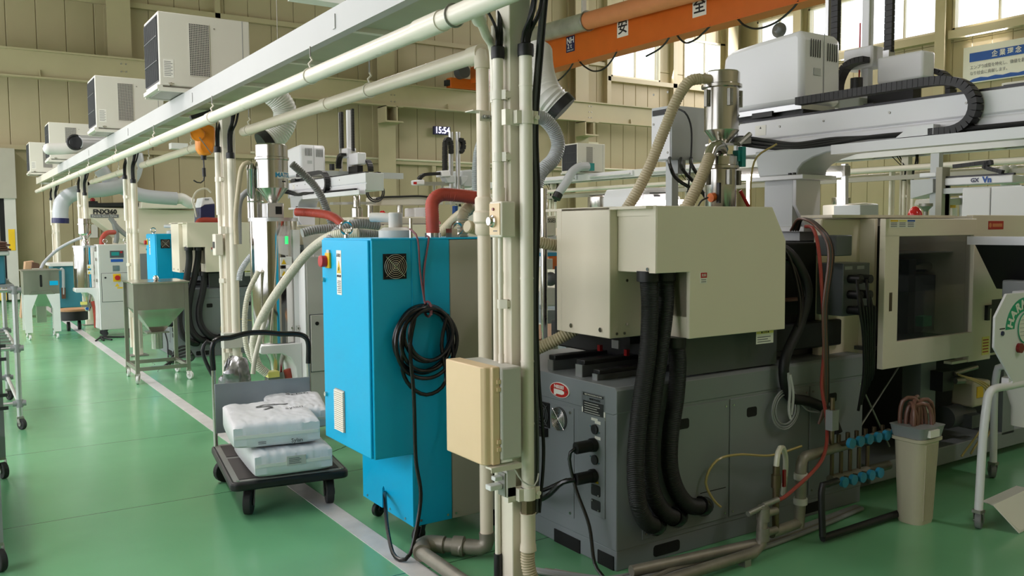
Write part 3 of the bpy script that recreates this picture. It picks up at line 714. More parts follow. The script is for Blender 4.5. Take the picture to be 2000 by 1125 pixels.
CL = ('grey-white spot cooler nearest the viewer on the deck, largest of the row', 'grey-white spot cooler second along the deck', 'grey-white spot cooler third along the deck above the white duct elbow', 'grey-white spot cooler last along the deck above its far end')
cool0 = make_cooler(1.46, CY[0], CL[0])
for k in (1, 2, 3): dup(cool0, (1.46, CY[k], RZ1), CL[k])
# ducts of the coolers
solo('duct_elbow', MB().tube(pts([(96, 291), (130, 290), (185, 285)], 'y', 14.6), .085, 16).ball(on(96, 291, 'y', 14.6), .085, 16, 10), 'duct_white', 'smooth white duct lying on the deck by the third cooler', 'duct')
o = thing('duct_stub', 'short grey round duct mouth resting on the deck', 'duct', on(160, 287, 'y', 13.6))
part('sleeve', MB().cyl(on(148, 278, 'y', 13.5), on(200, 280, 'y', 14.0), .105, n=24), 'duct_grey', o)
part('mouth_ring', MB().ring(on(147, 278, 'y', 13.48), .095, .018, 'y', n=24), 'black', o)
part('mouth', MB().cyl(on(147.5, 278, 'y', 13.485), on(148, 278, 'y', 13.49), .09, n=24), 'dark_void', o)
bd = thing('branch_duct', 'smooth silver branch duct hanging below the deck near the far machine', 'duct', on(240, 360, 'y', 16.5))
Yd = 16.6
part('duct_run', MB().tube(pts([(118, 428), (118, 412), (122, 395), (140, 380), (172, 373), (205, 370), (238, 362), (258, 345), (266, 318), (264, 300)], 'y', Yd), .125, 18), 'duct_grey', bd)
part('duct_branch', MB().tube(pts([(196, 330), (208, 345), (228, 360), (250, 372), (280, 382), (315, 386), (345, 388)], 'y', Yd+.1), .12, 18), 'duct_grey', bd)
part('duct_branch', MB().tube(pts([(345, 388), (356, 388), (366, 394), (376, 398)], 'y', Yd+.1), .1, 14), 'duct_white', bd)
part('duct_collar', MB().cyl(on(118, 436, 'y', Yd), on(118, 426, 'y', Yd), .135, n=20), 'navy', bd)
fd = thing('flexible_duct', 'wide white ribbed duct with black mouth beyond the second post', 'duct', on(540, 240, 'y', 8.2))
part('hose', MB().tube(pts([(528, 180), (545, 195), (556, 215), (555, 240), (542, 262), (526, 275)], 'y', 8.3), .115, 20, rib=.006, pitch=.024), 'duct_white', fd)
part('mouth_band', MB().cyl(on(526, 275, 'y', 8.3), on(512, 283, 'y', 8.3), .12, n=22), 'black', fd)
p_ = on(545, 195, 'y', 8.3); part('suspension_wire', MB().cyl(p_, (p_.x, p_.y, WZ), .003, n=5), 'zinc', fd)
fd2 = thing('flexible_duct', 'wide white ribbed duct with black mouth right of the near post', 'duct', on(1080, 190, 'y', 5.2))
part('hose', MB().tube(pts([(1050, 100), (1052, 130), (1058, 160), (1070, 185), (1090, 205)], 'y', [5.6, 5.5, 5.4, 5.3, 5.25]), .115, 22, rib=.009, pitch=.028), 'duct_white', fd2)
part('mouth_band', MB().cyl(on(1088, 203, 'y', 5.25), on(1101, 216, 'y', 5.22), .12, n=22), 'black', fd2)
p_ = on(1058, 160, 'y', 5.4); part('suspension_wire', MB().cyl(p_, (p_.x, p_.y, WZ), .003, n=5), 'zinc', fd2)
solo('ribbed_hose', MB().tube(pts([(1045, 228), (1062, 232), (1082, 255), (1090, 285), (1080, 312), (1062, 330), (1050, 350), (1044, 400), (1040, 500), (1036, 700), (1036, 900)], 'y', 4.6), .047, 16, rib=.004, pitch=.014), 'hose_grey', 'grey ribbed hose curling right of the near post', 'hose')
solo('ribbed_hose', MB().tube(pts([(940, 275), (933, 300), (930, 340), (932, 378), (945, 400), (950, 470), (950, 600), (950, 780)], 'y', 6.5), .04, 14, rib=.004, pitch=.016), 'hose_grey', 'grey ribbed hose hanging left of the ivory drop pipe', 'hose')
# orange spring balancer
ba = thing('spring_balancer', 'orange spring balancer hanging from the deck by the second post', 'balancer', on(398, 265, 'y', 7.2))
Yb = 7.25
part('body', MB().prism([(p.x, p.z) for p in pts([(382, 255), (386, 247), (402, 244), (416, 248), (419, 258), (416, 292), (410, 304), (392, 304), (384, 292)], 'y', Yb)], 'y', Yb-.06, Yb+.06), 'orange_plastic', ba, bev=.02)
part('drum_cover', MB().cyl(on(386, 262, 'y', Yb-.062), on(386, 262, 'y', Yb-.045), .055, n=24), 'orange_plastic', ba, bev=.006)
part('mount', MB().bar(on(372, 230, 'y', Yb), on(412, 218, 'y', Yb), .05, .03).bar(on(400, 225, 'y', Yb), on(400, 247, 'y', Yb), .03, .012), 'dark_metal', ba)
part('cable', MB().tube(pts([(397, 303), (398, 320), (399, 335)], 'y', Yb), .006, 6), 'dark_metal', ba)
part('bumper', MB().cyl(on(398, 303, 'y', Yb), on(398, 312, 'y', Yb), .022, n=12).cyl(on(398, 328, 'y', Yb), on(399, 345, 'y', Yb), .014, n=10), 'black', ba)
part('hook', MB().tube(pts([(399, 345), (398, 352), (392, 357), (384, 356), (378, 352)], 'y', Yb), .006, 6), 'dark_metal', ba)
part('brace', MB().bar(on(389, 268, 'y', Yb-.08), on(413, 300, 'y', Yb-.08), .012, .006), 'zinc', ba)
solo('ceiling_lamp', MB().box((3.95, 11.1, 4.5), (4.65, 11.35, 4.56)), 'white_paint', 'white fluorescent lamp housing hanging at the top edge', 'lamp')
fx = solo('wall_lamp', MB().box(*[tuple(p) for p in (on(335, 290, 'y', 15.9), on(362, 282, 'y', 16.1))]), 'white_paint', 'small white lamp housing beyond the second post', 'lamp')

# ================================================================== BLUE CABINET WITH CABLE COIL
cb = thing('control_cabinet', 'bright blue control cabinet with round fan and coiled black cable', 'cabinet', (1.9, 3.9, 0), 'blue control cabinets')
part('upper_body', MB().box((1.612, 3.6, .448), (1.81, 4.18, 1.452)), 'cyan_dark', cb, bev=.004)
dr_ = part('door', MB().box((1.6, 3.618, .45), (1.612, 4.18, 1.45)), 'cyan', cb, bev=.004)
part('lock', MB().cyl((1.6, 4.15, 1.25), (1.588, 4.15, 1.25), .012, n=12), 'steel', dr_)
part('lock', MB().cyl((1.6, 4.15, .67), (1.588, 4.15, .67), .012, n=12), 'steel', dr_)
sw = part('main_switch', MB().box((1.588, 4.055, 1.31), (1.6, 4.11, 1.385)), 'yellow', dr_, bev=.002)
part('switch_knob', MB().prism(rrect(4.072, 1.315, 4.135, 1.372, .025), 'x', 1.56, 1.59), 'red', sw, bev=.004)
part('switch_tag', MB().box((1.592, 4.065, 1.385), (1.6, 4.1, 1.4)), 'grey_plastic', sw)
lb = part('warning_label', MB().box((1.5985, 3.925, 1.185), (1.6, 3.985, 1.4)), 'sticker_white', dr_)
part('warning_triangle', MB().prism([(3.93, 1.29), (3.98, 1.29), (3.955, 1.35)], 'x', 1.5975, 1.5985), 'yellow', lb)
textX('高電圧', .018, (1.598, 3.955, 1.375), 'ink', lb); textX('⚡', .02, (1.597, 3.955, 1.31), 'ink', lb); textX('感電危険', .013, (1.598, 3.955, 1.275), 'ink', lb)
for k in range(7): part('print_line', MB().box((1.598, 3.932, 1.195+k*.009), (1.5985, 3.972+.006*(k % 2), 1.199+k*.009)), 'ink_grey', lb)
lv = part('louvre', MB().box((1.597, 3.915, .515), (1.6, 4.035, .72)), 'grey_mid', dr_)
for k in range(20): part('slat', MB().prism([(1.588, .517+k*.01), (1.597, .517+k*.01), (1.597, .5255+k*.01), (1.59, .5225+k*.01)], 'y', 3.918, 4.032), 'cream_paint', lv)
part('lower_front', MB().prism([(3.612, .1), (3.905, .1), (3.91, .2), (3.925, .218), (3.94, .2), (3.945, .1), (4.18, .1), (4.18, .5), (3.612, .5)], 'x', 1.8, 1.812), 'cyan', cb)
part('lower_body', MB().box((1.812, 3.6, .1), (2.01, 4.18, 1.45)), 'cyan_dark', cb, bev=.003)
part('corner_strip', MB().box((1.8, 3.6, .1), (1.812, 3.612, .446)), 'cyan', cb)
part('rear_body', MB().box((2.012, 3.602, .1), (2.36, 4.178, 1.449)), 'grey_side', cb, bev=.004)
part('top_plate', MB().box((1.61, 3.6, 1.4505), (2.36, 4.18, 1.458)), 'cyan', cb)
part('seam', MB().box((1.809, 3.5988, .45), (1.8125, 3.6, 1.45)), 'cyan', cb)
fan_grille(cb, (1.724, 3.6, 1.33), .116, 'y', 6, wire='steel')
for p in ((1.84, .125), (1.985, .125), (2.03, .125)): part('screw', MB().cyl((p[0], 3.596, p[1]), (p[0], 3.6, p[1]), .006, n=8), 'steel', cb)
for yy in (3.68, 3.85, 4.12): part('screw', MB().cyl((1.796, yy, .12), (1.8, yy, .12), .006, n=8), 'steel', cb)
for x, y_ in ((1.87, 3.66), (1.87, 4.12), (2.3, 3.66), (2.3, 4.12)): caster(cb, x-1.9, y_-3.9, .1, .038, R(200), 'black', .026, hub='black')
part('blower', MB().lathe((1.9, 3.95, 1.458), [(.085, 0), (.085, .035), (.06, .05), (.035, .05), (.035, .12), (.03, .125)], 24), 'grey_plastic', cb)
part('blower_port', MB().tube([(1.9, 3.95, 1.555), (1.84, 4.03, 1.56), (1.82, 4.06, 1.56)], .024, 14), 'grey_plastic', cb)
eyebolt(cb, 1.66, 4.0, 1.458, .03); eyebolt(cb, 2.14, 3.75, 1.455)
part('inlet_stub', MB().box((2.07, 3.68, 1.455), (2.1, 3.74, 1.5)), 'steel', cb)
part('hose_flange', MB().cyl((2.02, 3.78, 1.456), (2.02, 3.78, 1.48), .04, n=20), 'steel', cb)
part('rod', MB().cyl((1.84, 3.66, 1.456), (1.84, 3.66, 1.55), .008, n=8), 'steel', cb)
# coil of cable
cc = thing('cable_coil', 'coil of black power cable tied to the blue cabinet side', 'cable coil', (1.86, 3.56, .75))
cx, cz = 1.857, .985
coils = []
rnd = random.Random(4)
for k in range(6):
    a = []
    rx, rz = (.148, .142, .12, .132, .158, .112)[k], (.158, .15, .13, .14, .165, .12)[k]; ox, oz = (.004, -.012, .012, 0, -.006, .01)[k], (-.005, -.01, .006, -.02, -.012, .0)[k]
    oz += (.17-rz)*.6
    yy = 3.585-.012*k
    for i in range(36): a.append((cx+ox+rx*math.cos(2*math.pi*i/36), yy+.004*math.sin(i*.7+k), cz+oz+rz*math.sin(2*math.pi*i/36)))
    part('cable_loop', MB().tube(a+[a[0]], .0095, 8, step=.02), 'black_gloss', cc)
part('cable_loop', MB().tube([(cx+.1, 3.53, cz+.12), (cx+.07, 3.535, cz-.02), (cx+.09, 3.54, cz-.2), (cx-.02, 3.54, cz-.25), (cx-.12, 3.55, cz-.15), (cx-.12, 3.55, cz+.05)], .0095, 8), 'black_gloss', cc)
part('cable_tail', MB().tube([(cx-.07, 3.53, cz+.11), (cx-.1, 3.52, cz-.02), (cx-.085, 3.52, cz-.25), (cx-.08, 3.52, .45), (1.79, 3.5, .28), (1.74, 3.47, .1), (1.69, 3.45, .02), (1.66, 3.52, .02), (1.69, 3.65, .1), (1.75, 3.8, .18), (1.8, 3.91, .19), (1.83, 3.92, .17)], .0095, 8), 'black_gloss', cc)
part('cable_tail', MB().tube([(cx+.13, 3.54, cz), (cx+.14, 3.53, cz-.2), (cx+.15, 3.5, .65), (cx+.14, 3.4, .5), (2.05, 3.3, .38), (2.2, 3.2, .3), (2.33, 3.1, .36)], .0095, 8), 'black_gloss', cc)
part('strap', MB().tube([(1.9, 3.62, 1.468), (1.9, 3.595, 1.46), (1.87, 3.592, 1.3), (1.862, 3.575, 1.16), (1.865, 3.53, 1.13), (1.87, 3.52, 1.105)], .005, 6).tube([(1.835, 3.66, 1.5), (1.84, 3.594, 1.455), (1.85, 3.592, 1.3), (1.862, 3.575, 1.16)], .005, 6), 'red_strap', cc)
part('strap', MB().ring((1.868, 3.555, 1.13), .035, .006, 'x', n=16, k=6), 'red_strap', cc)
# hoses on top of the cabinet
solo('red_hose', MB().tube([(2.02, 3.78, 1.47), (2.02, 3.785, 1.56), (2.03, 3.8, 1.63), (2.07, 3.8, 1.665), (2.14, 3.79, 1.668), (2.3, 3.75, 1.65)], .034, 16, rib=.002, pitch=.012), 'red_hose', 'red heat-proof hose standing on the blue cabinet top', 'hose')
solo('tan_hose_stub', MB().tube([(2.2, 3.8, 1.458), (2.2, 3.8, 1.53), (2.205, 3.8, 1.57), (2.25, 3.82, 1.61), (2.33, 3.95, 1.6), (2.38, 4.2, 1.55), (2.38, 4.5, 1.4)], .03, 14, rib=.003, pitch=.014), 'hose_tan', 'short ivory ribbed hose behind the drop pipe', 'hose')
solo('clear_hose', MB().tube(pts([(560, 690), (520, 750), (500, 745)], 'y', 5.7)[:0]+pts([(700, 455), (650, 460), (605, 490), (560, 545), (520, 605), (498, 655), (497, 690), (505, 715), (520, 728)], 'y', [4.9, 5.0, 5.2, 5.4, 5.6, 5.75, 5.8, 5.8, 5.8]), .03, 14, rib=.003, pitch=.012), 'hose_clear', 'thick clear ribbed hose arching from the blue cabinet down the steel tank', 'hose')
solo('clear_hose', MB().tube(pts([(505, 530), (486, 570), (478, 620), (482, 680), (500, 715), (520, 732)], 'y', 6.0), .02, 12, rib=.003, pitch=.012), 'hose_clear', 'thin pale ribbed hose bowing left of the steel tank', 'hose')
solo('clear_hose', MB().tube(pts([(532, 580), (522, 610), (508, 660), (498, 700), (494, 730)], 'y', 5.65), .017, 12, rib=.002, pitch=.012), 'hose_clear', 'thin pale ribbed hose hanging in front of the steel tank', 'hose')
solo('blue_hose', MB().tube(pts([(500, 490), (482, 510), (470, 530), (467, 548)], 'y', 6.3), .022, 12, rib=.003, pitch=.012), 'hose_grey', 'short light grey hose with a tag left of the steel tank', 'hose')
for P_, r_, lab, zt in (([(740, 440), (700, 437), (670, 445), (650, 462), (636, 480)], .032, 'grey ribbed hose leaving the white blower on the blue cabinet', 5.0), ([(765, 800), (765, 600), (764, 490), (745, 462), (700, 455), (660, 447), (620, 448), (590, 455)], .03, 'grey ribbed hose lying behind the blue cabinet top', 5.4), ([(570, 320), (590, 338), (612, 360), (628, 385), (640, 415), (650, 445), (656, 470), (658, 560), (658, 700), (658, 800)], .03, 'grey ribbed hose running down from the white robot', 6.2)):
    solo('ribbed_hose', MB().tube(pts(P_, 'y', zt), r_, 14, rib=.004, pitch=.016), 'hose_grey_dark', lab, 'hose')
solo('red_hose', MB().tube(pts([(578, 414), (610, 416), (640, 420), (660, 430), (675, 448), (686, 470)], 'y', [6.0, 5.9, 5.7, 5.5, 5.3, 5.1]), .03, 14, rib=.002, pitch=.012), 'red_hose', 'red heat-proof hose curving from the steel tank to the blue cabinet', 'hose')
solo('plastic_cover', MB().loft([[on(x, y, 'y', d) for x, y in ((590, 462), (640, 440), (670, 452), (676, 470), (630, 500), (596, 500))] for d in (5.5, 5.9)]), 'plastic_film', 'crumpled clear plastic sheet behind the blue cabinet', 'plastic sheet')

# ================================================================== WHITE DRYERS WITH STEEL TANK
def make_dryer(small=False):
    d = thing('hopper_dryer', 'white hopper dryer with mirror steel tank behind the hand trolley', 'dryer', (2.1, 6.0, 0), 'white hopper dryers')
    ZT = 1.56 if not small else 1.27
    X, Y0 = 2.12, 5.85
    part('body', MB().box((X, Y0, .1), (X+.5, Y0+.36, 1.31)), 'grey_plastic', d, bev=.008)
    part('side_panel', MB().box((X-.012, Y0, .1), (X, Y0+.36, 1.31)), 'white_paint', d, bev=.004)
    dr = part('door', MB().box((X+.025, Y0-.008, .5-.0), (X+.46, Y0, .9)), 'grey_plastic', d, bev=.003)
    part('door_seam', MB().box((X+.02, Y0-.004, .496), (X+.465, Y0, .5)).box((X+.02, Y0-.004, .9), (X+.465, Y0, .905)).box((X+.018, Y0-.004, .496), (X+.023, Y0, .905)), 'grey_dark', d)
    part('keyhole', MB().cyl((X+.07, Y0-.012, .84), (X+.07, Y0-.008, .84), .014, n=12), 'black', dr)
    dp_ = part('display', MB().box((X+.14, Y0-.006, 1.12), (X+.32, Y0, 1.22)), 'grey_dark', d, bev=.003)
    part('screen', MB().box((X+.16, Y0-.008, 1.15), (X+.26, Y0-.006, 1.2)), 'teal', dp_)
    part('button', MB().box((X+.275, Y0-.008, 1.185), (X+.305, Y0-.006, 1.21)), 'red', dp_)
    part('key_pad', MB().box((X+.15, Y0-.004, 1.06), (X+.31, Y0, 1.1)), 'blue', d)
    part('knob', MB().box((X+.17, Y0-.004, .93), (X+.26, Y0, 1.01)).cyl((X+.215, Y0-.03, .97), (X+.215, Y0, .97), .02, n=12), 'steel_brushed', d)
    ms = part('main_switch', MB().box((X+.17, Y0-.012, .78), (X+.27, Y0-.008, .89)), 'yellow', d)
    part('switch_knob', MB().cyl((X+.225, Y0-.05, .835), (X+.225, Y0-.012, .835), .035, n=16), 'red', ms)
    part('warning_label', MB().prism([(X+.19, .71), (X+.25, .71), (X+.22, .76)], 'y', Y0-.01, Y0-.008).box((X+.22, Y0-.0095, .68), (X+.3, Y0-.008, .7)), 'yellow', d)
    for x, y_ in ((.07, .08), (.43, .08), (.07, .3), (.43, .3)): caster(d, X+x-2.1, Y0+y_-6.0, .1, .04, R(160), 'black', .03, hub='black')
    eyebolt(d, X+.1, Y0+.1, 1.31); eyebolt(d, X+.4, Y0+.28, 1.31)
    # tank
    tx, ty = 1.985, 6.12
    part('tank', MB().lathe((tx, ty, .702), [(.1, 0), (.165, .002), (.165, ZT-.702), (.16, ZT-.697), (.02, ZT-.695)], 40), 'steel_mirror', d)
    part('tank_lid', MB().cyl((tx, ty, ZT), (tx, ty, ZT+.025), .172, n=36), 'alu', d)
    for z in (1.22 if not small else 1.1, .8): part('clamp', MB().box((tx+.1, ty-.16, z-.02), (tx+.135, ty-.12, z+.02)).cyl((tx+.11, ty-.17, z), (tx+.15, ty-.16, z), .008, n=8), 'steel', d)
    part('tank_seam', MB().box((tx+.09, ty-.15, .66), (tx+.14, ty-.12, ZT-.06)), 'white_paint', d)
    if not small: part('sight_glass', MB().cyl((tx+.04, ty-.165, 1.4), (tx+.04, ty-.165, 1.455), .01, n=10), 'green_led', d)
    for z in ((1.28, 1.2) if not small else (1.0, .92)):
        w_ = part('warning_label', MB().box((tx-.01, ty-.172, z-.028), (tx+.07, ty-.164, z+.028)), 'sticker_white', d)
        part('warning_triangle', MB().prism([(tx-.005, z-.02), (tx+.03, z-.02), (tx+.0125, z+.015)], 'y', ty-.1735, ty-.172), 'yellow', w_)
    # bracket
    part('tank_bracket', MB().prism([(X-.012, .12), (X-.012, .70), (tx-.16, .70), (tx-.175, .69), (tx-.175, .65), (tx-.16, .64), (tx-.02, .635), (tx+.04, .60), (tx+.075, .53), (tx+.085, .42), (tx+.085, .12)], 'y', 5.93, 6.2), 'white_paint', d, bev=.006)
    part('outlet_valve', MB().lathe((tx, ty, .36), [(.03, 0), (.05, .05), (.04, .12), (.05, .2), (.1, .3), (.11, .335)], 18).box((tx-.08, ty-.05, .42), (tx+.05, ty+.03, .48)), 'steel', d)
    part('valve_handle', MB().box((tx-.1, ty-.12, .46), (tx-.02, ty-.04, .5)), 'yellow_pale', d)
    part('blue_fitting', MB().cyl((tx-.02, ty-.1, .4), (tx-.02, ty-.06, .4), .02, n=10), 'blue', d)
    part('hot_pipe', MB().tube([(tx+.06, ty-.05, .5), (tx+.08, ty-.06, .4), (tx+.09, ty-.05, .25), (tx+.1, ty, .12)], .03, 12, rib=.002, pitch=.012), 'red_hose', d)
    # loader on top
    if small:
        part('throat', MB().lathe((tx, ty, ZT+.025), [(.05, 0), (.05, .05), (.03, .08), (.03, .1)], 20), 'steel', d)
        part('cone', MB().lathe((tx, ty, ZT+.12), [(.03, 0), (.085, .07), (.086, .075)], 28), 'steel_mirror', d)
        part('vessel', MB().lathe((tx, ty, ZT+.195), [(.085, 0), (.085, .12), (.095, .125), (.095, .14), (.085, .145), (.085, .21), (.02, .215)], 30), 'steel_mirror', d)
        part('red_hose', MB().tube([(tx+.2, ty-.1, 1.3), (tx+.21, ty-.1, 1.4), (tx+.28, ty-.05, 1.47), (tx+.4, ty+.1, 1.48)], .035, 12, rib=.002, pitch=.02), 'red_hose', d)
        return d, (tx, ty)
    part('throat_block', MB().box((tx-.06, ty-.06, 1.585), (tx+.06, ty+.06, 1.69)), 'alu', d, bev=.006)
    part('throat_window', MB().box((tx+.0, ty-.064, 1.61), (tx+.045, ty-.06, 1.665)), 'dark_void', d)
    part('cone', MB().lathe((tx, ty, 1.68), [(.025, 0), (.03, .01), (.11, .115), (.112, .12)], 36), 'steel', d)
    vs_ = part('vessel', MB().lathe((tx, ty, 1.795), [(.112, 0), (.112, .195), (.12, .2), (.12, .215), (.112, .22), (.112, .3), (.1, .31), (.02, .312)], 40), 'steel', d)
    part('side_filter', MB().lathe((tx-.13, ty+.06, 1.72), [(.008, 0), (.03, .04), (.03, .2), (.034, .21), (.02, .25)], 18), 'steel', d)
    part('second_vessel', MB().lathe((tx-.06, ty+.2, 1.58), [(.06, 0), (.06, .12), (.066, .125), (.06, .13), (.06, .2), (.02, .21)], 20), 'steel', d)
    part('air_hose', MB().tube([(tx-.13, ty+.06, 1.96), (tx-.16, ty+.05, 1.975), (tx-.2, ty+.05, 1.93), (tx-.22, ty+.06, 1.8), (tx-.24, ty+.08, 1.6), (tx-.24, ty+.08, 1.4)], .017, 10), 'hose_tan', d)
    part('air_hose', MB().tube([(tx-.07, ty+.2, 1.79), (tx-.13, ty+.2, 1.77), (tx-.18, ty+.2, 1.68), (tx-.19, ty+.2, 1.4)], .022, 10, rib=.002, pitch=.014), 'hose_grey_dark', d)
    return d, (tx, ty)
dry, (tx, ty) = make_dryer()
def text_cyl(s, size, c, r, ang0, z, m, parent, name='lettering', bold=0):
    """lettering bent round an upright cylinder"""
    o = text(s, size, (0, 0, 0), (1, 0, 0), (0, 0, 1), m, parent, name=name, w=False, bold=bold)
    me = o.data; off = root_of(parent).location
    for v in me.vertices:
        x, y, zz = v.co; a = ang0+x/r; rr = r-y
        v.co = (c[0]+rr*math.sin(a)-off.x, c[1]-rr*math.cos(a)-off.y, z+zz-off.z)
    return o
def band_cyl(c, r, a0, a1, z0, z1, t=.0015, n=10):
    L = []
    for i in range(n+1):
        a = a0+(a1-a0)*i/n; s, k = math.sin(a), math.cos(a)
        L.append([(c[0]+(r)*s, c[1]-(r)*k, z0), (c[0]+(r)*s, c[1]-(r)*k, z1), (c[0]+(r+t)*s, c[1]-(r+t)*k, z1), (c[0]+(r+t)*s, c[1]-(r+t)*k, z0)])
    return MB().loft(L)
lp_ = part('name_band', band_cyl((tx, ty), .1125, .02, 1.15, 1.86, 1.905), 'sticker_white', dry)
text_cyl('MATSUI', .045, (tx, ty), .1145, .56, 1.883, 'valve_blue', dry, bold=.0012)
part('name_band', band_cyl((tx, ty), .1125, .35, .62, 1.835, 1.845), 'ink', dry)
dry2, _ = make_dryer(True); dry2.location = (1.83, 13.55, 0); dry2['label'] = 'far white hopper dryer with steel tank and control panel beside the aisle line'
# cabinet behind machine two
cab2 = dup(cb, (2.6, 12.15, 0), 'smaller-looking blue control cabinet farther back behind the square steel hopper')

# ================================================================== HAND TROLLEY AND BAGS
ht = thing('hand_trolley', 'black platform hand trolley with folding handle on the white aisle line', 'trolley', (1.56, 4.86, 0), rz=R(-8))
part('platform', MB().prism(rrect(-.31, -.45, .31, .45, .04, 5), 'z', .15, .195), 'black', ht, bev=.012, w=False)
pl = part('deck_plate', MB().prism(rrect(-.29, -.43, .29, .43, .03, 5), 'z', .195, .2), 'deck_plate', ht, w=False)
for a, b in (((-.262, -.4), (.262, .05)), ((-.262, .1), (-.05, .38)), ((.05, .1), (.262, .38))): part('rubber_mat', MB().box((a[0], a[1], .2), (b[0], b[1], .204)), 'mat_rubber', pl, w=False)
for x in (-.27, .27): part('rivet', MB().cyl((x, -.42, .2), (x, -.42, .204), .01, n=10), 'steel', pl, w=False)
for x, y_, a in ((-.2, -.33, 250), (.22, -.33, 265), (-.22, .33, 200), (.24, .3, 300)):
    caster(ht, x, y_, .15, .066, R(a), 'rubber', .04, hub='dark_metal')
for s_ in (-1, 1): part('handle_tube', MB().tube([(s_*.285, .4, .2), (s_*.285, .41, .5), (s_*.285, .42, .72)], .013, 10), 'steel', ht, w=False)
part('handle_grip', MB().tube([(-.285, .42, .66), (-.287, .42, .8), (-.25, .425, .845), (-.18, .43, .85), (-.08, .43, .87), (.02, .43, .87), (.12, .43, .855), (.2, .43, .85), (.26, .425, .835), (.287, .42, .79), (.285, .42, .66)], .0165, 12, step=.015), 'black_gloss', ht, w=False)
part('tool_hook', MB().tube([(-.285, .43, .62), (-.32, .44, .7), (-.34, .44, .78), (-.32, .44, .83), (-.29, .44, .82)], .012, 8), 'dark_metal', ht, w=False)
part('handle_panel', MB().box((-.285, .385, .28), (.285, .395, .58)), 'plate_metal', ht, bev=.003, w=False)
def make_bag(name, label, w, l, h, loc, rz, seed, tilt=(0, 0)):
    """filled resin sack: pillow form with gusset folds"""
    rn = random.Random(seed); nu, nv = 44, 36
    def sp(t): return math.copysign(abs(t)**.62, t)
    vs = []; fs = []
    def surf(u, v, s):
        x = (u-.5)*w; y = (v-.5)*l
        e = max(0, 1-abs(2*u-1)**7)*max(0, 1-abs(2*v-1)**9)
        z = h*.5+s*h*.5*(.66+.34*e**.5)
        wr = .006*mnoise.noise((u*5, v*4, seed))+.004*mnoise.noise((u*16+v*5, v*9, seed+3))+.007*abs(mnoise.noise((u*22, v*6, seed+7)))*math.exp(-((v-.05)/.13)**2)+.006*abs(mnoise.noise((u*5, v*24, seed+9)))*math.exp(-((u-.94)/.12)**2)
        return (x*(1-.03*abs(s)*abs(2*v-1)**4), y, max(0, z+(wr if s > 0 else 0)))
    for s in (1, -1):
        for j in range(nv+1):
            for i in range(nu+1): vs.append(surf(i/nu, j/nv, s))
    N = (nu+1)*(nv+1)
    for s in (0, 1):
        for j in range(nv):
            for i in range(nu):
                a = s*N+j*(nu+1)+i; q = (a, a+1, a+nu+2, a+nu+1); fs.append(q if s == 0 else q[::-1])
    rim = [(i, 0) for i in range(nu)]+[(nu, j) for j in range(nv)]+[(i, nv) for i in range(nu, 0, -1)]+[(0, j) for j in range(nv, 0, -1)]
    for k in range(len(rim)):
        a = rim[k][1]*(nu+1)+rim[k][0]; b = rim[(k+1) % len(rim)]; b = b[1]*(nu+1)+b[0]
        fs.append((a, b, N+b, N+a))
    o = thing(name, label, 'bag', loc, 'white resin sacks on the trolley', rz)
    o.rotation_euler = (tilt[0], tilt[1], rz)
    m = MB(); m.v = vs; m.f = fs
    b = part('sack', m, 'bag_white', o, w=False, ang=50)
    part('seam_strip', MB().box((-w*.47, -l/2-.004, h*.44), (w*.47, -l/2+.002, h*.56)), 'sticker_white', o, w=False)
    return o, surf
bag1, s1 = make_bag('resin_sack', 'lower white resin sack lying flat on the trolley', .42, .62, .14, (1.545, 4.72, .204), R(-6), 3)
tl = part('address_label', MB().box((-.04, -.316, .055), (.06, -.313, .105)), 'grey_plastic', bag1, w=False)
for k in range(4): part('print_line', MB().box((-.03, -.3175, .065+k*.009), (.035-.01*(k % 2), -.316, .068+k*.009)), 'ink_grey', tl, w=False)
bag2, s2 = make_bag('resin_sack', 'upper white resin sack with a bold black S mark', .46, .62, .14, (1.5, 4.78, .35), R(-10), 5)
bag3, s3 = make_bag('resin_sack', 'white resin sack peeping out behind the upper sack with handwritten lettering', .34, .56, .13, (1.72, 5.0, .36), R(-16), 8)
def on_bag(b, f, s, size, u, v, m='ink', bold=0, sx=1.0, rot=0):
    o = text(s, size, (0, 0, 0), (math.cos(rot), math.sin(rot), 0), (-math.sin(rot), math.cos(rot), 0), m, b, w=False, bold=bold, sx=sx, name='lettering')
    for p in o.data.vertices:
        pass
    o.location = (0, 0, 0)
    me = o.data; bmx = bmesh.new(); bmx.from_mesh(me); bmesh.ops.subdivide_edges(bmx, edges=[e for e in bmx.edges if e.calc_length() > .02], cuts=2); bmx.to_mesh(me); bmx.free()
    return o
def drape(o, w, l, surf, u, v, up=.004):
    for p in o.data.vertices:
        x, y = p.co.x+(u-.5)*w, p.co.y+(v-.5)*l
        q = surf(min(.99, max(.01, x/w+.5)), min(.99, max(.01, y/l+.5)), 1); p.co = (q[0], q[1], q[2]+up)
sw_ = MB().tube([(.1, .055, 0), (-.02, .06, 0), (-.08, .03, 0), (-.02, .005, 0), (.0, -.03, 0), (-.05, -.075, 0)], .008, 6, step=.015)
o = part('brand_mark', sw_, 'ink', bag2, w=False); drape(o, .46, .62, s2, .55, .62)
o = on_bag(bag2, s2, 'Sylan', .05, 0, 0); drape(o, .46, .62, s2, .8, .5)
o = on_bag(bag3, s3, 'Sylan', .07, 0, 0); drape(o, .34, .56, s3, .58, .8)
text('Sylan', .03, (.1, -.318, .03), (1, 0, 0), (0, 0, 1), 'ink', bag2, w=False)
for k in range(2): part('print_line', MB().box((-.1, -.3145, .026+k*.009), (-.06, -.313, .029+k*.009)), 'ink_grey', bag2, w=False)

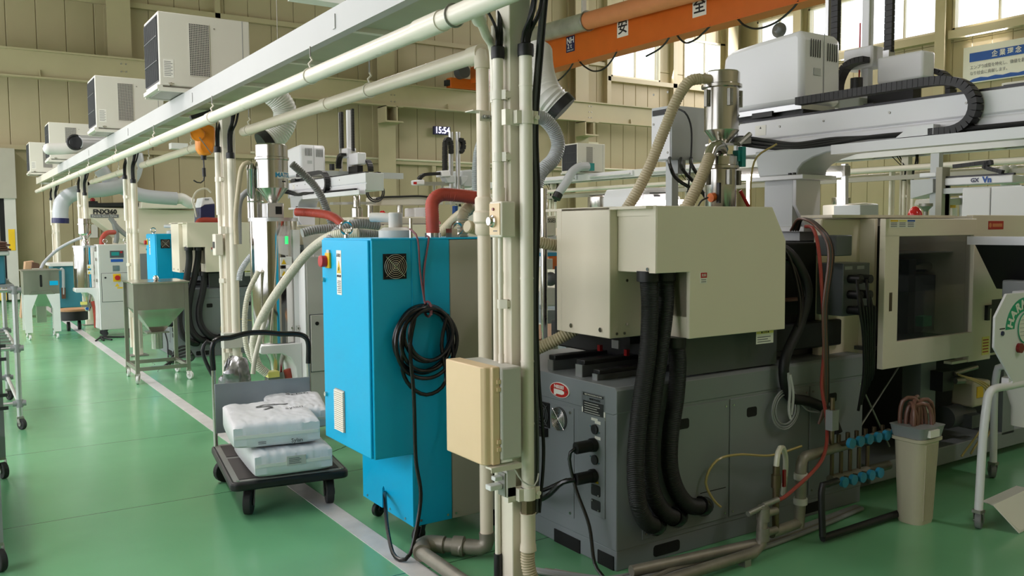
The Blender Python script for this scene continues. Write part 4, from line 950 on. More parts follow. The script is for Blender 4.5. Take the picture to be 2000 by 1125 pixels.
# ================================================================== STEEL HOPPERS ON CASTERS
hp = thing('steel_hopper', 'square stainless hopper on a tall wheeled frame with glossy lid', 'hopper stand', (1.8, 9.35, 0))
X0, X1, Y0, Y1 = 1.56, 2.04, 9.08, 9.62
for x, y_ in ((X0, Y0), (X1, Y0), (X0, Y1), (X1, Y1)): part('leg', MB().box((x-.018, y_-.018, .1), (x+.018, y_+.018, .98)), 'steel_brushed', hp)
for a, b in (((X0, Y0), (X1, Y0)), ((X1, Y0), (X1, Y1)), ((X1, Y1), (X0, Y1)), ((X0, Y1), (X0, Y0))): part('lower_rail', MB().bar((a[0], a[1], .14), (b[0], b[1], .14), .03, .035), 'steel_brushed', hp)
part('bin', MB().box((X0+.01, Y0+.01, .72), (X1-.01, Y1-.01, .98)), 'steel_brushed', hp)
part('lid', MB().box((X0-.03, Y0-.03, .98), (X1+.03, Y1+.03, .995)), 'steel', hp, bev=.003)
part('lid_knob', MB().ball((1.8, 9.3, 1.02), .03).cyl((1.8, 9.3, .995), (1.8, 9.3, 1.02), .012, n=8), 'steel_mirror', hp)
cxh, cyh = 1.8, 9.35
part('cone', MB().loft([[(X0+.012, Y0+.012, .72), (X1-.012, Y0+.012, .72), (X1-.012, Y1-.012, .72), (X0+.012, Y1-.012, .72)], [(cxh-.06, cyh-.06, .48), (cxh+.06, cyh-.06, .48), (cxh+.06, cyh+.06, .48), (cxh-.06, cyh+.06, .48)]]), 'steel', hp)
part('slide_gate', MB().box((cxh-.11, cyh-.11, .465), (cxh+.1, cyh+.1, .48)), 'steel_brushed', hp)
part('spout', MB().cyl((cxh, cyh, .3), (cxh, cyh, .465), .055, n=20), 'steel', hp)
for x, y_, a in ((X0, Y0, 250), (X1, Y0, 300), (X0, Y1, 270), (X1, Y1, 290)): caster(hp, x-1.8, y_-9.35, .1, .04, R(a), 'white_paint', .025, hub='steel')
h2 = thing('bin_hopper', 'low steel hopper bin on white legs at the aisle edge', 'hopper stand', (1.14, 13.85, 0))
X0, X1, Y0, Y1 = .92, 1.36, 13.62, 14.1
part('bin', MB().box((X0, Y0, .63), (X1, Y1, .95)), 'steel_brushed', h2)
part('rim', MB().box((X0-.02, Y0-.02, .95), (X1+.02, Y1+.02, .965)), 'steel_brushed', h2)
part('cone', MB().loft([[(X0+.1, Y0-.004, .68), (X1-.1, Y0-.004, .68), (X1-.1, Y1-.1, .68), (X0+.1, Y1-.1, .68)], [(X0+.06, Y0-.004, .63), (X1-.06, Y0-.004, .63), (X1-.06, Y1, .63), (X0+.06, Y1, .63)], [(1.08, 13.78, .45), (1.2, 13.78, .45), (1.2, 13.94, .45), (1.08, 13.94, .45)]]), 'steel', h2)
part('spout', MB().box((1.08, 13.79, .22), (1.2, 13.93, .45)), 'steel', h2)
for x in (X0, X1-.1):
    s = 1 if x == X0 else -1; xo = X0 if s > 0 else X1
    part('leg', MB().prism([(xo, .1), (xo+s*.09, .1), (xo+s*.09, .42), (xo+s*.17, .63), (xo, .63)], 'y', Y0, Y0+.02), 'white_paint', h2)
    part('leg', MB().prism([(xo, .1), (xo+s*.06, .1), (xo+s*.06, .5), (xo+s*.1, .63), (xo, .63)], 'y', Y1-.02, Y1), 'white_paint', h2)
part('sight_slot', MB().prism(rrect(1.12, .73, 1.15, .9, .014), 'y', Y0-.003, Y0), 'dark_void', h2)
part('maker_label', MB().box((1.24, Y0-.003, .75), (1.345, Y0, .81)), 'cyan', h2)
for x, y_ in ((X0+.05, Y0+.03), (X1-.05, Y0+.03), (X0+.05, Y1-.03), (X1-.05, Y1-.03)): caster(h2, x-1.14, y_-13.85, .1, .035, R(280), 'white_paint', .025, hub='steel')
solo('suction_hose', MB().tube([(1.16, 13.85, .98), (1.22, 13.88, 1.08), (1.4, 13.9, 1.25), (1.62, 13.8, 1.38), (1.75, 13.7, 1.42)], .022, 10), 'hose_grey', 'grey suction hose from the low hopper bin to the far dryer', 'hose')

# ================================================================== CARTS AT THE LEFT EDGE
ca = thing('pipe_cart', 'aluminium pipe frame cart at the left edge with a grey box on top', 'cart', (.05, 8.2, 0))
AX = (-.4, .445); AY = (7.5, 8.9)
for x in AX:
    for y_ in AY: part('leg', MB().cyl((x, y_, .1), (x, y_, 1.07), .019, n=12), 'alu', ca)
for z in (1.06, .62, .2):
    for x in AX: part('rail', MB().cyl((x, AY[0], z), (x, AY[1], z), .016, n=10), 'alu', ca)
    for y_ in AY: part('rail', MB().cyl((AX[0], y_, z), (AX[1], y_, z), .016, n=10), 'alu', ca)
    for x in AX:
        for y_ in AY: part('joint', MB().cyl((x, y_, z-.03), (x, y_, z+.03), .026, n=10).cyl((x-.045, y_, z), (x+.045, y_, z), .022, n=10), 'grey_mid', ca)
for k in range(5): part('cross_bar', MB().cyl((AX[0], 7.7+k*.25, .62), (AX[1], 7.7+k*.25, .62), .014, n=8), 'alu', ca)
part('top_board', MB().box((AX[0]-.02, AY[0], 1.08), (AX[1]-.0, AY[1], 1.1)), 'grey_mid', ca)
for x in AX:
    for y_ in AY: caster(ca, x-.05, y_-8.2, .1, .042, R(300), 'rubber', .028)
tb = thing('teal_crate', 'dark teal crate on top of the pipe cart', 'crate', (0, 8.2, 1.1))
part('crate_body', MB().box((-.4, 7.62, 1.1), (.40, 8.7, 1.32)), 'teal_box', tb, bev=.01)
part('rim', MB().box((-.42, 7.58, 1.32), (.43, 8.74, 1.355)), 'white_paint', tb, bev=.008)
for k in range(4): solo('cardboard_sheet', MB().box((-.42, 7.56+.03*k, 1.357+k*.017), (.44-.02*(k % 2), 8.7-.03*k, 1.37+k*.017)), 'brown', ('brown board sheet lying directly on the white crate rim', 'brown board sheet second from the crate', 'brown board sheet third from the crate', 'topmost brown board sheet on the crate')[k], 'board', 'board sheets on the crate')
c2 = thing('tool_cart', 'grey square-leg cart at the left edge nearest the viewer', 'cart', (-.2, 5.2, 0))
for x, y_ in ((.15, 4.4), (.25, 6.07), (-.55, 4.45), (-.5, 6.1)): part('leg', MB().box((x-.024, y_-.024, .13), (x+.024, y_+.024, .95)), 'grey_mid', c2)
for z in (.25, .6, .92):
    part('shelf', MB().prism([(-.53, 4.47), (.13, 4.42), (.23, 6.05), (-.48, 6.08)], 'z', z, z+.02), 'grey_mid', c2)
for z in (.42, .5, .72, .8): part('hook', MB().box((.24, 6.04, z), (.3, 6.06, z+.02)), 'grey_dark', c2)
for x, y_ in ((.15, 4.4), (.25, 6.07), (-.55, 4.45), (-.5, 6.1)): caster(c2, x+.2, y_-5.2, .13, .05, R(290), 'rubber', .03)
# ================================================================== INJECTION MOULDING MACHINE
def chain(parent, P, w, h, pitch, ax, m='black', name='chain_link', world=True):
    """cable carrier: separate links along a path in a plane whose normal is ax; links share one mesh"""
    P = resample(catmull([V(p) for p in P], .01), pitch)
    me = MB().box((-pitch*.47, -w/2, -h/2), (pitch*.47, w/2, h/2)).box((-pitch*.55, -w*.36, -h*.36), (pitch*.55, w*.36, h*.36)).mesh(name, m)
    off = root_of(parent).location if world else V()
    for a, b in zip(P, P[1:]):
        t = (b-a).normalized(); y_ = V(ax); z_ = t.cross(y_).normalized()
        o = bpy.data.objects.new(name, me); link(o, parent); c = (a+b)/2-off
        o.matrix_local = Matrix(((t.x, y_.x, z_.x, c.x), (t.y, y_.y, z_.y, c.y), (t.z, y_.z, z_.z, c.z), (0, 0, 0, 1)))
def screwY(parent, x, y, z, r=.007, m='steel'): part('screw', MB().cyl((x, y-.004, z), (x, y, z), r, n=8), m, parent)
def screwX(parent, x, y, z, r=.007, m='steel'): part('screw', MB().cyl((x-.004, y, z), (x, y, z), r, n=8), m, parent)
def make_machine():
    t = thing('injection_machine', 'large cream and grey injection moulding machine on the right', 'machine', (4.0, 3.4, 0), 'injection moulding machines')
    X, S, B = 2.4, 2.84, 3.98
    base = part('base', MB().box((X, S, .09), (4.13, B, .73)), 'machine_grey', t, bev=.004)
    part('top_rim', MB().prism([(S-.004, .7), (S+.02, .69), (B-.02, .69), (B+.004, .7), (B+.004, .8), (B-.01, .812), (S+.01, .812), (S-.004, .8)], 'x', X-.003, 4.14), 'machine_grey', t, bev=.003)
    sk = part('skirt', MB().box((X+.004, S+.004, .0), (4.13, B, .09)), 'machine_grey', t, bev=.004)
    for a, b in ((2.62, 2.78), (3.62, 3.8)): part('fork_pocket', MB().prism(rrect(a, .018, b, .07, .015), 'y', S+.001, S+.02), 'dark_void', sk)
    for a, b in ((3.1, 3.3), (2.86, 2.97)): part('fork_pocket', MB().box((X-.001, a, .0), (X+.02, b, .062)), 'dark_void', sk)
    # side doors with recessed pulls
    for x0, x1, hx in ((2.545, 3.085, 2.79), (3.097, 3.67, 3.245), (3.682, 4.11, 3.86)):
        d = part('side_door', MB().box((x0, S-.006, .115), (x1, S, .685)), 'machine_grey', t, bev=.003)
        part('pull', MB().prism(rrect(hx-.035, .583, hx+.035, .63, .012), 'y', S-.0075, S-.0055), 'dark_void', d)
        for z in (.14, .655): screwY(d, x0+.02, S-.006, z, .005); screwY(d, x1-.02, S-.006, z, .005)
    part('panel_seam', MB().box((2.9, S-.0065, .262), (3.07, S-.0055, .266)), 'dark_void', t)
    # end face
    ep = part('end_panel', MB().box((X-.004, 3.14, .155), (X, 3.6, .672)), 'machine_grey', t, bev=.003)
    for y_, z in ((3.165, .648), (3.165, .175), (3.34, .662)): screwX(ep, X-.004, y_, z)
    part('end_panel', MB().box((X-.004, 2.915, .215), (X, 3.11, .67)), 'machine_grey', t, bev=.003)
    bd = part('maker_badge', MB().cyl((X-.008, 3.245, .742), (X-.001, 3.245, .742), .036, n=36), 'sticker_white', t)
    for v in bd.data.vertices: v.co.y = (v.co.y+3.4-3.245)*2.1-3.4+3.245
    b2 = part('badge_face', MB().cyl((X-.0095, 3.245, .742), (X-.008, 3.245, .742), .033, n=36), 'red', bd)
    for v in b2.data.vertices: v.co.y = (v.co.y+3.4-3.245)*2.15-3.4+3.245
    textX('NISSEI', .022, (X-.0105, 3.245, .757), 'sticker_white', bd, bold=.0006, sx=1.3)
    part('badge_mark', MB().prism([(3.285, .716), (3.268, .716), (3.268, .723), (3.222, .723), (3.205, .729), (3.205, .739), (3.222, .745), (3.285, .745)], 'x', X-.0105, X-.0095), 'sticker_white', bd)
    for y_ in (3.302, 3.188): screwX(bd, X-.0095, y_, .742, .004)
    rp = part('rating_plate', MB().box((X-.003, 2.915, .655), (X, 3.08, .765)), 'sticker_white', t)
    part('plate_dark', MB().box((X-.004, 2.925, .665), (X-.003, 3.07, .725)), 'black', rp); part('plate_dark', MB().box((X-.004, 2.925, .748), (X-.003, 3.07, .76)), 'black', rp)
    textX('INJECTION MOLDING MACHINE', .0085, (X-.0042, 2.997, .754), 'sticker_white', rp); textX('NISSEI PLASTIC', .012, (X-.0042, 2.985, .736), 'ink', rp)
    for k in range(5): part('print_line', MB().box((X-.0045, 2.95+.01*(k % 3), .672+k*.0105), (X-.004, 3.06, .675+k*.0105)), 'grey_plastic', rp)
    fan_grille(t, (X-.006, 3.245, .606), .112, 'x', 7, back='grey_dark', wire='steel', rnd=True)
    fan_grille(t, (X-.006, 3.385, .605), .12, 'x', 4, back='black', wire='grey_dark')
    part('inlet', MB().box((X-.03, 3.34, .5), (X, 3.42, .54)), 'black', t)
    for z in (.606, .468): part('socket', MB().cyl((X-.012, 2.982, z), (X, 2.982, z), .022, n=18), 'black', t); [screwX(t, X-.004, 2.982+dy, z+dz, .004) for dy, dz in ((.03, .01), (-.03, -.01))]
    for z in (.632, .562): part('tag', MB().box((X-.0045, 2.945, z), (X-.004, 2.985, z+.014)), 'sticker_white', t)
    part('tag', MB().box((X-.0045, 2.965, .643), (X-.004, 3.01, .655)), 'sticker_white', t)
    for z in (.535, .395):
        p = part('plug', MB().cyl((X-.1, 3.0, z-.005), (X, 2.985, z), .027, n=14), 'black', t)
        part('plug_collar', MB().cyl((X-.025, 2.99, z), (X-.004, 2.986, z), .031, n=14), 'black', p)
    part('tag', MB().box((X-.005, 2.96, .363), (X-.004, 2.995, .373)), 'yellow', t)
    for z in (.33, .262): 
        q = part('blank_plate', MB().prism(rrect(2.945, z-.025, 3.01, z+.025, .008), 'x', X-.006, X-.003), 'black', t); screwX(q, X-.006, 2.955, z-.018, .004); screwX(q, X-.006, 2.998, z+.018, .004)
    part('power_cable', MB().tube([(X-.1, 3.0, .39), (X-.14, 3.05, .37), (X-.16, 3.12, .3), (X-.13, 3.25, .24), (X-.06, 3.42, .22)], .012, 8), 'black_gloss', t)
    part('power_cable', MB().tube([(X-.1, 3.0, .53), (X-.12, 3.02, .49), (X-.1, 3.0, .35), (X-.08, 2.93, .2), (X-.09, 2.88, .05), (X-.1, 2.8, .01)], .008, 8), 'black_gloss', t)
    # rails
    for y0, y1, z1, z2 in ((3.37, 3.41, .862, .885), (3.14, 3.19, .868, .89), (3.03, 3.065, .84, .86)):
        r = part('slide_rail', MB().box((2.45, y0, .812), (4.1, y1, z1)), 'machine_grey_dark', t, bev=.002)
        part('rail_head', MB().box((2.455, y0-.006, z1), (4.1, y1+.006, z2)), 'dark_metal', r, bev=.004)
    for y0, y1, z1 in ((3.37, 3.41, .862), (3.14, 3.19, .868), (3.03, 3.065, .84)): part('rail_end', MB().box((2.445, y0, .812), (2.45, y1, z1)), 'alu', t)
    # injection unit
    part('carriage', MB().box((2.78, 2.92, .86), (4.05, 3.85, 1.0)), 'black', t, bev=.01)
    part('carriage', MB().box((2.7, 3.1, .95), (3.35, 3.7, 1.3)), 'black', t)
    part('lower_guard', MB().box((2.8, 2.86, .82), (3.45, 2.88, .99)), 'grey_dark', t)
    part('bracket_tag', MB().box((2.688, 3.17, .92), (2.7, 3.22, .96)), 'alu', t)
    for y_ in (3.3, 3.1): part('red_block', MB().box((2.68, y_, .895), (2.698, y_+.02, .925)), 'red_dark', t)
    part('barrel_housing', MB().box((3.38, 2.98, .95), (4.12, 3.85, 1.415)), 'dark_void', t, bev=.01)
    part('heater_plate', MB().box((3.45, 2.9, 1.12), (3.75, 3.1, 1.13)), 'brown', t)
    # cover A: left upright box
    part('end_cover', MB().box((2.5, 3.008, 1.0), (2.69, 3.372, 1.594)), 'machine_cream', t, bev=.004)
    part('end_cover_strip', MB().box((2.503, 3.374, 1.0), (2.69, 3.415, 1.593)), 'machine_cream', t, bev=.004)
    for y_, z in ((3.07, 1.035), (3.29, 1.035)): part('screw', MB().cyl((2.494, y_, z), (2.5, y_, z), .011, n=10), 'steel', t)
    for x, z in ((2.6, 1.26), (2.6, 1.06), (2.585, 1.02), (2.54, 1.02)): screwY(t, x, 3.008, z, .007)
    # cover B
    poly = [(2.543, 1.592), (3.274, 1.592), (3.372, 1.433), (3.375, 1.008), (2.738, 1.008), (2.741, 1.304), (2.543, 1.304)]
    cv = part('side_cover', MB().prism(poly, 'y', 2.75, 2.768), 'machine_cream', t, bev=.003)
    part('cover_box', MB().box((2.545, 2.768, 1.304), (2.741, 3.006, 1.59)).box((2.741, 2.768, 1.1), (3.27, 3.5, 1.58)), 'machine_cream', t, bev=.003)
    part('cover_lip', MB().box((2.539, 2.79, 1.55), (2.545, 3.006, 1.594)).box((2.539, 2.752, 1.304), (2.545, 2.792, 1.594)), 'machine_cream', t)
    part('inner_plate', MB().box((2.741, 2.768, 1.01), (2.76, 2.98, 1.304)), 'machine_cream', t)
    part('top_cover', MB().box((2.5, 2.77, 1.58), (3.27, 3.5, 1.592)), 'machine_cream', t)
    screwX(t, 2.539, 2.8, 1.32, .008)
    lb = part('warning_label', MB().box((2.803, 2.7485, 1.25), (2.845, 2.75, 1.3)), 'sticker_white', cv)
    part('label_red', MB().box((2.805, 2.7478, 1.275), (2.843, 2.7485, 1.298)), 'red', lb); textY('危険', .014, (2.824, 2.7476, 1.286), 'sticker_white', lb)
    for k in range(2): part('print_line', MB().box((2.808, 2.7478, 1.256+k*.009), (2.838, 2.7485, 1.259+k*.009)), 'ink_grey', lb)
    l2 = part('warning_label', MB().box((3.2, 2.773, .945), (3.32, 2.775, 1.008)), 'sticker_white', t)
    part('label_yellow', MB().box((3.2, 2.7722, .993), (3.32, 2.773, 1.008)), 'yellow_pale', l2); textY('▲注意▲', .015, (3.26, 2.772, 1.0), 'ink', l2)
    for k in range(3): part('print_line', MB().box((3.207, 2.7722, .953+k*.011), (3.3-.02*(k % 2), 2.773, .957+k*.011)), 'ink_grey', l2)
    # thick black ribbed hoses
    for P_ in ([(2.575, 2.84, 1.3), (2.57, 2.82, 1.15), (2.53, 2.79, .95), (2.46, 2.76, .72), (2.42, 2.74, .5), (2.435, 2.74, .33), (2.5, 2.76, .23), (2.6, 2.81, .175)],
               [(2.685, 2.85, 1.3), (2.67, 2.83, 1.15), (2.62, 2.81, .95), (2.565, 2.79, .75), (2.535, 2.785, .55), (2.555, 2.785, .36), (2.63, 2.79, .24), (2.735, 2.815, .185)],
               [(2.73, 2.83, 1.0), (2.73, 2.81, .9), (2.7, 2.79, .75), (2.66, 2.78, .6), (2.655, 2.78, .45), (2.7, 2.785, .33), (2.79, 2.8, .24), (2.9, 2.815, .205)]):
        h = part('black_hose', MB().tube(P_, .0385, 16, rib=.0018, pitch=.0075), 'black_hose', t)
        e = V(P_[-1]); part('elbow', MB().tube([e+V((-.03, -.008, .015)), e, e+V((.03, .02, -.004)), e+V((.035, .045, -.005))], .044, 16), 'black_gloss', h)
        s = V(P_[0]); part('nut', MB().cyl(s+V((0, 0, -.035)), s+V((0, 0, .01)), .05, n=10), 'black', h)
    # clamp side
    part('centre_panel', MB().box((3.9, 2.95, .785), (4.27, 3.0, 1.54)), 'machine_cream', t, bev=.01)
    part('centre_side', MB().box((4.235, 2.86, .785), (4.26, 3.0, 1.54)), 'machine_cream', t, bev=.004)
    d = part('sliding_door', MB().box((4.165, 2.75, .735), (5.05, 2.785, .875)).box((4.165, 2.75, 1.443), (5.05, 2.785, 1.538)).box((4.165, 2.75, .87), (4.29, 2.785, 1.45)).box((5.028, 2.75, .87), (5.05, 2.785, 1.45)), 'machine_cream', t, bev=.003)
    part('window', MB().box((4.28, 2.77, .865), (5.035, 2.775, 1.45)), 'glass_smoke', d)
    part('pull', MB().box((4.21, 2.7485, 1.045), (4.235, 2.7505, 1.145)), 'brass', d)
    lx = part('notice_strip', MB().box((4.2, 2.7485, 1.49), (4.43, 2.75, 1.532)), 'sticker_white', d)
    for k, m_ in enumerate(('yellow', 'yellow_pale', 'blue')): part('notice_head', MB().box((4.203+k*.077, 2.7478, 1.522), (4.272+k*.077, 2.7485, 1.531)), m_, lx); [part('print_line', MB().box((4.206+k*.077, 2.7478, 1.495+j*.009), (4.262+k*.077, 2.7485, 1.499+j*.009)), 'ink_grey', lx) for j in range(3)]
    part('interior_back', MB().box((4.2, 3.7, .8), (5.1, 3.72, 1.5)), 'grey_dark', t)
    part('interior_floor', MB().box((4.2, 2.85, .82), (5.1, 3.7, .84)), 'grey_dark', t)
    part('interior_side', MB().box((4.27, 2.86, .8), (4.29, 3.7, 1.5)), 'black', t); part('interior_side', MB().box((5.08, 2.86, .8), (5.1, 3.7, 1.5)), 'black', t)
    pf = part('dot_panel', MB().box((4.3, 3.3, 1.3), (4.66, 3.31, 1.5)), 'grey_mid', t)
    for i in range(4):
        for j in range(6):
            if j != 4 or i > 1: part('glint_dot', MB().cyl((4.46+i*.035, 3.296, 1.33+j*.027), (4.46+i*.035, 3.3, 1.33+j*.027), .007, n=8), 'sticker_white', pf)  # white dots stand in for lamp reflections in the door window
    part('tray_plate', MB().prism([(4.3, 2.9), (5.08, 2.9), (5.08, 3.4), (4.3, 3.4)], 'z', 1.34, 1.345), 'alu', t)
    part('platen', MB().box((4.75, 2.98, .86), (4.82, 3.6, 1.3)), 'black', t); part('platen', MB().box((4.3, 3.05, .86), (4.72, 3.5, 1.22)), 'grey_dark', t)
    part('mould_plate', MB().box((4.84, 3.0, .86), (5.06, 3.5, 1.2)), 'machine_grey_dark', t); part('green_block', MB().box((4.86, 2.95, .9), (4.95, 3.0, .96)), 'green', t)
    part('tag', MB().box((4.58, 3.04, 1.17), (4.64, 3.05, 1.2)), 'sticker_white', t); part('tag', MB().box((4.58, 3.04, 1.1), (4.66, 3.05, 1.15)), 'sticker_white', t)
    for z in (.95, 1.25): part('tie_bar', MB().cyl((4.3, 3.05, z), (5.06, 3.05, z), .03, n=16), 'steel', t)
    rc = part('clamp_cover', MB().prism([(5.06, .69), (5.06, 1.56), (6.6, 1.56), (6.6, .62), (5.75, .66), (5.75, 1.05), (5.3, 1.05), (5.3, .69)], 'y', 2.78, 2.82), 'machine_cream', t, bev=.004)
    part('cover_box', MB().box((5.07, 2.82, .7), (6.6, 3.9, 1.555)), 'machine_cream', t)
    part('inspection_opening', MB().box((5.3, 2.8, .72), (5.75, 2.83, 1.05)), 'black', rc)
    rl = part('red_label', MB().box((5.23, 2.778, 1.475), (5.4, 2.78, 1.525)), 'red', rc); part('label_logo', MB().cyl((5.25, 2.7774, 1.5), (5.25, 2.778, 1.5), .015, n=12), 'orange_pale', rl); part('label_bar', MB().box((5.275, 2.7774, 1.49), (5.385, 2.778, 1.51)), 'orange_pale', rl)
    part('notice', MB().box((5.2, 2.778, .72), (5.28, 2.78, .83)), 'yellow_pale', rc)
    for k in range(5): part('print_line', MB().box((5.207, 2.7775, .735+k*.018), (5.27, 2.778, .742+k*.018)), 'red_hose', rc)
    part('top_ledge', MB().box((4.36, 2.9, 1.545), (5.08, 3.9, 1.56)), 'machine_cream', t); part('top_ledge', MB().box((3.92, 2.9, 1.545), (4.36, 3.1, 1.56)), 'machine_cream', t); part('rear_ledge', MB().box((3.72, 3.6, 1.545), (4.36, 3.9, 1.56)), 'machine_cream', t)
    for p_, q_ in (((1772, 690), (1655, 872)), ((1690, 770), (1737, 872))): part('brace_rod', MB().cyl(on(*p_, 'y', 2.93), on(*q_, 'y', 2.93), .006, n=6), 'zinc', t)
    part('door_rail', MB().box((4.9, 2.79, .69), (5.2, 2.84, .705)), 'machine_cream', t)
    part('lever', MB().box((5.22, 2.76, 1.0), (5.34, 2.78, 1.02)).box((5.22, 2.76, .93), (5.245, 2.78, 1.02)), 'black', t)
    # lower frame under the clamp
    part('lower_frame', MB().box((4.13, 3.0, .0), (6.4, 3.9, .14)), 'machine_grey', t, bev=.004)
    part('frame_rail', MB().box((4.3, 2.9, .05), (6.2, 3.0, .16)), 'machine_grey', t, bev=.006)
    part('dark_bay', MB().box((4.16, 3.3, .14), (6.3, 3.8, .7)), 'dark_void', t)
    part('frame_post', MB().box((4.9, 2.98, .14), (5.06, 3.1, .72)), 'machine_grey', t); part('frame_post', MB().box((5.7, 2.9, .14), (5.85, 3.1, .72)), 'machine_grey', t)
    part('valve_block', MB().box((5.0, 2.9, .5), (5.12, 2.98, .62)), 'black', t); part('valve_stem', MB().cyl((5.12, 2.9, .6), (5.3, 2.86, .63), .014, n=8).cyl((5.1, 2.88, .56), (5.16, 2.86, .56), .02, n=8), 'zinc', t)
    part('oil_bottle', MB().box((5.35, 2.9, .36), (5.55, 3.05, .52)), 'bin_plastic', t, bev=.015); part('bottle_label', MB().box((5.38, 2.895, .42), (5.45, 2.9, .49)), 'yellow', t)
    part('motor', MB().cyl((5.2, 3.0, .3), (5.45, 3.0, .3), .07, n=16).box((5.3, 2.88, .24), (5.42, 2.95, .32)), 'grey_dark', t)
    part('notice', MB().box((4.93, 2.975, .36), (5.03, 2.98, .42)), 'sticker_white', t)
    for k in range(3): part('clear_tube', MB().tube([(5.12, 2.88, .6), (5.3+.03*k, 2.8, .5), (5.35-.05*k, 2.78, .3), (5.25-.1*k, 2.8, .12)], .006, 6), 'tube_clear', t)
    # control boxes and plugs by the nozzle
    part('relay_box', MB().box((3.74, 2.74, 1.35), (3.87, 2.86, 1.455)), 'machine_grey_dark', t, bev=.006)
    cp = part('connector_panel', MB().box((3.83, 2.76, 1.04), (4.05, 2.92, 1.31)), 'machine_grey_dark', t, bev=.004)
    for z in (1.23, 1.15, 1.07):
        for x in (3.88, 3.96): part('plug', MB().cyl((x, 2.69, z), (x, 2.76, z), .022, n=12), 'black', cp)
    for x in (3.87, 3.97): part('tag', MB().box((x-.03, 2.758, 1.278), (x+.03, 2.76, 1.295)), 'grey_mid', cp)
    for k in range(6):
        x = 3.83+.025*k
        part('control_cable', MB().tube([(x, 2.68, 1.23-.08*(k % 3)), (x-.02, 2.65, 1.1), (3.86+.018*k, 2.66, .95), (3.9+.016*k, 2.68, .75), (3.92+.02*k, 2.72, .55+.03*k)], .008, 6), 'black_hose', t)
    for k in range(4): part('control_cable', MB().tube([(3.84+.02*k, 3.1, 1.48), (3.72+.01*k, 2.95, 1.54), (3.63+.01*k, 2.78, 1.5), (3.64+.012*k, 2.71, 1.38), (3.62+.01*k, 2.72, 1.1), (3.66+.01*k, 2.74, .85), (3.69+.01*k, 2.76, .6), (3.68, 2.78, .5)], .007, 6), ('brown_hose', 'grey_dark', 'brown_hose', 'black_hose')[k], t)
    part('water_hose', MB().tube([(3.63, 2.84, 1.5), (3.61, 2.78, 1.49), (3.6, 2.74, 1.4), (3.62, 2.73, 1.2), (3.66, 2.74, .9), (3.66, 2.75, .7), (3.64, 2.7, .52), (3.5, 2.62, .38), (3.25, 2.6, .27), (3.14, 2.6, .24)], .009, 8), 'red_tube', t)
    part('cable_bundle', MB().tube([(3.38, 2.95, 1.4), (3.5, 2.85, 1.38), (3.6, 2.8, 1.2), (3.55, 2.8, 1.02), (3.44, 2.79, .88), (3.42, 2.79, .78), (3.48, 2.8, .66), (3.62, 2.79, .62), (3.74, 2.77, .56), (3.78, 2.74, .45)], .026, 12), 'black_hose', t)
    for k in range(3): part('cable_bundle', MB().tube([(3.38, 2.93, 1.34+.04*k), (3.52-.02*k, 2.84, 1.32+.03*k), (3.58-.02*k, 2.8, 1.15), (3.52, 2.79, 1.0)], .009, 6), 'black_gloss', t)
    part('tie', MB().tube([(3.42, 2.765, .79), (3.43, 2.76, .7), (3.425, 2.76, .6), (3.44, 2.76, .56)], .007, 6).tube([(3.43, 2.76, .78), (3.45, 2.755, .68), (3.445, 2.76, .58)], .007, 6), 'plastic_film', t)
    for rr in (.075, .09, .1): part('coiled_tube', MB().ring((3.45, 2.8, .6), rr, .0045, 'y', n=28, k=6), 'grey_mid', t)
    part('coiled_tube', MB().tube([(3.52, 2.8, .66), (3.6, 2.79, .58), (3.68, 2.78, .56)], .0045, 6), 'grey_mid', t)
    part('looped_tube', MB().tube([(2.98, 2.78, .2), (2.94, 2.79, .24), (2.9, 2.8, .33), (2.96, 2.79, .42), (3.1, 2.78, .43), (3.3, 2.76, .4), (3.5, 2.74, .42)], .006, 6), 'tube_clear', t)
    return t
mc = make_machine()
# manifold of cooling water
mf = thing('water_manifold', 'row of brass cooling water valves with round blue handles', 'manifold', (3.8, 2.65, 0))
part('header', MB().cyl((3.5, 2.66, .4), (4.1, 2.66, .42), .024, n=14), 'zinc_dark', mf); part('header', MB().cyl((3.62, 2.66, .25), (4.1, 2.66, .25), .024, n=14), 'zinc_dark', mf)
for k in range(6):
    x = 3.68+.072*k
    part('valve', MB().cyl((x, 2.66, .4), (x, 2.66, .47), .011, n=8).cyl((x, 2.66, .42), (x, 2.6, .44), .012, n=8), 'brass', mf)
    part('handle', MB().cyl((x, 2.58, .44), (x, 2.6, .44), .026, n=12), 'valve_blue', mf)
    if k < 5: part('handle', MB().cyl((x-.05, 2.58, .255), (x-.05, 2.6, .255), .026, n=12), 'valve_blue', mf); part('valve', MB().cyl((x-.05, 2.66, .25), (x-.05, 2.6, .255), .012, n=8).cyl((x-.05, 2.66, .25), (x-.05, 2.66, .38), .01, n=8), 'brass', mf)
part('riser', MB().tube([(3.36, 2.64, .07), (3.37, 2.64, .2), (3.37, 2.64, .36), (3.4, 2.645, .4), (3.5, 2.66, .4)], .026, 12), 'zinc_dark', mf)
for z in (.18, .3): part('union', MB().cyl((3.37, 2.64, z), (3.37, 2.64, z+.03), .033, n=12), 'grey_plastic', mf)
part('flow_meter', MB().box((3.6, 2.64, .5), (3.65, 2.68, .6)), 'grey_mid', mf); part('flow_meter', MB().cyl((3.625, 2.66, .43), (3.625, 2.66, .66), .012, n=8), 'brass', mf)
part('frame', MB().tube([(3.42, 2.55, .04), (3.42, 2.56, .26), (3.46, 2.56, .28), (3.55, 2.57, .28)], .016, 10).tube([(3.42, 2.55, .03), (4.15, 2.56, .03)], .018, 10, smooth=False).tube([(4.15, 2.56, .03), (4.17, 2.56, .22), (4.14, 2.56, .26), (4.05, 2.57, .26)], .018, 10), 'black', mf)
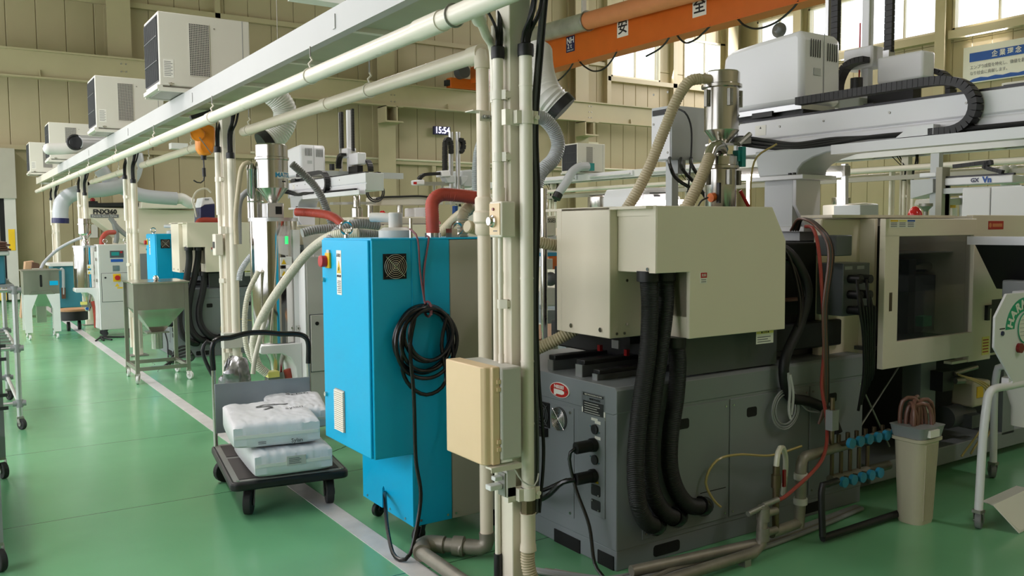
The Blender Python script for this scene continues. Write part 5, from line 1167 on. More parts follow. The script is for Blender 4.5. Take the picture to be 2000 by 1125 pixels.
# supply pipe along the floor in front of the machine
fp = thing('supply_pipe', 'grey steel supply pipe along the machine foot with tees and taps', 'pipe', (2.9, 2.6, 0))
part('pipe_run', MB().tube([(2.38, 2.72, .05), (3.05, 2.62, .06)], .024, 12, smooth=False).tube([(3.14, 2.62, .09), (3.36, 2.64, .09)], .024, 12, smooth=False), 'zinc_dark', fp)
part('pipe_run', MB().tube([(2.2, 2.58, .04), (2.98, 2.58, .045), (3.05, 2.6, .06), (3.06, 2.6, .24)], .024, 12, smooth=False), 'zinc_dark', fp)
for p in ((3.06, 2.6, .2), (3.06, 2.6, .11)): part('tee_fitting', MB().cyl((p[0], p[1], p[2]-.03), (p[0], p[1], p[2]+.03), .03, n=12).cyl(p, (p[0]+.09, p[1], p[2]), .018, n=10), 'zinc_dark', fp)
part('tap', MB().cyl((3.06, 2.6, .235), (2.96, 2.6, .22), .013, n=10), 'zinc', fp); part('tap', MB().cyl((3.06, 2.6, .24), (3.16, 2.6, .25), .013, n=10), 'zinc', fp)
part('ball_valve', MB().cyl((3.17, 2.62, .09), (3.17, 2.62, .4), .016, n=10).cyl((3.17, 2.62, .3), (3.17, 2.62, .36), .022, n=10), 'brass', fp)
part('valve_lever', MB().box((3.2, 2.6, .3), (3.215, 2.61, .38)), 'red_dark', fp)
part('short_hose', MB().tube([(3.17, 2.62, .4), (3.18, 2.62, .46), (3.22, 2.63, .48), (3.27, 2.65, .42), (3.33, 2.7, .3), (3.38, 2.75, .2)], .013, 8), 'hose_clear', fp)
part('support', MB().box((2.9, 2.56, 0), (2.94, 2.6, .03)), 'zinc', fp)
# loose cables along the floor
for k in range(5):
    solo('floor_cable', MB().tube([(2.05+.03*k, 3.1-.03*k, .012), (2.2+.03*k, 2.86-.04*k, .014+.012*(k % 2)), (2.34+.02*k, 2.76-.03*k, .02), (2.6, 2.74-.022*k, .02+.01*(k % 2)), (3.0, 2.73-.02*k, .014), (3.5, 2.74-.015*k, .014), (4.0, 2.78-.01*k, .014)], .011, 8), ('hose_grey_dark', 'grey_mid', 'hose_grey_dark', 'zinc_dark', 'grey_mid')[k], 'grey cable lying along the machine foot, %s of the bundle' % ORD[k], 'cable', 'grey cables along the machine foot')
# ================================================================== MATERIAL LOADER ON THE MACHINE
ld = thing('hopper_loader', 'two stacked stainless hopper loaders with clamp rims above the machine cover', 'loader', (3.62, 3.4, 1.45))
lx, ly = 3.618, 3.4
part('feed_throat', MB().cyl((lx, ly, 1.45), (lx, ly, 1.6), .06, n=20), 'steel', ld)
part('lower_vessel', MB().lathe((lx, ly, 1.5), [(.03, 0), (.085, .08), (.085, .315), (.1, .32), (.1, .335), (.09, .34), (.09, .385), (.08, .395), (.03, .4)], 40), 'steel', ld)
part('neck', MB().cyl((lx, ly, 1.89), (lx, ly, 1.96), .035, n=20), 'steel', ld)
part('gate_plate', MB().box((lx-.07, ly-.07, 1.945), (lx+.06, ly+.05, 1.955)), 'steel', ld)
part('cone', MB().lathe((lx, ly, 1.955), [(.04, 0), (.045, .01), (.095, .07), (.096, .075)], 36), 'steel', ld)
uv = part('upper_vessel', MB().lathe((lx, ly, 2.03), [(.094, 0), (.094, .225), (.11, .23), (.11, .245), (.098, .25), (.098, .31), (.09, .318), (.02, .32)], 40), 'steel', ld)
for a in (-.35, 1.0, -1.7):
    c_ = (lx+.1*math.sin(a), ly-.1*math.cos(a))
    part('latch', MB().cbox((c_[0], c_[1], 2.2), (.025, .02, .09)).cyl((c_[0], c_[1]-.01, 2.17), (c_[0], c_[1]-.01, 2.24), .006, n=6), 'zinc', ld)
    part('latch', MB().cbox((c_[0], c_[1], 1.77), (.02, .02, .08)), 'zinc', ld)
for k in range(4): part('rivet', MB().ball((lx+.095*math.sin(.85), ly-.095*math.cos(.85), 2.06+.05*k), .005, 8, 5), 'steel', ld)
part('sight_panel', band_cyl((lx, ly), .0945, 1.1, 1.75, 2.06, 2.2, .003), 'grey_plastic', ld)
part('hose_tail', MB().cyl((lx-.09, ly, 2.3), (lx-.17, ly+.02, 2.3), .027, n=16), 'hose_tan', ld)
part('elbow', MB().tube([(lx-.02, ly-.03, 1.92), (lx-.07, ly-.05, 1.94), (lx-.13, ly-.06, 1.92), (lx-.17, ly-.07, 1.86)], .033, 14), 'steel', ld)
part('solenoid', MB().box((lx+.06, ly-.07, 1.86), (lx+.1, ly-.03, 1.92)).box((lx+.08, ly-.08, 1.83), (lx+.11, ly-.05, 1.94)), 'teal', ld)
part('valve_bracket', MB().box((lx+.06, ly-.09, 1.96), (lx+.14, ly-.04, 1.99)).cyl((lx+.05, ly-.08, 1.95), (lx+.14, ly-.08, 2.01), .015, n=8), 'zinc', ld)
part('sensor', MB().cyl((lx-.1, ly-.02, 1.66), (lx-.03, ly-.02, 1.67), .025, n=14), 'orange', ld); part('sensor_flange', MB().box((lx-.075, ly-.06, 1.63), (lx-.06, ly+.04, 1.74)), 'black', ld)
part('signal_wire', MB().tube([(lx-.12, ly-.02, 1.66), (lx-.2, ly-.05, 1.64), (lx-.26, ly-.08, 1.6)], .005, 6), 'black', ld)
part('red_tube', MB().tube([(lx+.09, ly-.06, 1.7), (lx+.13, ly-.08, 1.62), (lx+.16, ly-.1, 1.55)], .01, 8), 'red', ld)
part('clear_tube', MB().tube([(lx+.22, ly-.2, 1.95), (lx+.15, ly-.12, 1.88), (lx+.13, ly-.1, 1.75), (lx+.13, ly-.1, 1.58)], .006, 6), 'tube_clear', ld)
solo('tan_hose', MB().tube([(lx-.15, ly+.01, 2.3), (lx-.22, ly+.03, 2.28), (lx-.29, ly+.05, 2.18), (lx-.36, ly+.08, 2.0), (lx-.45, ly+.1, 1.8), (lx-.56, ly+.12, 1.62), (lx-.68, ly+.15, 1.48)], .031, 18, rib=.004, pitch=.0145), 'hose_tan', 'long tan ribbed hose arching from the top of the steel loader', 'hose')
solo('tan_hose', MB().tube([(lx-.16, ly-.07, 1.88), (lx-.22, ly-.09, 1.8), (lx-.29, ly-.1, 1.7), (lx-.36, ly-.1, 1.6), (lx-.44, ly-.1, 1.48)], .033, 18, rib=.004, pitch=.0145), 'hose_tan', 'short tan ribbed hose running from the loader elbow into the cover', 'hose')
solo('tan_hose', MB().tube([(2.02, 3.45, 1.51), (2.3, 3.5, 1.46), (2.5, 3.46, 1.42), (2.65, 3.45, 1.4)], .03, 16, rib=.004, pitch=.013), 'hose_tan', 'tan ribbed hose entering the cover beside the near post', 'hose')
solo('tan_hose', MB().tube([(2.6, 3.35, 1.02), (2.5, 3.4, .96), (2.38, 3.5, .88), (2.3, 3.56, .8), (2.28, 3.58, .7)], .032, 16, rib=.004, pitch=.013), 'hose_tan', 'tan ribbed hose drooping below the cream end cover', 'hose')

# ================================================================== TAKE-OUT ROBOT
def make_robot():
    t = thing('takeout_robot', 'large white take-out robot mounted over the machine on the right', 'robot', (4.2, 3.3, 1.56), 'take-out robots')
    # pedestal
    part('pedestal_foot', MB().box((4.0, 3.14, 1.47), (4.33, 3.56, 1.5)), 'robot_white', t, bev=.004)
    part('pedestal_base', MB().box((4.04, 3.2, 1.42), (4.29, 3.5, 1.47)), 'robot_grey', t)
    part('pedestal', MB().box((4.06, 3.27, 1.5), (4.25, 3.45, 1.765)), 'robot_grey', t)
    part('gusset', MB().prism([(4.06, 1.765), (4.275, 1.765), (4.275, 1.5), (4.15, 1.5), (4.06, 1.62)], 'y', 3.245, 3.27), 'robot_white', t, bev=.003)
    part('gusset', MB().prism([(3.45, 1.5), (3.53, 1.5), (3.47, 1.62), (3.47, 1.765), (3.45, 1.765)], 'x', 4.06, 4.08), 'robot_grey', t)
    part('flange', MB().box((4.02, 3.17, 1.765), (4.32, 3.54, 1.79)), 'robot_white', t, bev=.003)
    part('bracket_arm', MB().prism([(3.5, 1.79), (3.53, 1.94), (2.95, 1.94), (2.92, 1.905), (3.03, 1.9), (3.12, 1.88), (3.19, 1.85), (3.22, 1.82), (3.225, 1.79)], 'x', 4.04, 4.3), 'robot_grey', t, bev=.008)
    for y_ in (3.24, 3.27): part('bolt_head', MB().box((4.03, y_-.008, 1.79), (4.045, y_+.008, 1.803)), 'black', t)
    # traverse beam
    bm_ = part('traverse_beam', MB().prism([(4.1, 1.93), (4.1, 2.0), (4.115, 2.01), (4.1, 2.02), (4.1, 2.125), (4.32, 2.125), (4.32, 1.93)], 'y', 1.2, 3.72), 'robot_white', t, bev=.004)
    part('beam_cap', MB().box((4.09, 3.72, 1.92), (4.33, 3.74, 2.13)), 'robot_grey', t)
    part('guide_rail', MB().box((4.12, 1.25, 2.125), (4.16, 3.7, 2.14)).box((4.27, 1.25, 2.125), (4.31, 3.7, 2.14)), 'dark_metal', t)
    for y_ in (3.4, 3.1, 2.7, 2.3, 1.95): part('screw', MB().cyl((4.095, y_, 2.08), (4.1, y_, 2.08), .006, n=8), 'zinc', t)
    nl = part('rating_label', MB().box((4.098, 3.5, 2.04), (4.1, 3.58, 2.1)), 'sticker_white', t); textX('▲', .016, (4.0975, 3.54, 2.085), 'ink', nl)
    # cable tray
    part('cable_tray', MB().prism([(4.02, 1.885), (4.1, 1.885), (4.1, 1.94), (4.094, 1.94), (4.094, 1.891), (4.026, 1.891), (4.026, 1.935), (4.02, 1.935)], 'y', 1.2, 2.99), 'robot_white', t)
    for k in range(3): part('harness', MB().tube([(4.06+.008*k, 1.4, 1.95), (4.06+.01*k, 2.3, 1.955), (4.05+.01*k, 2.75, 1.96), (4.04, 3.0, 1.945+.012*k), (4.05, 3.25, 1.94+.012*k), (4.06, 3.45, 1.96+.02*k), (4.0, 3.6, 1.99+.02*k), (3.85, 3.55, 2.0)], .011, 8), 'black_hose', t)
    # head cover
    prof = [(3.82, 2.2), (3.845, 2.42), (3.83, 2.53), (3.79, 2.575), (3.55, 2.592), (3.28, 2.606), (3.245, 2.58), (3.24, 2.22), (3.26, 2.195)]
    hc = part('head_cover', MB().prism(prof, 'x', 4.09, 4.44), 'robot_white', t, bev=.03)
    for k in range(5): part('vent_slot', MB().box((4.16+.02*k, 3.238, 2.46), (4.166+.02*k, 3.2395, 2.56)), 'dark_void', hc)
    for k in range(5): part('vent_slot', MB().box((4.31+.02*k, 3.238, 2.45), (4.316+.02*k, 3.2395, 2.55)), 'dark_void', hc)
    part('cover_seam', MB().box((4.276, 3.238, 2.22), (4.28, 3.2395, 2.6)), 'grey_mid', hc)
    part('latch_plate', MB().box((4.19, 3.238, 2.36), (4.25, 3.2395, 2.4)), 'robot_grey', hc)
    part('saddle', MB().box((4.1, 3.25, 2.165), (4.4, 3.8, 2.195)), 'alu', t); part('saddle_gap', MB().box((4.14, 3.27, 2.14), (4.36, 3.78, 2.165)), 'black', t)
    part('saddle_block', MB().box((4.09, 3.45, 2.145), (4.12, 3.6, 2.175)), 'black', t)
    # kick arms reaching across, with vertical arms
    part('kick_beam', MB().box((4.42, 3.3, 2.2), (5.6, 3.42, 2.28)), 'robot_grey', t)
    AX_ = 4.75
    h1a, h1b = on(1647, 92, 'x', AX_), on(1702, 133, 'x', AX_); h2a, h2b = on(1713, 110, 'x', AX_), on(1801, 154, 'x', AX_)
    part('arm_head', MB().box((AX_, h1b.y, h1b.z+.01), (AX_+.13, h1a.y, h1a.z-.02)), 'robot_white', t, bev=.012)
    part('arm_head', MB().box((AX_, h2b.y, h2b.z+.01), (AX_+.13, h2a.y, h2a.z-.01)), 'robot_white', t, bev=.014)
    part('slide_block', MB().box((4.78, 3.0, 2.2), (4.86, 3.3, h2b.z)), 'dark_metal', t); part('slide_rail', MB().box((4.74, 2.85, 2.2), (4.9, 3.5, 2.225)), 'alu', t); part('motor', MB().cyl((4.5, 3.18, 2.28), (4.5, 3.18, 2.36), .035, n=14), 'black', t)
    va = on(1694, 60, 'x', AX_+.05); vb = on(1618, 60, 'x', AX_+.05)
    part('vertical_arm', MB().box((AX_+.03, va.y-.025, 2.05), (AX_+.08, va.y+.025, 3.1)), 'robot_white', t, bev=.004)
    part('vertical_arm', MB().box((AX_+.03, vb.y-.012, 2.2), (AX_+.07, vb.y+.012, 3.1)), 'alu', t)
    part('red_tube', MB().cyl((AX_+.05, va.y+.05, 2.2), (AX_+.05, va.y+.05, 2.75), .005, n=8), 'red', t)
    c1 = on(1632, 60, 'x', AX_+.05); c2 = on(1737, 60, 'x', AX_+.05)
    chain(t, [(AX_+.05, c1.y, 3.1), (AX_+.05, c1.y, h1a.z)], .05, .035, .035, (0, 1, 0)); chain(t, [(AX_+.05, c2.y, 3.1), (AX_+.05, c2.y, h2a.z+.02)], .05, .03, .035, (0, 1, 0))
    part('chain_end', MB().box((AX_+.02, c2.y-.02, h2a.z-.02), (AX_+.08, c2.y+.02, h2a.z+.03)), 'alu', t)
    chain(t, [(4.06, 3.24, 2.2), (4.06, 3.0, 2.2), (4.06, 2.6, 2.2), (4.06, 2.4, 2.195), (4.06, 2.29, 2.16), (4.06, 2.235, 2.08), (4.06, 2.25, 2.0), (4.06, 2.32, 1.955), (4.06, 2.45, 1.95)], .06, .042, .028, (1, 0, 0))
    part('chain_bracket', MB().prism([(2.42, 1.94), (2.62, 1.94), (2.55, 1.985), (2.42, 1.99)], 'x', 4.03, 4.09), 'robot_white', t)
    chain(t, [on(x, y, 'x', 4.7) for x, y in ((1692, 116), (1672, 120), (1654, 130), (1643, 148), (1637, 168), (1638, 182))], .07, .035, .028, (1, 0, 0))
    chain(t, [on(x, y, 'x', 4.9) for x, y in ((1822, 138), (1840, 143), (1852, 155), (1857, 170), (1857, 184))], .07, .03, .028, (1, 0, 0))
    part('chain_tray', MB().box((4.4, 3.0, 2.17), (4.8, 3.06, 2.19)), 'black', t)
    return t
rb = make_robot()
# grey controller box left of the loader
gc = thing('controller_box', 'pale grey controller box standing behind the tan loader hose', 'control box', (3.6, 4.1, 1.75))
def px_box(px0, py0, pxc, px1, py1, y0, x_c=None):
    """box whose near upright edge is at pixel column pxc on plane y=y0; left face spans px0..pxc, front face pxc..px1"""
    a = on(pxc, py0, 'y', y0); b = on(pxc, py1, 'y', y0); l = on(px0, (py0+py1)/2, 'x', a.x); r = on(px1, (py0+py1)/2, 'y', y0)
    return (a.x, y0, b.z), (r.x, l.y, a.z)
A_, B_ = px_box(1272, 205, 1312, 1385, 312, 4.3)
part('casing', MB().box(A_, B_), 'robot_grey', gc, bev=.006)
part('front_panel', MB().box((A_[0]-.006, A_[1]+.01, A_[2]+.01), (A_[0], B_[1]-.01, B_[2]-.06)), 'robot_white', gc)
part('handle', MB().box((A_[0]-.008, A_[1]+.03, B_[2]-.055), (A_[0], B_[1]-.02, B_[2]-.02)), 'black', gc)
for k in range(3):
    for j in (0, 1): part('screw', MB().cyl((A_[0]-.01, (A_[1]+.03, B_[1]-.03)[j], A_[2]+.05+.2*k), (A_[0]-.006, (A_[1]+.03, B_[1]-.03)[j], A_[2]+.05+.2*k), .008, n=8), 'zinc', gc)
part('connector', MB().box((A_[0]+.05, A_[1]-.01, A_[2]-.09), (A_[0]+.12, A_[1]+.06, A_[2])), 'grey_mid', gc)
part('stand', MB().box((B_[0]-.3, B_[1]-.15, 0), (B_[0]-.24, B_[1]-.09, A_[2])), 'robot_grey', gc)
solo('loop_cable', MB().tube([V((A_[0]+.06, 4.33, B_[2]-.01)), on(1325, 213, 'y', 4.25), on(1340, 222, 'y', 4.2), on(1350, 250, 'y', 4.2), on(1350, 300, 'y', 4.2), on(1345, 360, 'y', 4.2), on(1340, 400, 'y', 4.2)], .006, 6), 'black', 'black cable hanging over the grey controller box', 'cable')
for k, P_ in enumerate(([(1308, 320), (1318, 345), (1340, 362), (1375, 378)], [(1330, 325), (1345, 345), (1365, 365), (1378, 385)], [(1350, 320), (1362, 340), (1376, 355)])):
    solo('control_cable', MB().tube([on(P_[0][0], 308, 'y', 4.34)]+pts(P_, 'y', 4.05), .012, 8), 'black_hose', 'black control cable drooping from controller box to loader, %s from the left' % ORD[k], 'cable', 'control cables behind the loader')

# ================================================================== BIN, GRANULATOR
wb_ = thing('waste_bin', 'tall beige plastic bin on the floor holding brown hoses', 'bin', (4.09, 2.5, 0))
def rr3(cx, cy, w, d, r, z): return [(cx+p[0], cy+p[1], z) for p in rrect(-w/2, -d/2, w/2, d/2, r, 4)]
part('bin_body', MB().loft([rr3(4.09, 2.5, .15, .13, .045, 0), rr3(4.09, 2.5, .158, .138, .05, .02), rr3(4.09, 2.5, .192, .165, .05, .42), rr3(4.09, 2.5, .205, .178, .035, .425), rr3(4.09, 2.5, .205, .178, .035, .44)]), 'bin_plastic', wb_)
for k in range(15): part('rib', MB().bar((4.05+.0058*k, 2.5-.0685, .02), (4.04+.0072*k, 2.5-.082, .41), .0032, .003, up=(0, 1, 0)), 'bin_plastic', wb_)
tr = thing('hose_tray', 'grey plastic tray with a white tag sitting in the beige bin', 'tray', (4.09, 2.5, .44))
part('tray_body', MB().loft([rr3(4.09, 2.5, .19, .165, .025, .441), rr3(4.09, 2.5, .21, .185, .025, .495), rr3(4.09, 2.5, .22, .19, .025, .5)]), 'grey_mid', tr)
part('tag', MB().box((4.04, 2.398, .452), (4.12, 2.414, .487)), 'sticker_white', tr)
for k in range(8):
    rnd = random.Random(k); x0 = 4.01+.011*k; y_ = 2.44+.017*k
    an = rnd.uniform(-1.2, 1.2); ca_, sa_ = math.cos(an), math.sin(an); hx, hy = 4.09+.009*(k-3.5), 2.5+rnd.uniform(-.03, .03); zt_ = .58+rnd.uniform(0, .07)
    solo('brown_hose', MB().tube([(hx+ca_*d_, hy+sa_*d_, z_) for d_, z_ in ((-.05, .46), (-.05, zt_-.06), (-.035, zt_-.012), (0, zt_), (.03, zt_-.012), (.045, zt_-.06), (.048, .46))], .0105, 8), 'brown_hose', 'loop of brown rubber hose in the beige bin, %s by height' % ORD[k], 'hose', 'brown hose loops in the bin')
gr = thing('granulator', 'white wheeled granulator with a green fan-shaped emblem at the right edge', 'granulator', (4.7, 2.25, 0))
G = 2.25
part('front_plate', MB().prism([(4.4, 1.16), (4.3, 1.05), (4.3, .9), (4.52, .68), (5.2, .68), (5.2, 1.16)], 'y', G-.012, G), 'robot_white', gr, bev=.003)
part('body', MB().box((4.75, G, .75), (5.2, G+.14, 1.15)), 'robot_white', gr, bev=.006)
ec = (4.585, 1.0)
arc = [(ec[0]+.185*math.cos(R(a)), ec[1]-.02+.155*math.sin(R(a))) for a in range(180, 29, -10)]+[(ec[0]+.1*math.cos(R(a)), ec[1]-.02+.085*math.sin(R(a))) for a in range(30, 181, 10)]
em = part('emblem', MB().prism(arc, 'y', G-.0135, G-.012), 'green', gr)
for i, (ch, a) in enumerate(zip('HARMO', (165, 142, 119, 96, 73))):
    cx_, cz_ = ec[0]+.143*math.cos(R(a)), ec[1]-.02+.118*math.sin(R(a))
    text(ch, .066, (cx_, G-.014, cz_), (math.sin(R(a)), 0, -math.cos(R(a))), (math.cos(R(a)), 0, math.sin(R(a))), 'sticker_white', gr, bold=.0025)
part('dial', MB().cyl((ec[0]+.01, G-.016, ec[1]-.02), (ec[0]+.01, G-.012, ec[1]-.02), .078, n=30), 'sticker_white', gr)
part('dial_ring', MB().ring((ec[0]+.01, G-.016, ec[1]-.02), .078, .003, 'y', n=30, k=6), 'green', gr)
for k in range(5): part('dial_line', MB().box((ec[0]-.055+.004*abs(k-2), G-.0168, ec[1]-.06+.02*k), (ec[0]+.07, G-.016, ec[1]-.058+.02*k)), 'grey_mid', gr)
bt = part('button', MB().cyl((4.37, G-.018, .965), (4.37, G-.012, .965), .012, n=12), 'navy', gr); part('print_line', MB().box((4.345, G-.0128, .985), (4.395, G-.012, .991)), 'ink', gr)
part('button', MB().cyl((4.53, G-.03, .88), (4.53, G-.012, .88), .025, n=16), 'red_dark', gr)
part('leg_frame', MB().tube([(4.225, G, .09), (4.23, G, .2), (4.245, G, .45), (4.27, G, .62), (4.29, G, .67), (4.34, G, .69), (4.5, G, .69), (5.2, G, .69)], .02, 14, step=.015), 'robot_white', gr)
part('leg_frame', MB().tube([(5.16, G+.42, .09), (5.16, G+.42, .6), (5.16, G+.35, .68), (5.16, G+.02, .69)], .02, 14), 'robot_white', gr)
part('bolt_plate', MB().box((4.46, G-.006, .67), (4.52, G+.03, .73)).cyl((4.49, G-.014, .7), (4.49, G-.006, .7), .014, n=10), 'robot_white', gr)
caster(gr, 4.225-4.7, 0, .1, .045, R(20), 'rubber_grey', .03); caster(gr, 5.16-4.7, .42, .1, .045, R(40), 'rubber_grey', .03)
hpf = part('feed_hopper', MB().loft([[(4.72, 2.3, 1.4), (5.6, 2.3, 1.4), (5.6, 2.58, 1.4), (4.72, 2.58, 1.4)], [(5.0, 2.4, 1.14), (5.35, 2.4, 1.14), (5.35, 2.6, 1.14), (5.0, 2.6, 1.14)]]), 'black', gr)
part('hopper_rim', MB().prism([(4.68, 2.26), (5.65, 2.26), (5.65, 2.27), (4.69, 2.27), (4.69, 2.6), (4.68, 2.6)], 'z', 1.395, 1.44), 'alu', gr)
part('guard_box', MB().box((4.86, 2.35, 1.1), (5.2, 2.5, 1.2)), 'grey_mid', gr, bev=.01); part('warning_triangle', MB().prism([(4.88, 1.12), (4.93, 1.12), (4.905, 1.165)], 'y', 2.346, 2.35), 'yellow', gr)
part('funnel_bag', MB().loft([rr3(4.95, 2.4, .2, .2, .06, .66), rr3(4.95, 2.4, .12, .12, .04, .5), rr3(4.93, 2.4, .1, .1, .03, .4)]), 'sticker_white', gr)
cA, cB, cC, cD, cE, cF = on(1918, 980, 'z', .1), on(1985, 950, 'z', .13), on(1940, 988, 'z', .12), on(2010, 955, 'z', .15), on(1990, 1042, 'z', .004), on(2075, 1000, 'z', .004)
ch = MB()
for P4 in ((cA, cB, cD, cC), (cC, cD, cF, cE)):
    ch._add([p+V((0, 0, d)) for d in (0, .004) for p in P4], [(3, 2, 1, 0), (4, 5, 6, 7), (0, 1, 5, 4), (1, 2, 6, 5), (2, 3, 7, 6), (3, 0, 4, 7)])
solo('steel_chute', ch, 'sticker_white', 'bent white sheet tray leaning under the granulator', 'tray')
# ================================================================== SECOND MACHINE OF THE ROW (same models, 7.75 m farther along)
OFF = V((-.15, 7.75, 0))
for o_, lab in ((mc, 'farther cream and grey injection moulding machine behind the steel hopper'), (rb, 'farther white take-out robot above the steel vessels, below the drop duct')):
    dup(o_, o_.location+OFF, lab)
# navy and white loader on the second machine
nv = thing('navy_loader', 'navy and white material loader on top of the farther machine', 'loader', on(402, 426, 'y', 11.3))
a = pts([(391, 424), (391, 405), (396, 386), (413, 386), (420, 400), (420, 424)], 'y', 11.3)
part('lower_shell', MB().prism([(p.x, p.z) for p in pts([(391, 436), (391, 406), (400, 400), (420, 398), (420, 436)], 'y', 11.3)], 'y', 11.3, 11.6), 'navy', nv, bev=.01)
part('upper_shell', MB().prism([(p.x, p.z) for p in pts([(391, 406), (396, 386), (413, 385), (420, 398), (400, 400)], 'y', 11.3)], 'y', 11.3, 11.6), 'robot_white', nv, bev=.01)
part('display', MB().prism([(p.x, p.z) for p in pts([(400, 391), (400, 388), (408, 388), (408, 391)], 'y', 11.29)], 'y', 11.29, 11.3), 'grey_mid', nv)
solo('red_hose', MB().tube(pts([(386, 440), (388, 433), (396, 430), (412, 430), (430, 431)], 'y', 11.2), .035, 12, rib=.002, pitch=.02), 'red_hose', 'short red hose lying on the farther machine cover', 'hose')
solo('pale_cable', MB().tube(pts([(384, 424), (380, 405), (376, 392), (384, 374), (402, 368), (412, 376)], 'y', 11.4), .012, 8), 'hose_clear', 'pale cable arching left of the navy loader', 'cable')
# rubbish bag and black boxes by the trolley handle
jb_ = thing('scrap_bag', 'dark crumpled plastic bag of scrap behind the trolley handle', 'bag', on(455, 740, 'z', 0))
c0 = on(460, 725, 'y', 6.55)
m_ = MB().ball((c0.x, c0.y, .27), (.12, .11, .27), 30, 26)
m_.v = [(x+.05*mnoise.noise((x*14, y*14, z*10)), y+.05*mnoise.noise((x*14+9, y*14, z*10)), max(0, z+.05*mnoise.noise((x*12, y*12+5, z*12)))) for x, y, z in m_.v]
part('sack', m_, 'foil', jb_, ang=20)
solo('tag_card', MB().box(tuple(on(437, 652, 'y', 6.9)), tuple(on(468, 676, 'y', 6.99))), 'grey_plastic', 'pale instruction card hanging behind the trolley handle', 'card')

# ================================================================== OVERHEAD CRANE
gd = thing('crane_girder', 'orange crane girder overhead with black and white kanji plates', 'crane girder', (13, 14, 5.5))
GX0, GX1, GZ0, GZ1 = 13.0, 13.35, 5.5, 6.27
part('girder', MB().box((GX0, 2.0, GZ0), (GX1, 20.7, GZ1)), 'orange', gd, bev=.008)
part('flange', MB().box((GX0-.04, 2.0, GZ0-.02), (GX1+.04, 20.7, GZ0)), 'orange', gd)
for (px_, py_, ch, s_) in ((1216, 54, '安', .3), (1366, 12, '全', .3)):
    c_ = on(px_, py_, 'x', GX0-.005)
    pl_ = part('kanji_plate', MB().box((GX0-.006, c_.y-.19, c_.z-.2), (GX0, c_.y+.19, c_.z+.2)), 'sticker_white', gd); textX(ch, .34, (GX0-.008, c_.y, c_.z), 'ink', pl_, bold=.006)
c_ = on(1114, 86, 'x', GX0-.005)
pl_ = part('capacity_plate', MB().box((GX0-.006, c_.y-.17, c_.z-.19), (GX0, c_.y+.17, c_.z+.19)), 'navy', gd); textX('NH', .2, (GX0-.008, c_.y, c_.z+.08), 'sticker_white', pl_, bold=.004); textX('2 t', .15, (GX0-.008, c_.y+.03, c_.z-.05), 'sticker_white', pl_, bold=.003); textX('SUPER HOIST', .045, (GX0-.008, c_.y, c_.z-.15), 'sticker_white', pl_)
tp = thing('crane_tube', 'galvanised and orange tube running along the crane girder', 'tube', (12.7, 14, 6.2))
p0, p1, p2 = on(1000, 82, 'x', 12.7), on(1148, 41, 'x', 12.7), on(1560, -110, 'x', 12.7)
part('steel_length', MB().cyl(p0, p1, .21, n=24), 'galv', tp); part('orange_length', MB().cyl(p1, (12.7, 5, p1.z+(p1.z-p0.z)/(p1.y-p0.y)*(5-p1.y)), .2, n=24), 'orange_pale', tp)
part('hanger', MB().bar(p1+V((0, .15, .18)), p1+V((0, .15, .6)), .12, .04), 'grey_plastic', tp); part('clamp', MB().ring(p1, .22, .02, 'y', n=24), 'zinc', tp)
et = thing('crane_end_truck', 'small orange crane end carriage with motor on the runway beam', 'crane carriage', (12.6, 21.05, 5.32))
part('carriage', MB().box((11.8, 20.95, 5.33), (14.6, 21.2, 5.62)), 'orange', et, bev=.01)
part('upright', MB().box((12.45, 20.7, 5.5), (13.5, 21.0, 5.95)), 'orange', et, bev=.01)
part('motor', MB().cyl((12.05, 20.9, 5.75), (12.05, 20.62, 5.75), .18, n=18), 'grey_dark', et)
part('buffer', MB().box((11.7, 20.98, 5.4), (11.8, 21.15, 5.55)), 'rubber', et)
for k, (P_, lab) in enumerate((([(1120, 122), (1110, 138), (1092, 156), (1078, 160), (1066, 154)], 'festoon cable loop under the crane nearest the white duct'), ([(1130, 118), (1142, 130), (1160, 139), (1180, 134), (1196, 116), (1206, 98)], 'festoon cable loop under the crane left of the first window'), ([(1308, 72), (1298, 86), (1284, 98), (1262, 110)], 'festoon cable loop under the crane across the first window'), ([(1322, 68), (1330, 78), (1342, 84), (1360, 76), (1376, 62), (1388, 50)], 'festoon cable loop under the crane between the two windows'), ([(1440, 36), (1455, 50), (1480, 56), (1515, 44), (1545, 20), (1560, 2)], 'festoon cable loop under the crane above the robot cover'))):
    solo('festoon_cable', MB().tube(pts(P_, 'x', 13.0), .02, 6), 'black', lab, 'cable', 'festoon loops under the crane')
pa = solo('alarm_horn', MB().lathe((0, 0, 0), [(.08, .0), (.09, .12), (.16, .25), (.26, .3), (.26, .32)], 20, 'y'), 'grey_dark', 'dark round horn speaker on the wall above the robot cover', 'speaker'); pa.location = on(1514, 56, 'x', 23.8); pa.rotation_euler = (0, 0, R(-75))

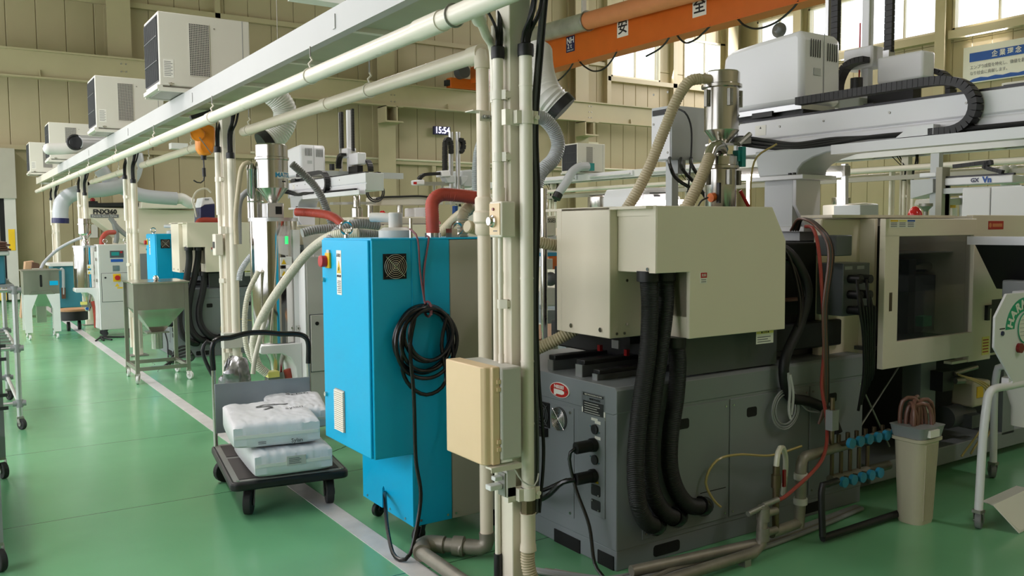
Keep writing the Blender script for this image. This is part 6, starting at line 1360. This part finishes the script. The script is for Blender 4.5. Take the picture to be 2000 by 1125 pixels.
# ================================================================== CLOCK, SIGN
ck = thing('wall_clock', 'dark digital wall clock showing 15:54', 'clock', (12, 21.6, 4.2))
a, b = on(848, 246, 'y', 21.6), on(880, 264, 'y', 21.6)
part('case', MB().box((a.x, 21.6, b.z), (b.x, 21.7, a.z)), 'navy', ck, bev=.01)
textY('15:54', .25, ((a.x+b.x)/2, 21.595, (a.z+b.z)/2), 'led_digit', ck, bold=.002, sx=.85)
sg = thing('company_sign', 'white wall sign with a blue title band and grey Japanese text', 'sign', (24.0, 11.8, 5.9))
part('board', MB().box((24.02, 9.2, 5.42), (24.08, 13.6, 6.42)), 'sticker_white', sg)
part('title_band', MB().box((24.01, 9.4, 6.0), (24.02, 13.42, 6.24)), 'blue', sg)
textX('企 業 理 念', .18, (24.005, 12.42, 6.12), 'sticker_white', sg, bold=.003, sx=.9)
textX('エンプラ成型を特化し、価値を創造', .115, (24.012, 13.4, 5.84), 'ink_grey', sg, align='LEFT', sx=.85); textX('なり社会に貢献します。', .115, (24.012, 13.4, 5.68), 'ink_grey', sg, align='LEFT', sx=.85)
part('wave_band', MB().prism([(9.3, 5.45)]+[(9.3+.2*k, 5.53+.03*(k % 2)) for k in range(21)]+[(13.5, 5.45)], 'x', 24.012, 24.02), 'blue', sg)

# ================================================================== FAR END OF THE AISLE
fm = thing('servo_machine', 'far cream moulding machine lettered FNX360 under the silver duct', 'machine', (4, 20.4, 0))
Yf = 20.3
def pz(l): return [(p.x, p.z) for p in pts(l, 'y', Yf)]
part('hood', MB().prism(pz([(165, 404), (385, 411), (385, 470), (300, 480), (236, 468), (186, 430), (166, 412)]), 'y', Yf, Yf+.9), 'machine_cream', fm, bev=.02)
part('lid', MB().prism(pz([(164, 404), (165, 397), (270, 395), (272, 404)]), 'y', Yf-.05, Yf+.9), 'black', fm, bev=.01)
part('lid_step', MB().prism(pz([(172, 397), (173, 393), (190, 393), (191, 397)]), 'y', Yf-.05, Yf+.3), 'black', fm)
part('shelf', MB().prism(pz([(270, 408), (271, 395), (385, 397), (386, 408)]), 'y', Yf-.3, Yf+.9), 'cream_paint', fm, bev=.02)
c_ = on(203, 413.5, 'y', Yf-.02); textY('FNX360', .135, (on(205, 414, 'y', Yf-.01)), 'ink', fm, bold=.006)
b_ = on(202, 422, 'y', Yf-.01); part('name_band', MB().box((b_.x-.25, Yf-.012, b_.z-.035), (b_.x+.3, Yf-.008, b_.z+.035)), 'ink_grey', fm); textY('Electric Servo Drive', .06, (b_.x+.02, Yf-.014, b_.z), 'sticker_white', fm)
part('base', MB().box((2.9, Yf, 0), (7, Yf+1.1, 1.0)), 'machine_grey', fm)
part('body', MB().prism(pz([(232, 452), (400, 470), (400, 560), (232, 560)]), 'y', Yf+.05, Yf+.85), 'machine_cream', fm)
part('beacon', MB().ball(on(181, 391, 'y', Yf+.2), .05), 'red_dark', fm)
for P_ in ([(215, 425), (230, 445), (250, 462), (262, 470)], [(222, 432), (228, 460), (226, 475)]): solo('ribbed_hose', MB().tube(pts(P_, 'y', 19.8), .05, 10), 'hose_grey_dark', ('grey hose sloping across the far FNX360 machine', 'grey hose hanging down the far FNX360 machine')[len(P_) == 3], 'hose')
tl_ = thing('teal_cabinet', 'low teal cabinet with white top at the far end of the aisle', 'cabinet', (2.3, 17.6, 0))
a, b = on(103, 520, 'y', 17.5), on(152, 590, 'y', 17.5)
part('carcass', MB().box((a.x, 17.5, .12), (b.x+.2, 18.2, a.z)), 'teal_box', tl_, bev=.01); part('top', MB().box((a.x-.05, 17.45, a.z), (b.x+.22, 18.25, a.z+.05)), 'white_paint', tl_); part('foot', MB().box((a.x, 17.6, 0), (b.x, 18.1, .12)), 'grey_dark', tl_)
part('hose_hook', MB().tube(pts([(118, 527), (123, 527), (124, 560), (124, 575)], 'y', 17.42), .025, 8), 'hose_grey', tl_); part('brush', MB().box(tuple(on(120, 562, 'y', 17.4)), tuple(on(128, 583, 'y', 17.45))), 'brown', tl_)
cbx = thing('carton', 'brown cardboard carton with a dark printed end at the far hopper bin', 'carton', on(66, 600, 'z', 0))
a, b = on(52, 512, 'y', 17.2), on(76, 602, 'y', 17.2)
part('box', MB().prism([(p.x, p.z if p.z > .4 else 0) for p in pts([(40, 603), (50, 512), (66, 510), (62, 603)], 'y', 17.2)], 'y', 17.2, 17.6), 'cardboard', cbx)
part('end_panel', MB().prism([(p.x, p.z) for p in pts([(61, 535), (63, 512), (77, 515), (79, 535)], 'y', 17.1)], 'y', 17.1, 17.5), 'brown', cbx); c_ = on(70, 526, 'y', 17.09); part('print_line', MB().box((c_.x-.06, 17.095, c_.z-.015), (c_.x+.06, 17.1, c_.z+.015)), 'sticker_white', cbx)
solo('yellow_bin', MB().box(tuple(on(0, 560, 'y', 19.5)), tuple(on(13, 586, 'y', 19.6))), 'yellow', 'small yellow block on the floor behind the pipe cart', 'bin')
sl = thing('pallet_trolley', 'low pallet trolley with round board beside the far dryer', 'trolley', on(145, 636, 'z', 0))
c_ = on(144, 622, 'y', 14.6)
part('top_board', MB().cyl((c_.x, 14.6, .3), (c_.x, 14.6, .33), .22, n=24), 'wood', sl); part('tub', MB().cyl((c_.x, 14.6, .16), (c_.x, 14.6, .3), .2, n=20), 'black', sl); part('wheel', MB().cyl((c_.x-.1, 14.55, .07), (c_.x-.06, 14.55, .07), .07, n=16), 'rubber', sl); part('wheel', MB().cyl((c_.x+.1, 14.65, .07), (c_.x+.06, 14.65, .07), .07, n=16), 'rubber', sl)
for k in range(3): solo('floor_cable', MB().tube([(1.7+.1*k, 12.9, .012), (1.8, 13.1+.06*k, .03), (2.0, 13.2, .012), (2.25, 13.05+.1*k, .012)], .012, 6), 'black_hose', 'black cable on the floor at the far dryer foot, %s of three' % ORD[k], 'cable', 'cables at the far dryer')
for k in range(4): solo('floor_cable', MB().tube([(1.95+.06*k, 9.9+.1*k, .015), (2.1, 10.0, .08+.03*k), (2.25, 9.85+.08*k, .14+.02*k), (2.3, 10.1, .04), (2.1, 10.25+.05*k, .015)], .013, 6), 'black_hose', 'black cable tangled behind the square hopper, %s of four' % ORD[k], 'cable', 'cables behind the square hopper')

# ================================================================== MIDDLE DISTANCE: SECOND ROW
fa = thing('far_machine', 'cream machine covers with red beacons beyond the blue cabinet', 'machine', on(800, 470, 'y', 13.0)); fa.location.z = 0
Ym = 13.0
def pm(l, y=Ym): return [(p.x, p.z) for p in pts(l, 'y', y)]
part('base', MB().box((on(690, 500, 'y', Ym).x, Ym+.05, 0), (on(945, 500, 'y', Ym).x, Ym+1.15, .8)), 'machine_grey', fa)
part('lower_cover', MB().prism(pm([(690, 443), (945, 440), (945, 560), (690, 560)]), 'y', Ym, Ym+1.2), 'machine_cream', fa, bev=.02)
part('upper_cover', MB().prism(pm([(694, 424), (846, 423), (847, 440), (694, 441)]), 'y', Ym+.1, Ym+1.1), 'cream_paint', fa, bev=.02)
part('cover_gap', MB().prism(pm([(724, 438), (842, 437), (842, 440), (724, 440)]), 'y', Ym+.02, Ym+.12), 'dark_void', fa)
part('dark_panel', MB().prism(pm([(738, 446), (808, 444), (808, 452), (738, 452)]), 'y', Ym-.02, Ym), 'dark_void', fa)
part('arm_beam', MB().prism(pm([(744, 384), (882, 382), (882, 399), (744, 400)]), 'y', Ym+.3, Ym+.6), 'robot_ivory', fa, bev=.01)
for px_ in (723, 781): part('support', MB().cyl(on(px_, 443, 'y', Ym+.4), on(px_, 401, 'y', Ym+.4), .05, n=12), 'steel', fa)
part('rail', MB().prism(pm([(660, 394), (744, 393), (744, 398), (660, 399)]), 'y', Ym+.2, Ym+.35), 'alu', fa)
for px_, py_ in ((747, 420), (854, 437)): part('beacon', MB().lathe(tuple(on(px_, py_+4, 'y', Ym+.1)), [(.06, 0), (.06, .06), (.03, .1), (.005, .11)], 14), 'red_gloss', fa)
part('vessel', MB().lathe(tuple(on(697, 424, 'y', Ym)), [(.09, 0), (.09, .14), (.06, .16), (.06, .32), (.04, .36)], 16), 'steel', fa)
part('vessel', MB().lathe(tuple(on(846, 426, 'y', Ym)), [(.03, 0), (.08, .1), (.08, .28), (.05, .3)], 16), 'grey_mid', fa)
part('white_cabinet', MB().prism(pm([(826, 405), (856, 404), (856, 436), (826, 436)]), 'y', Ym+.3, Ym+.7), 'robot_white', fa, bev=.02)
part('green_valve', MB().cyl(on(905, 406, 'y', Ym), on(925, 406, 'y', Ym), .05, n=12), 'green', fa); part('valve_stack', MB().prism(pm([(903, 412), (927, 412), (930, 436), (900, 436)]), 'y', Ym, Ym+.3), 'sticker_white', fa); part('blue_panel', MB().prism(pm([(889, 402), (894, 402), (894, 420), (889, 420)]), 'y', Ym, Ym+.1), 'blue', fa)
part('signal_cable', MB().tube(pts([(735, 388), (748, 385), (780, 384), (820, 383), (850, 386), (880, 384)], 'y', Ym+.28), .018, 6), 'black', fa)
for rr in (.13, .16): part('coiled_cable', MB().ring(on(733, 375, 'y', Ym+.2), rr, .012, 'y', n=24, k=6), 'black', fa)
# small robot behind the drop pipe
r3 = thing('small_robot', 'small white take-out robot with two tall rods left of the drop pipe', 'robot', on(885, 380, 'y', 12.5))
Yr = 12.5
for px_ in (880, 894): part('rod', MB().cyl(on(px_, 258, 'y', Yr), on(px_+1, 376, 'y', Yr), .04, n=10), 'alu', r3)
chain(r3, pts([(869, 345), (869, 300), (870, 275), (876, 271), (880, 278), (881, 300)], 'y', Yr-.05), .08, .06, .07, (0, 1, 0)); chain(r3, pts([(897, 273), (902, 272), (905, 280), (904, 292), (899, 298)], 'y', Yr-.05), .08, .06, .07, (0, 1, 0))
chain(r3, pts([(818, 350), (826, 342), (840, 340), (858, 339)], 'y', Yr-.05), .08, .05, .06, (0, 1, 0))
part('head', MB().prism([(p.x, p.z) for p in pts([(857, 334), (872, 333), (875, 345), (857, 346)], 'y', Yr)], 'y', Yr-.1, Yr+.1), 'robot_white', r3, bev=.01)
part('carriage', MB().prism([(p.x, p.z) for p in pts([(864, 344), (884, 343), (884, 358), (870, 358)], 'y', Yr)], 'y', Yr-.08, Yr+.1), 'robot_grey', r3, bev=.01); part('carriage', MB().prism([(p.x, p.z) for p in pts([(896, 344), (910, 344), (908, 354), (899, 362)], 'y', Yr)], 'y', Yr-.08, Yr+.1), 'robot_grey', r3, bev=.01)
part('beam', MB().prism([(p.x, p.z) for p in pts([(820, 355), (884, 355), (884, 362), (820, 362)], 'y', Yr)], 'y', Yr, Yr+.1), 'alu', r3)
part('beam_end', MB().prism([(p.x, p.z) for p in pts([(807, 352), (824, 351), (824, 362), (808, 362)], 'y', Yr)], 'y', Yr-.1, Yr+.1), 'robot_white', r3, bev=.02); part('red_mark', MB().prism([(p.x, p.z) for p in pts([(808, 355), (814, 355), (814, 360), (808, 360)], 'y', Yr-.11)], 'y', Yr-.11, Yr-.1), 'red', r3)
part('cover', MB().prism([(p.x, p.z) for p in pts([(907, 332), (930, 330), (930, 366), (905, 366)], 'y', Yr)], 'y', Yr+.1, Yr+.5), 'robot_grey', r3, bev=.03)
part('frame', MB().bar(on(848, 362, 'y', Yr), on(848, 386, 'y', Yr), .03, .03).bar(on(864, 362, 'y', Yr), on(864, 386, 'y', Yr), .03, .03).bar(on(905, 364, 'y', Yr), on(905, 386, 'y', Yr), .03, .03).bar(on(880, 376, 'y', Yr), on(884, 400, 'y', Yr), .06, .06), 'alu', r3)

# ================================================================== SECOND SERVICE RACK
RR = 10.8
d2 = thing('cable_deck', 'second overhead service deck crossing behind the machine row', 'service deck', (RR+.2, 12, 2.44))
part('side_channel', channel(RR, 3.0, 19.75, 1), 'white_paint', d2); part('side_channel', channel(RR+.4, 3.0, 19.75, -1), 'white_paint', d2)
for k in range(18): part('deck_panel', MB().box((RR+.014, 3.0+.92*k, 2.47), (RR+.386, 3.91+.92*k, 2.482)), 'deck_under', d2); part('cross_rib', MB().box((RR+.014, 2.98+.92*k, 2.446), (RR+.386, 3.02+.92*k, 2.47)), 'cream_paint', d2)
solo('water_pipe', MB().cyl((RR, 3.0, 2.27), (RR, 19.6, 2.27), .04, n=16), 'pvc', 'pale pipe hanging under the second deck behind the robot pedestal', 'pipe')
solo('return_pipe', MB().cyl((RR+.4, 3.0, 2.2), (RR+.4, 19.6, 2.2), .04, n=16), 'pvc_ivory', 'pale pipe on the far side under the second deck', 'pipe')
solo('support_rail', MB().box((RR-.3, 3.0, 2.1), (RR-.24, 19.0, 2.16)), 'grey_side', 'grey steel rail below the pipes of the second deck', 'rail')
PL2 = ('cream post of the second deck seen between robot and door cover', 'cream post of the second deck behind the steel loader', 'cream post of the second deck by the silver drain hose', 'cream post of the second deck at its far end')
for k, yy in enumerate((7.0, 11.1, 15.2, 19.3)): dup(post1, (RR+.25, yy, 0), PL2[k], 'posts of the second deck')
for k, dx in enumerate((-.16, -.1, .12)): solo('conduit_pipe', MB().cyl((RR+.2+dx, 7.1, 0), (RR+.2+dx, 7.1, 2.3), .022, n=12), 'pvc', ('pale conduit leftmost beside the second deck post', 'pale conduit between its twin and the second deck post', 'pale conduit rightmost beside the second deck post')[k], 'conduit', 'conduits by the second deck post')
ck_ = ('spot cooler with a silver drain hose on the second deck', 'spot cooler of the second deck behind the robot pedestal', 'spot cooler of the second deck at the right edge')
for k, yy in enumerate((13.75, 7.75, 5.0)):
    c_ = dup(cool0, (RR-.2, yy, RZ1), ck_[k])
    c_['group'] = 'spot coolers on the second deck'
dh = thing('drain_hose', 'silver hose with black tip hanging from the cooler on the second deck', 'hose', on(1120, 360, 'y', 13.4))
part('hose', MB().tube(pts([(1148, 325), (1130, 327), (1116, 338), (1106, 356), (1095, 372), (1090, 380)], 'y', 13.5), .085, 14), 'duct_grey', dh); part('tip', MB().tube(pts([(1091, 378), (1086, 388)], 'y', 13.5), .09, 14, smooth=False), 'black', dh); part('collar', MB().box(tuple(on(1143, 318, 'y', 13.6)), tuple(on(1155, 334, 'y', 13.7))), 'teal', dh)
for y0, y1, k in ((12.3, 13.6, 0), (10.4, 11.9, 1), (14.0, 15.4, 2)):
    f_ = thing('strip_lamp', ('strip lamp on the deck edge right of the silver drain hose', 'strip lamp on the deck edge left of the steel loader', 'strip lamp on the deck edge behind the silver drain hose')[k], 'lamp', (RR-.05, (y0+y1)/2, 2.5), 'strip lamps of the second deck')
    part('housing', MB().box((RR-.04, y0, 2.47), (RR, y1, 2.56)), 'robot_white', f_); part('tube', MB().cyl((RR-.06, y0+.05, 2.5), (RR-.06, y1-.05, 2.5), .018, n=10), 'white_paint', f_)
# inspection frame with lit tubes
bf = thing('lamp_frame', 'aluminium frame with lit white tubes behind the robot pedestal', 'lamp frame', on(1640, 450, 'y', 5.6)); bf.location.z = 0
Yl = 5.6
part('upright', MB().bar(on(1650, 320, 'y', Yl), on(1650, 430, 'y', Yl), .05, .05), 'alu', bf); part('upright', MB().bar(on(1648, 420, 'y', Yl), V((on(1648, 420, 'y', Yl).x, Yl, 0)), .05, .05), 'alu', bf)
part('cross_bar', MB().bar(on(1420, 335, 'y', Yl), on(1655, 328, 'y', Yl), .05, .05), 'alu', bf)
part('lit_tube', MB().cyl(on(1428, 347, 'y', Yl-.05), on(1640, 341, 'y', Yl-.05), .028, n=12), 'lamp_white', bf); part('lit_tube', MB().cyl(on(1640, 352, 'y', Yl-.05), on(1640, 428, 'y', Yl-.05), .026, n=12), 'lamp_white', bf); part('lit_tube', MB().cyl(on(1462, 352, 'y', Yl-.05), on(1462, 400, 'y', Yl-.05), .02, n=12), 'lamp_white', bf)
part('joint_box', MB().cbox(tuple(on(1648, 334, 'y', Yl)), (.09, .09, .1)), 'zinc', bf)
# white device with slots and lit strip behind the machine cover
wd = thing('white_unit', 'white slotted unit with lit strip just above the machine cover', 'unit', on(1300, 400, 'y', 6.0)); wd.location.z = 0
def pq(l, y): return [(p.x, p.z) for p in pts(l, 'y', y)]
part('body', MB().prism(pq([(1245, 384), (1252, 366), (1305, 366), (1330, 385), (1330, 440), (1245, 440)], 6.0), 'y', 6.0, 6.5), 'robot_white', wd, bev=.015); part('front', MB().prism(pq([(1258, 379), (1305, 377), (1305, 389), (1258, 390)], 5.98), 'y', 5.96, 6.0), 'robot_white', wd, bev=.005)
part('slot', MB().prism(pq([(1270, 376), (1304, 375), (1304, 377), (1270, 378)], 5.95), 'y', 5.95, 5.96), 'dark_void', wd); part('sockets', MB().prism(pq([(1278, 381), (1288, 381), (1288, 384), (1278, 384)], 5.95), 'y', 5.94, 5.955), 'black', wd)
part('lit_strip', MB().cyl(on(1240, 398, 'y', 5.9), on(1335, 394, 'y', 5.9), .022, n=10), 'lamp_white', wd)
part('stand', MB().box((on(1250, 440, 'y', 6.0).x, 6.0, 0), (on(1330, 440, 'y', 6.0).x, 6.4, on(1250, 438, 'y', 6.0).z)), 'machine_cream', wd)
gu = thing('dark_gantry', 'dark gantry hook unit under the second deck beyond the tan hose', 'gantry', on(1200, 395, 'y', 9.0)); gu.location.z = 0
part('plate', MB().prism(pq([(1176, 380), (1235, 376), (1235, 382), (1190, 386)], 9.0), 'y', 9.0, 9.3), 'dark_metal', gu, bev=.01); part('body', MB().prism(pq([(1197, 384), (1228, 382), (1228, 402), (1197, 402)], 9.0), 'y', 9.05, 9.3), 'grey_dark', gu); part('post', MB().bar(on(1190, 384, 'y', 9.2), V((on(1190, 384, 'y', 9.2).x, 9.2, 0)), .06, .06), 'alu', gu); part('ring', MB().ring(on(1184, 393, 'y', 9.0), .05, .012, 'y', n=18), 'zinc', gu)
# things glimpsed between near post and machine cover
cp_ = solo('chrome_pole', MB().cyl((on(1063, 600, 'y', 4.5).x, 4.5, 0), (on(1063, 600, 'y', 4.5).x, 4.5, 1.75), .022, n=16), 'steel_mirror', 'chrome pole glimpsed between near post and machine cover', 'pole')
nb = thing('beige_controller', 'beige controller lettered NISSEI glimpsed right of the near post', 'control box', on(1075, 440, 'y', 6.0)); nb.location.z = 0
part('upper_case', MB().prism(pq([(1062, 424), (1086, 421), (1086, 460), (1062, 462)], 6.0), 'y', 6.0, 6.3), 'cream_paint', nb, bev=.006); textY('NISSEI', .05, on(1073, 431, 'y', 5.995), 'ink', nb); part('lower_case', MB().prism(pq([(1064, 462), (1090, 460), (1090, 520), (1064, 522)], 6.0), 'y', 6.02, 6.3), 'robot_white', nb, bev=.006); part('orange_panel', MB().prism(pq([(1072, 500), (1092, 500), (1092, 526), (1072, 526)], 5.9), 'y', 5.9, 6.0), 'orange', nb); part('blue_band', MB().prism(pq([(1066, 494), (1090, 493), (1090, 500), (1066, 501)], 5.9), 'y', 5.9, 6.0), 'valve_blue', nb)
part('socket_box', MB().prism(pq([(1064, 506), (1080, 505), (1080, 526), (1064, 526)], 5.85), 'y', 5.85, 5.9), 'grey_plastic', nb, bev=.006); part('motor', MB().ball(on(1075, 545, 'y', 5.9), .06), 'grey_dark', nb); part('meter', MB().prism(pq([(1066, 562), (1086, 562), (1086, 598), (1066, 598)], 5.9), 'y', 5.9, 6.0), 'grey_plastic', nb, bev=.01); part('base_plate', MB().prism(pq([(1064, 606), (1090, 606), (1090, 632), (1064, 632)], 5.9), 'y', 5.9, 6.0), 'machine_grey', nb); part('stand', MB().box((on(1066, 640, 'y', 5.95).x, 5.95, 0), (on(1090, 640, 'y', 5.95).x, 6.25, on(1066, 632, 'y', 5.95).z)), 'grey_plastic', nb)
wt = thing('work_table', 'wooden work table glimpsed under the cream end cover', 'table', (3.4, 5.0, 0))
part('table_top', MB().box((2.75, 4.6, .74), (4.2, 5.3, .78)), 'wood', wt, bev=.004)
for x in (2.85, 3.1, 3.4, 4.1):
    for y_ in (4.68, 5.2): part('leg', MB().cyl((x, y_, 0), (x, y_, .74), .028, n=14), 'pvc', wt)
part('shelf', MB().box((2.8, 4.65, .3), (4.15, 5.25, .32)), 'machine_grey', wt)
# right background behind the door cover
XW = 7.5
a, m1 = on(1880, 368, 'x', XW), on(1935, 366, 'x', XW)
wc = thing('white_cabinet', 'white cabinet standing above the cream door cover at the right edge', 'cabinet', (XW+.2, m1.y, 0))
part('left_panel', MB().box((XW, m1.y+.004, 0), (XW+.3, a.y, a.z)), 'robot_white', wc, bev=.006); part('right_panel', MB().box((XW, 2.4, 0), (XW+.3, m1.y-.004, a.z)), 'robot_white', wc, bev=.006)
sb_ = thing('alarm_beacon', 'glossy red alarm beacon above the cream door cover', 'beacon', on(1787, 420, 'y', 4.6))
c_ = on(1787, 424, 'y', 4.6); part('dome', MB().lathe(tuple(c_), [(.062, 0), (.062, .03), (.045, .07), (.02, .095), (.003, .1)], 20), 'red_gloss', sb_); part('stem', MB().cyl((c_.x, c_.y, c_.z), (c_.x, c_.y, 1.3), .02, n=10), 'grey_mid', sb_); part('foot', MB().cyl((c_.x, c_.y, 0), (c_.x, c_.y, 1.3), .03, n=10), 'grey_dark', sb_)
gv = thing('far_robot', 'far white and grey robot beam with blue lettering at the right', 'robot', on(1900, 352, 'x', 9.2)); gv.location.z = 1.6
y0_, y1_ = on(1845, 355, 'x', 9.2), on(1978, 346, 'x', 9.2)
zt, zb = on(1900, 345, 'x', 9.2).z, on(1900, 360, 'x', 9.2).z
part('beam', MB().box((9.2, y1_.y, zb), (9.45, y0_.y, zt)), 'robot_white', gv, bev=.01); part('lower_rail', MB().box((9.18, y1_.y-.1, zb-.09), (9.3, y0_.y, zb-.03)), 'robot_grey', gv); part('slide_rail', MB().box((9.22, y1_.y, zt), (9.26, y0_.y, zt+.02)), 'dark_metal', gv)
textX('GX', .06, (9.195, on(1904, 352, 'x', 9.2).y, (zt+zb)/2), 'navy', gv, bold=.002); textX('Vn', .085, (9.195, on(1928, 352, 'x', 9.2).y, (zt+zb)/2), 'blue', gv, bold=.004)
part('bracket', MB().box((9.15, y0_.y, zb-.5), (9.3, y0_.y+.07, zt+.12)), 'grey_side', gv); part('vertical_arm', MB().box((9.25, y0_.y+.1, 1.2), (9.33, y0_.y+.2, 2.3)), 'robot_grey', gv); part('carriage', MB().box((9.2, y0_.y+.1, zt+.02), (9.4, y0_.y+.3, zt+.07)), 'robot_white', gv, bev=.01); chain(gv, [(9.2, y0_.y-.1, zt+.12), (9.2, y0_.y-.5, zt+.14), (9.2, y1_.y+.3, zt+.1), (9.2, y1_.y+.1, zt+.03)], .06, .04, .05, (1, 0, 0))
part('slanted_guard', MB().prism([(on(1778, 355, 'x', 9.2).y, zt), (on(1822, 352, 'x', 9.2).y, zt), (on(1822, 376, 'x', 9.2).y, on(1822, 376, 'x', 9.2).z), (on(1778, 388, 'x', 9.2).y, on(1778, 388, 'x', 9.2).z)], 'x', 9.2, 9.5), 'robot_grey', gv)
part('post', MB().box((9.22, y0_.y, 0), (9.32, y0_.y+.07, zb)), 'grey_side', gv)
hh = thing('drain_elbow', 'pair of pale drain elbows at the right end of the far robot', 'duct', on(1965, 345, 'y', 5.5))
for px_ in (1958, 1974): part('elbow', MB().tube(pts([(px_+6, 330), (px_, 334), (px_-1, 345), (px_+6, 360), (px_+12, 366)], 'y', 5.4), .05, 12), 'duct_white', hh)
lb_ = thing('pale_loader', 'pale machine loader with yellow panel beyond the far robot', 'loader', on(1860, 400, 'y', 6.2)); lb_.location.z = 0
part('hood', MB().prism(pq([(1842, 400), (1846, 388), (1876, 386), (1878, 400)], 6.2), 'y', 6.2, 6.6), 'grey_plastic', lb_, bev=.01); part('frame', MB().bar(on(1838, 380, 'y', 6.2), on(1838, 440, 'y', 6.2), .05, .05).bar(on(1879, 378, 'y', 6.2), on(1879, 440, 'y', 6.2), .05, .05).bar(on(1836, 380, 'y', 6.2), on(1880, 378, 'y', 6.2), .05, .05), 'alu', lb_); part('yellow_panel', MB().prism(pq([(1854, 400), (1874, 400), (1874, 425), (1854, 425)], 6.25), 'y', 6.3, 6.35), 'yellow', lb_); part('white_panel', MB().prism(pq([(1860, 406), (1870, 406), (1870, 422), (1860, 422)], 6.25), 'y', 6.25, 6.3), 'sticker_white', lb_); part('stand', MB().box((on(1840, 430, 'y', 6.2).x, 6.2, 0), (on(1878, 430, 'y', 6.2).x, 6.6, on(1840, 436, 'y', 6.2).z)), 'machine_cream', lb_)
fh = thing('feed_hopper', 'small dark conical feed hopper beside the red alarm beacon', 'hopper', on(1808, 412, 'y', 5.4)); fh.location.z = 0
c_ = on(1808, 412, 'y', 5.4); part('cone', MB().lathe((c_.x, 5.4, c_.z-.02), [(.02, 0), (.03, .03), (.07, .07), (.07, .1), (.02, .102)], 18), 'zinc', fh); part('stand', MB().cyl((c_.x, 5.4, 0), (c_.x, 5.4, c_.z), .025, n=10), 'zinc', fh)
pb = thing('pale_panel_unit', 'pale grey panel box above the door cover left of the beacon', 'control box', on(1690, 410, 'y', 5.2)); pb.location.z = 0
part('box', MB().prism(pq([(1680, 400), (1716, 399), (1716, 424), (1680, 424)], 5.2), 'y', 5.2, 5.5), 'robot_grey', pb, bev=.006); part('hood', MB().prism(pq([(1655, 424), (1655, 400), (1690, 396), (1716, 398), (1716, 424)], 5.5), 'y', 5.5, 5.8), 'robot_ivory', pb, bev=.01); part('stand', MB().box((on(1682, 424, 'y', 5.2).x, 5.2, 0), (on(1714, 424, 'y', 5.2).x, 5.5, on(1682, 423, 'y', 5.2).z)), 'machine_cream', pb)
# cooler duct and clutter far behind, low cabinets closing the gaps under the second deck
for k, (x0, y0, x1, y1, h_, m_) in enumerate(((5.4, 7.2, 8.6, 8.4, 1.35, 'machine_cream'), (6.9, 10.3, 9.0, 11.2, 1.4, 'machine_cream'), (12.2, 9.0, 15.6, 10.2, 1.5, 'machine_cream'), (12.2, 14.5, 16.0, 15.8, 1.5, 'machine_cream'))):
    t_ = thing('row_machine', ('cream machine body between the two decks, nearest of them', 'cream machine body between the two decks, farther one', 'cream machine body beyond the second deck, nearer one', 'cream machine body beyond the second deck, farther one')[k], 'machine', ((x0+x1)/2, (y0+y1)/2, 0))
    part('base', MB().box((x0, y0, 0), (x1, y1, .8)), 'machine_grey', t_, bev=.01); part('cover', MB().box((x0+.1, y0+.02, .8), (x0+(x1-x0)*.45, y1-.05, h_)), m_, t_, bev=.01); part('guard', MB().box((x0+(x1-x0)*.55, y0+.02, .8), (x1-.05, y1-.05, h_+.1)), m_, t_, bev=.01); part('hopper', MB().lathe((x0+(x1-x0)*.3, (y0+y1)/2, h_), [(.05, 0), (.05, .1), (.16, .3), (.16, .5), (.05, .52)], 20), 'steel', t_)
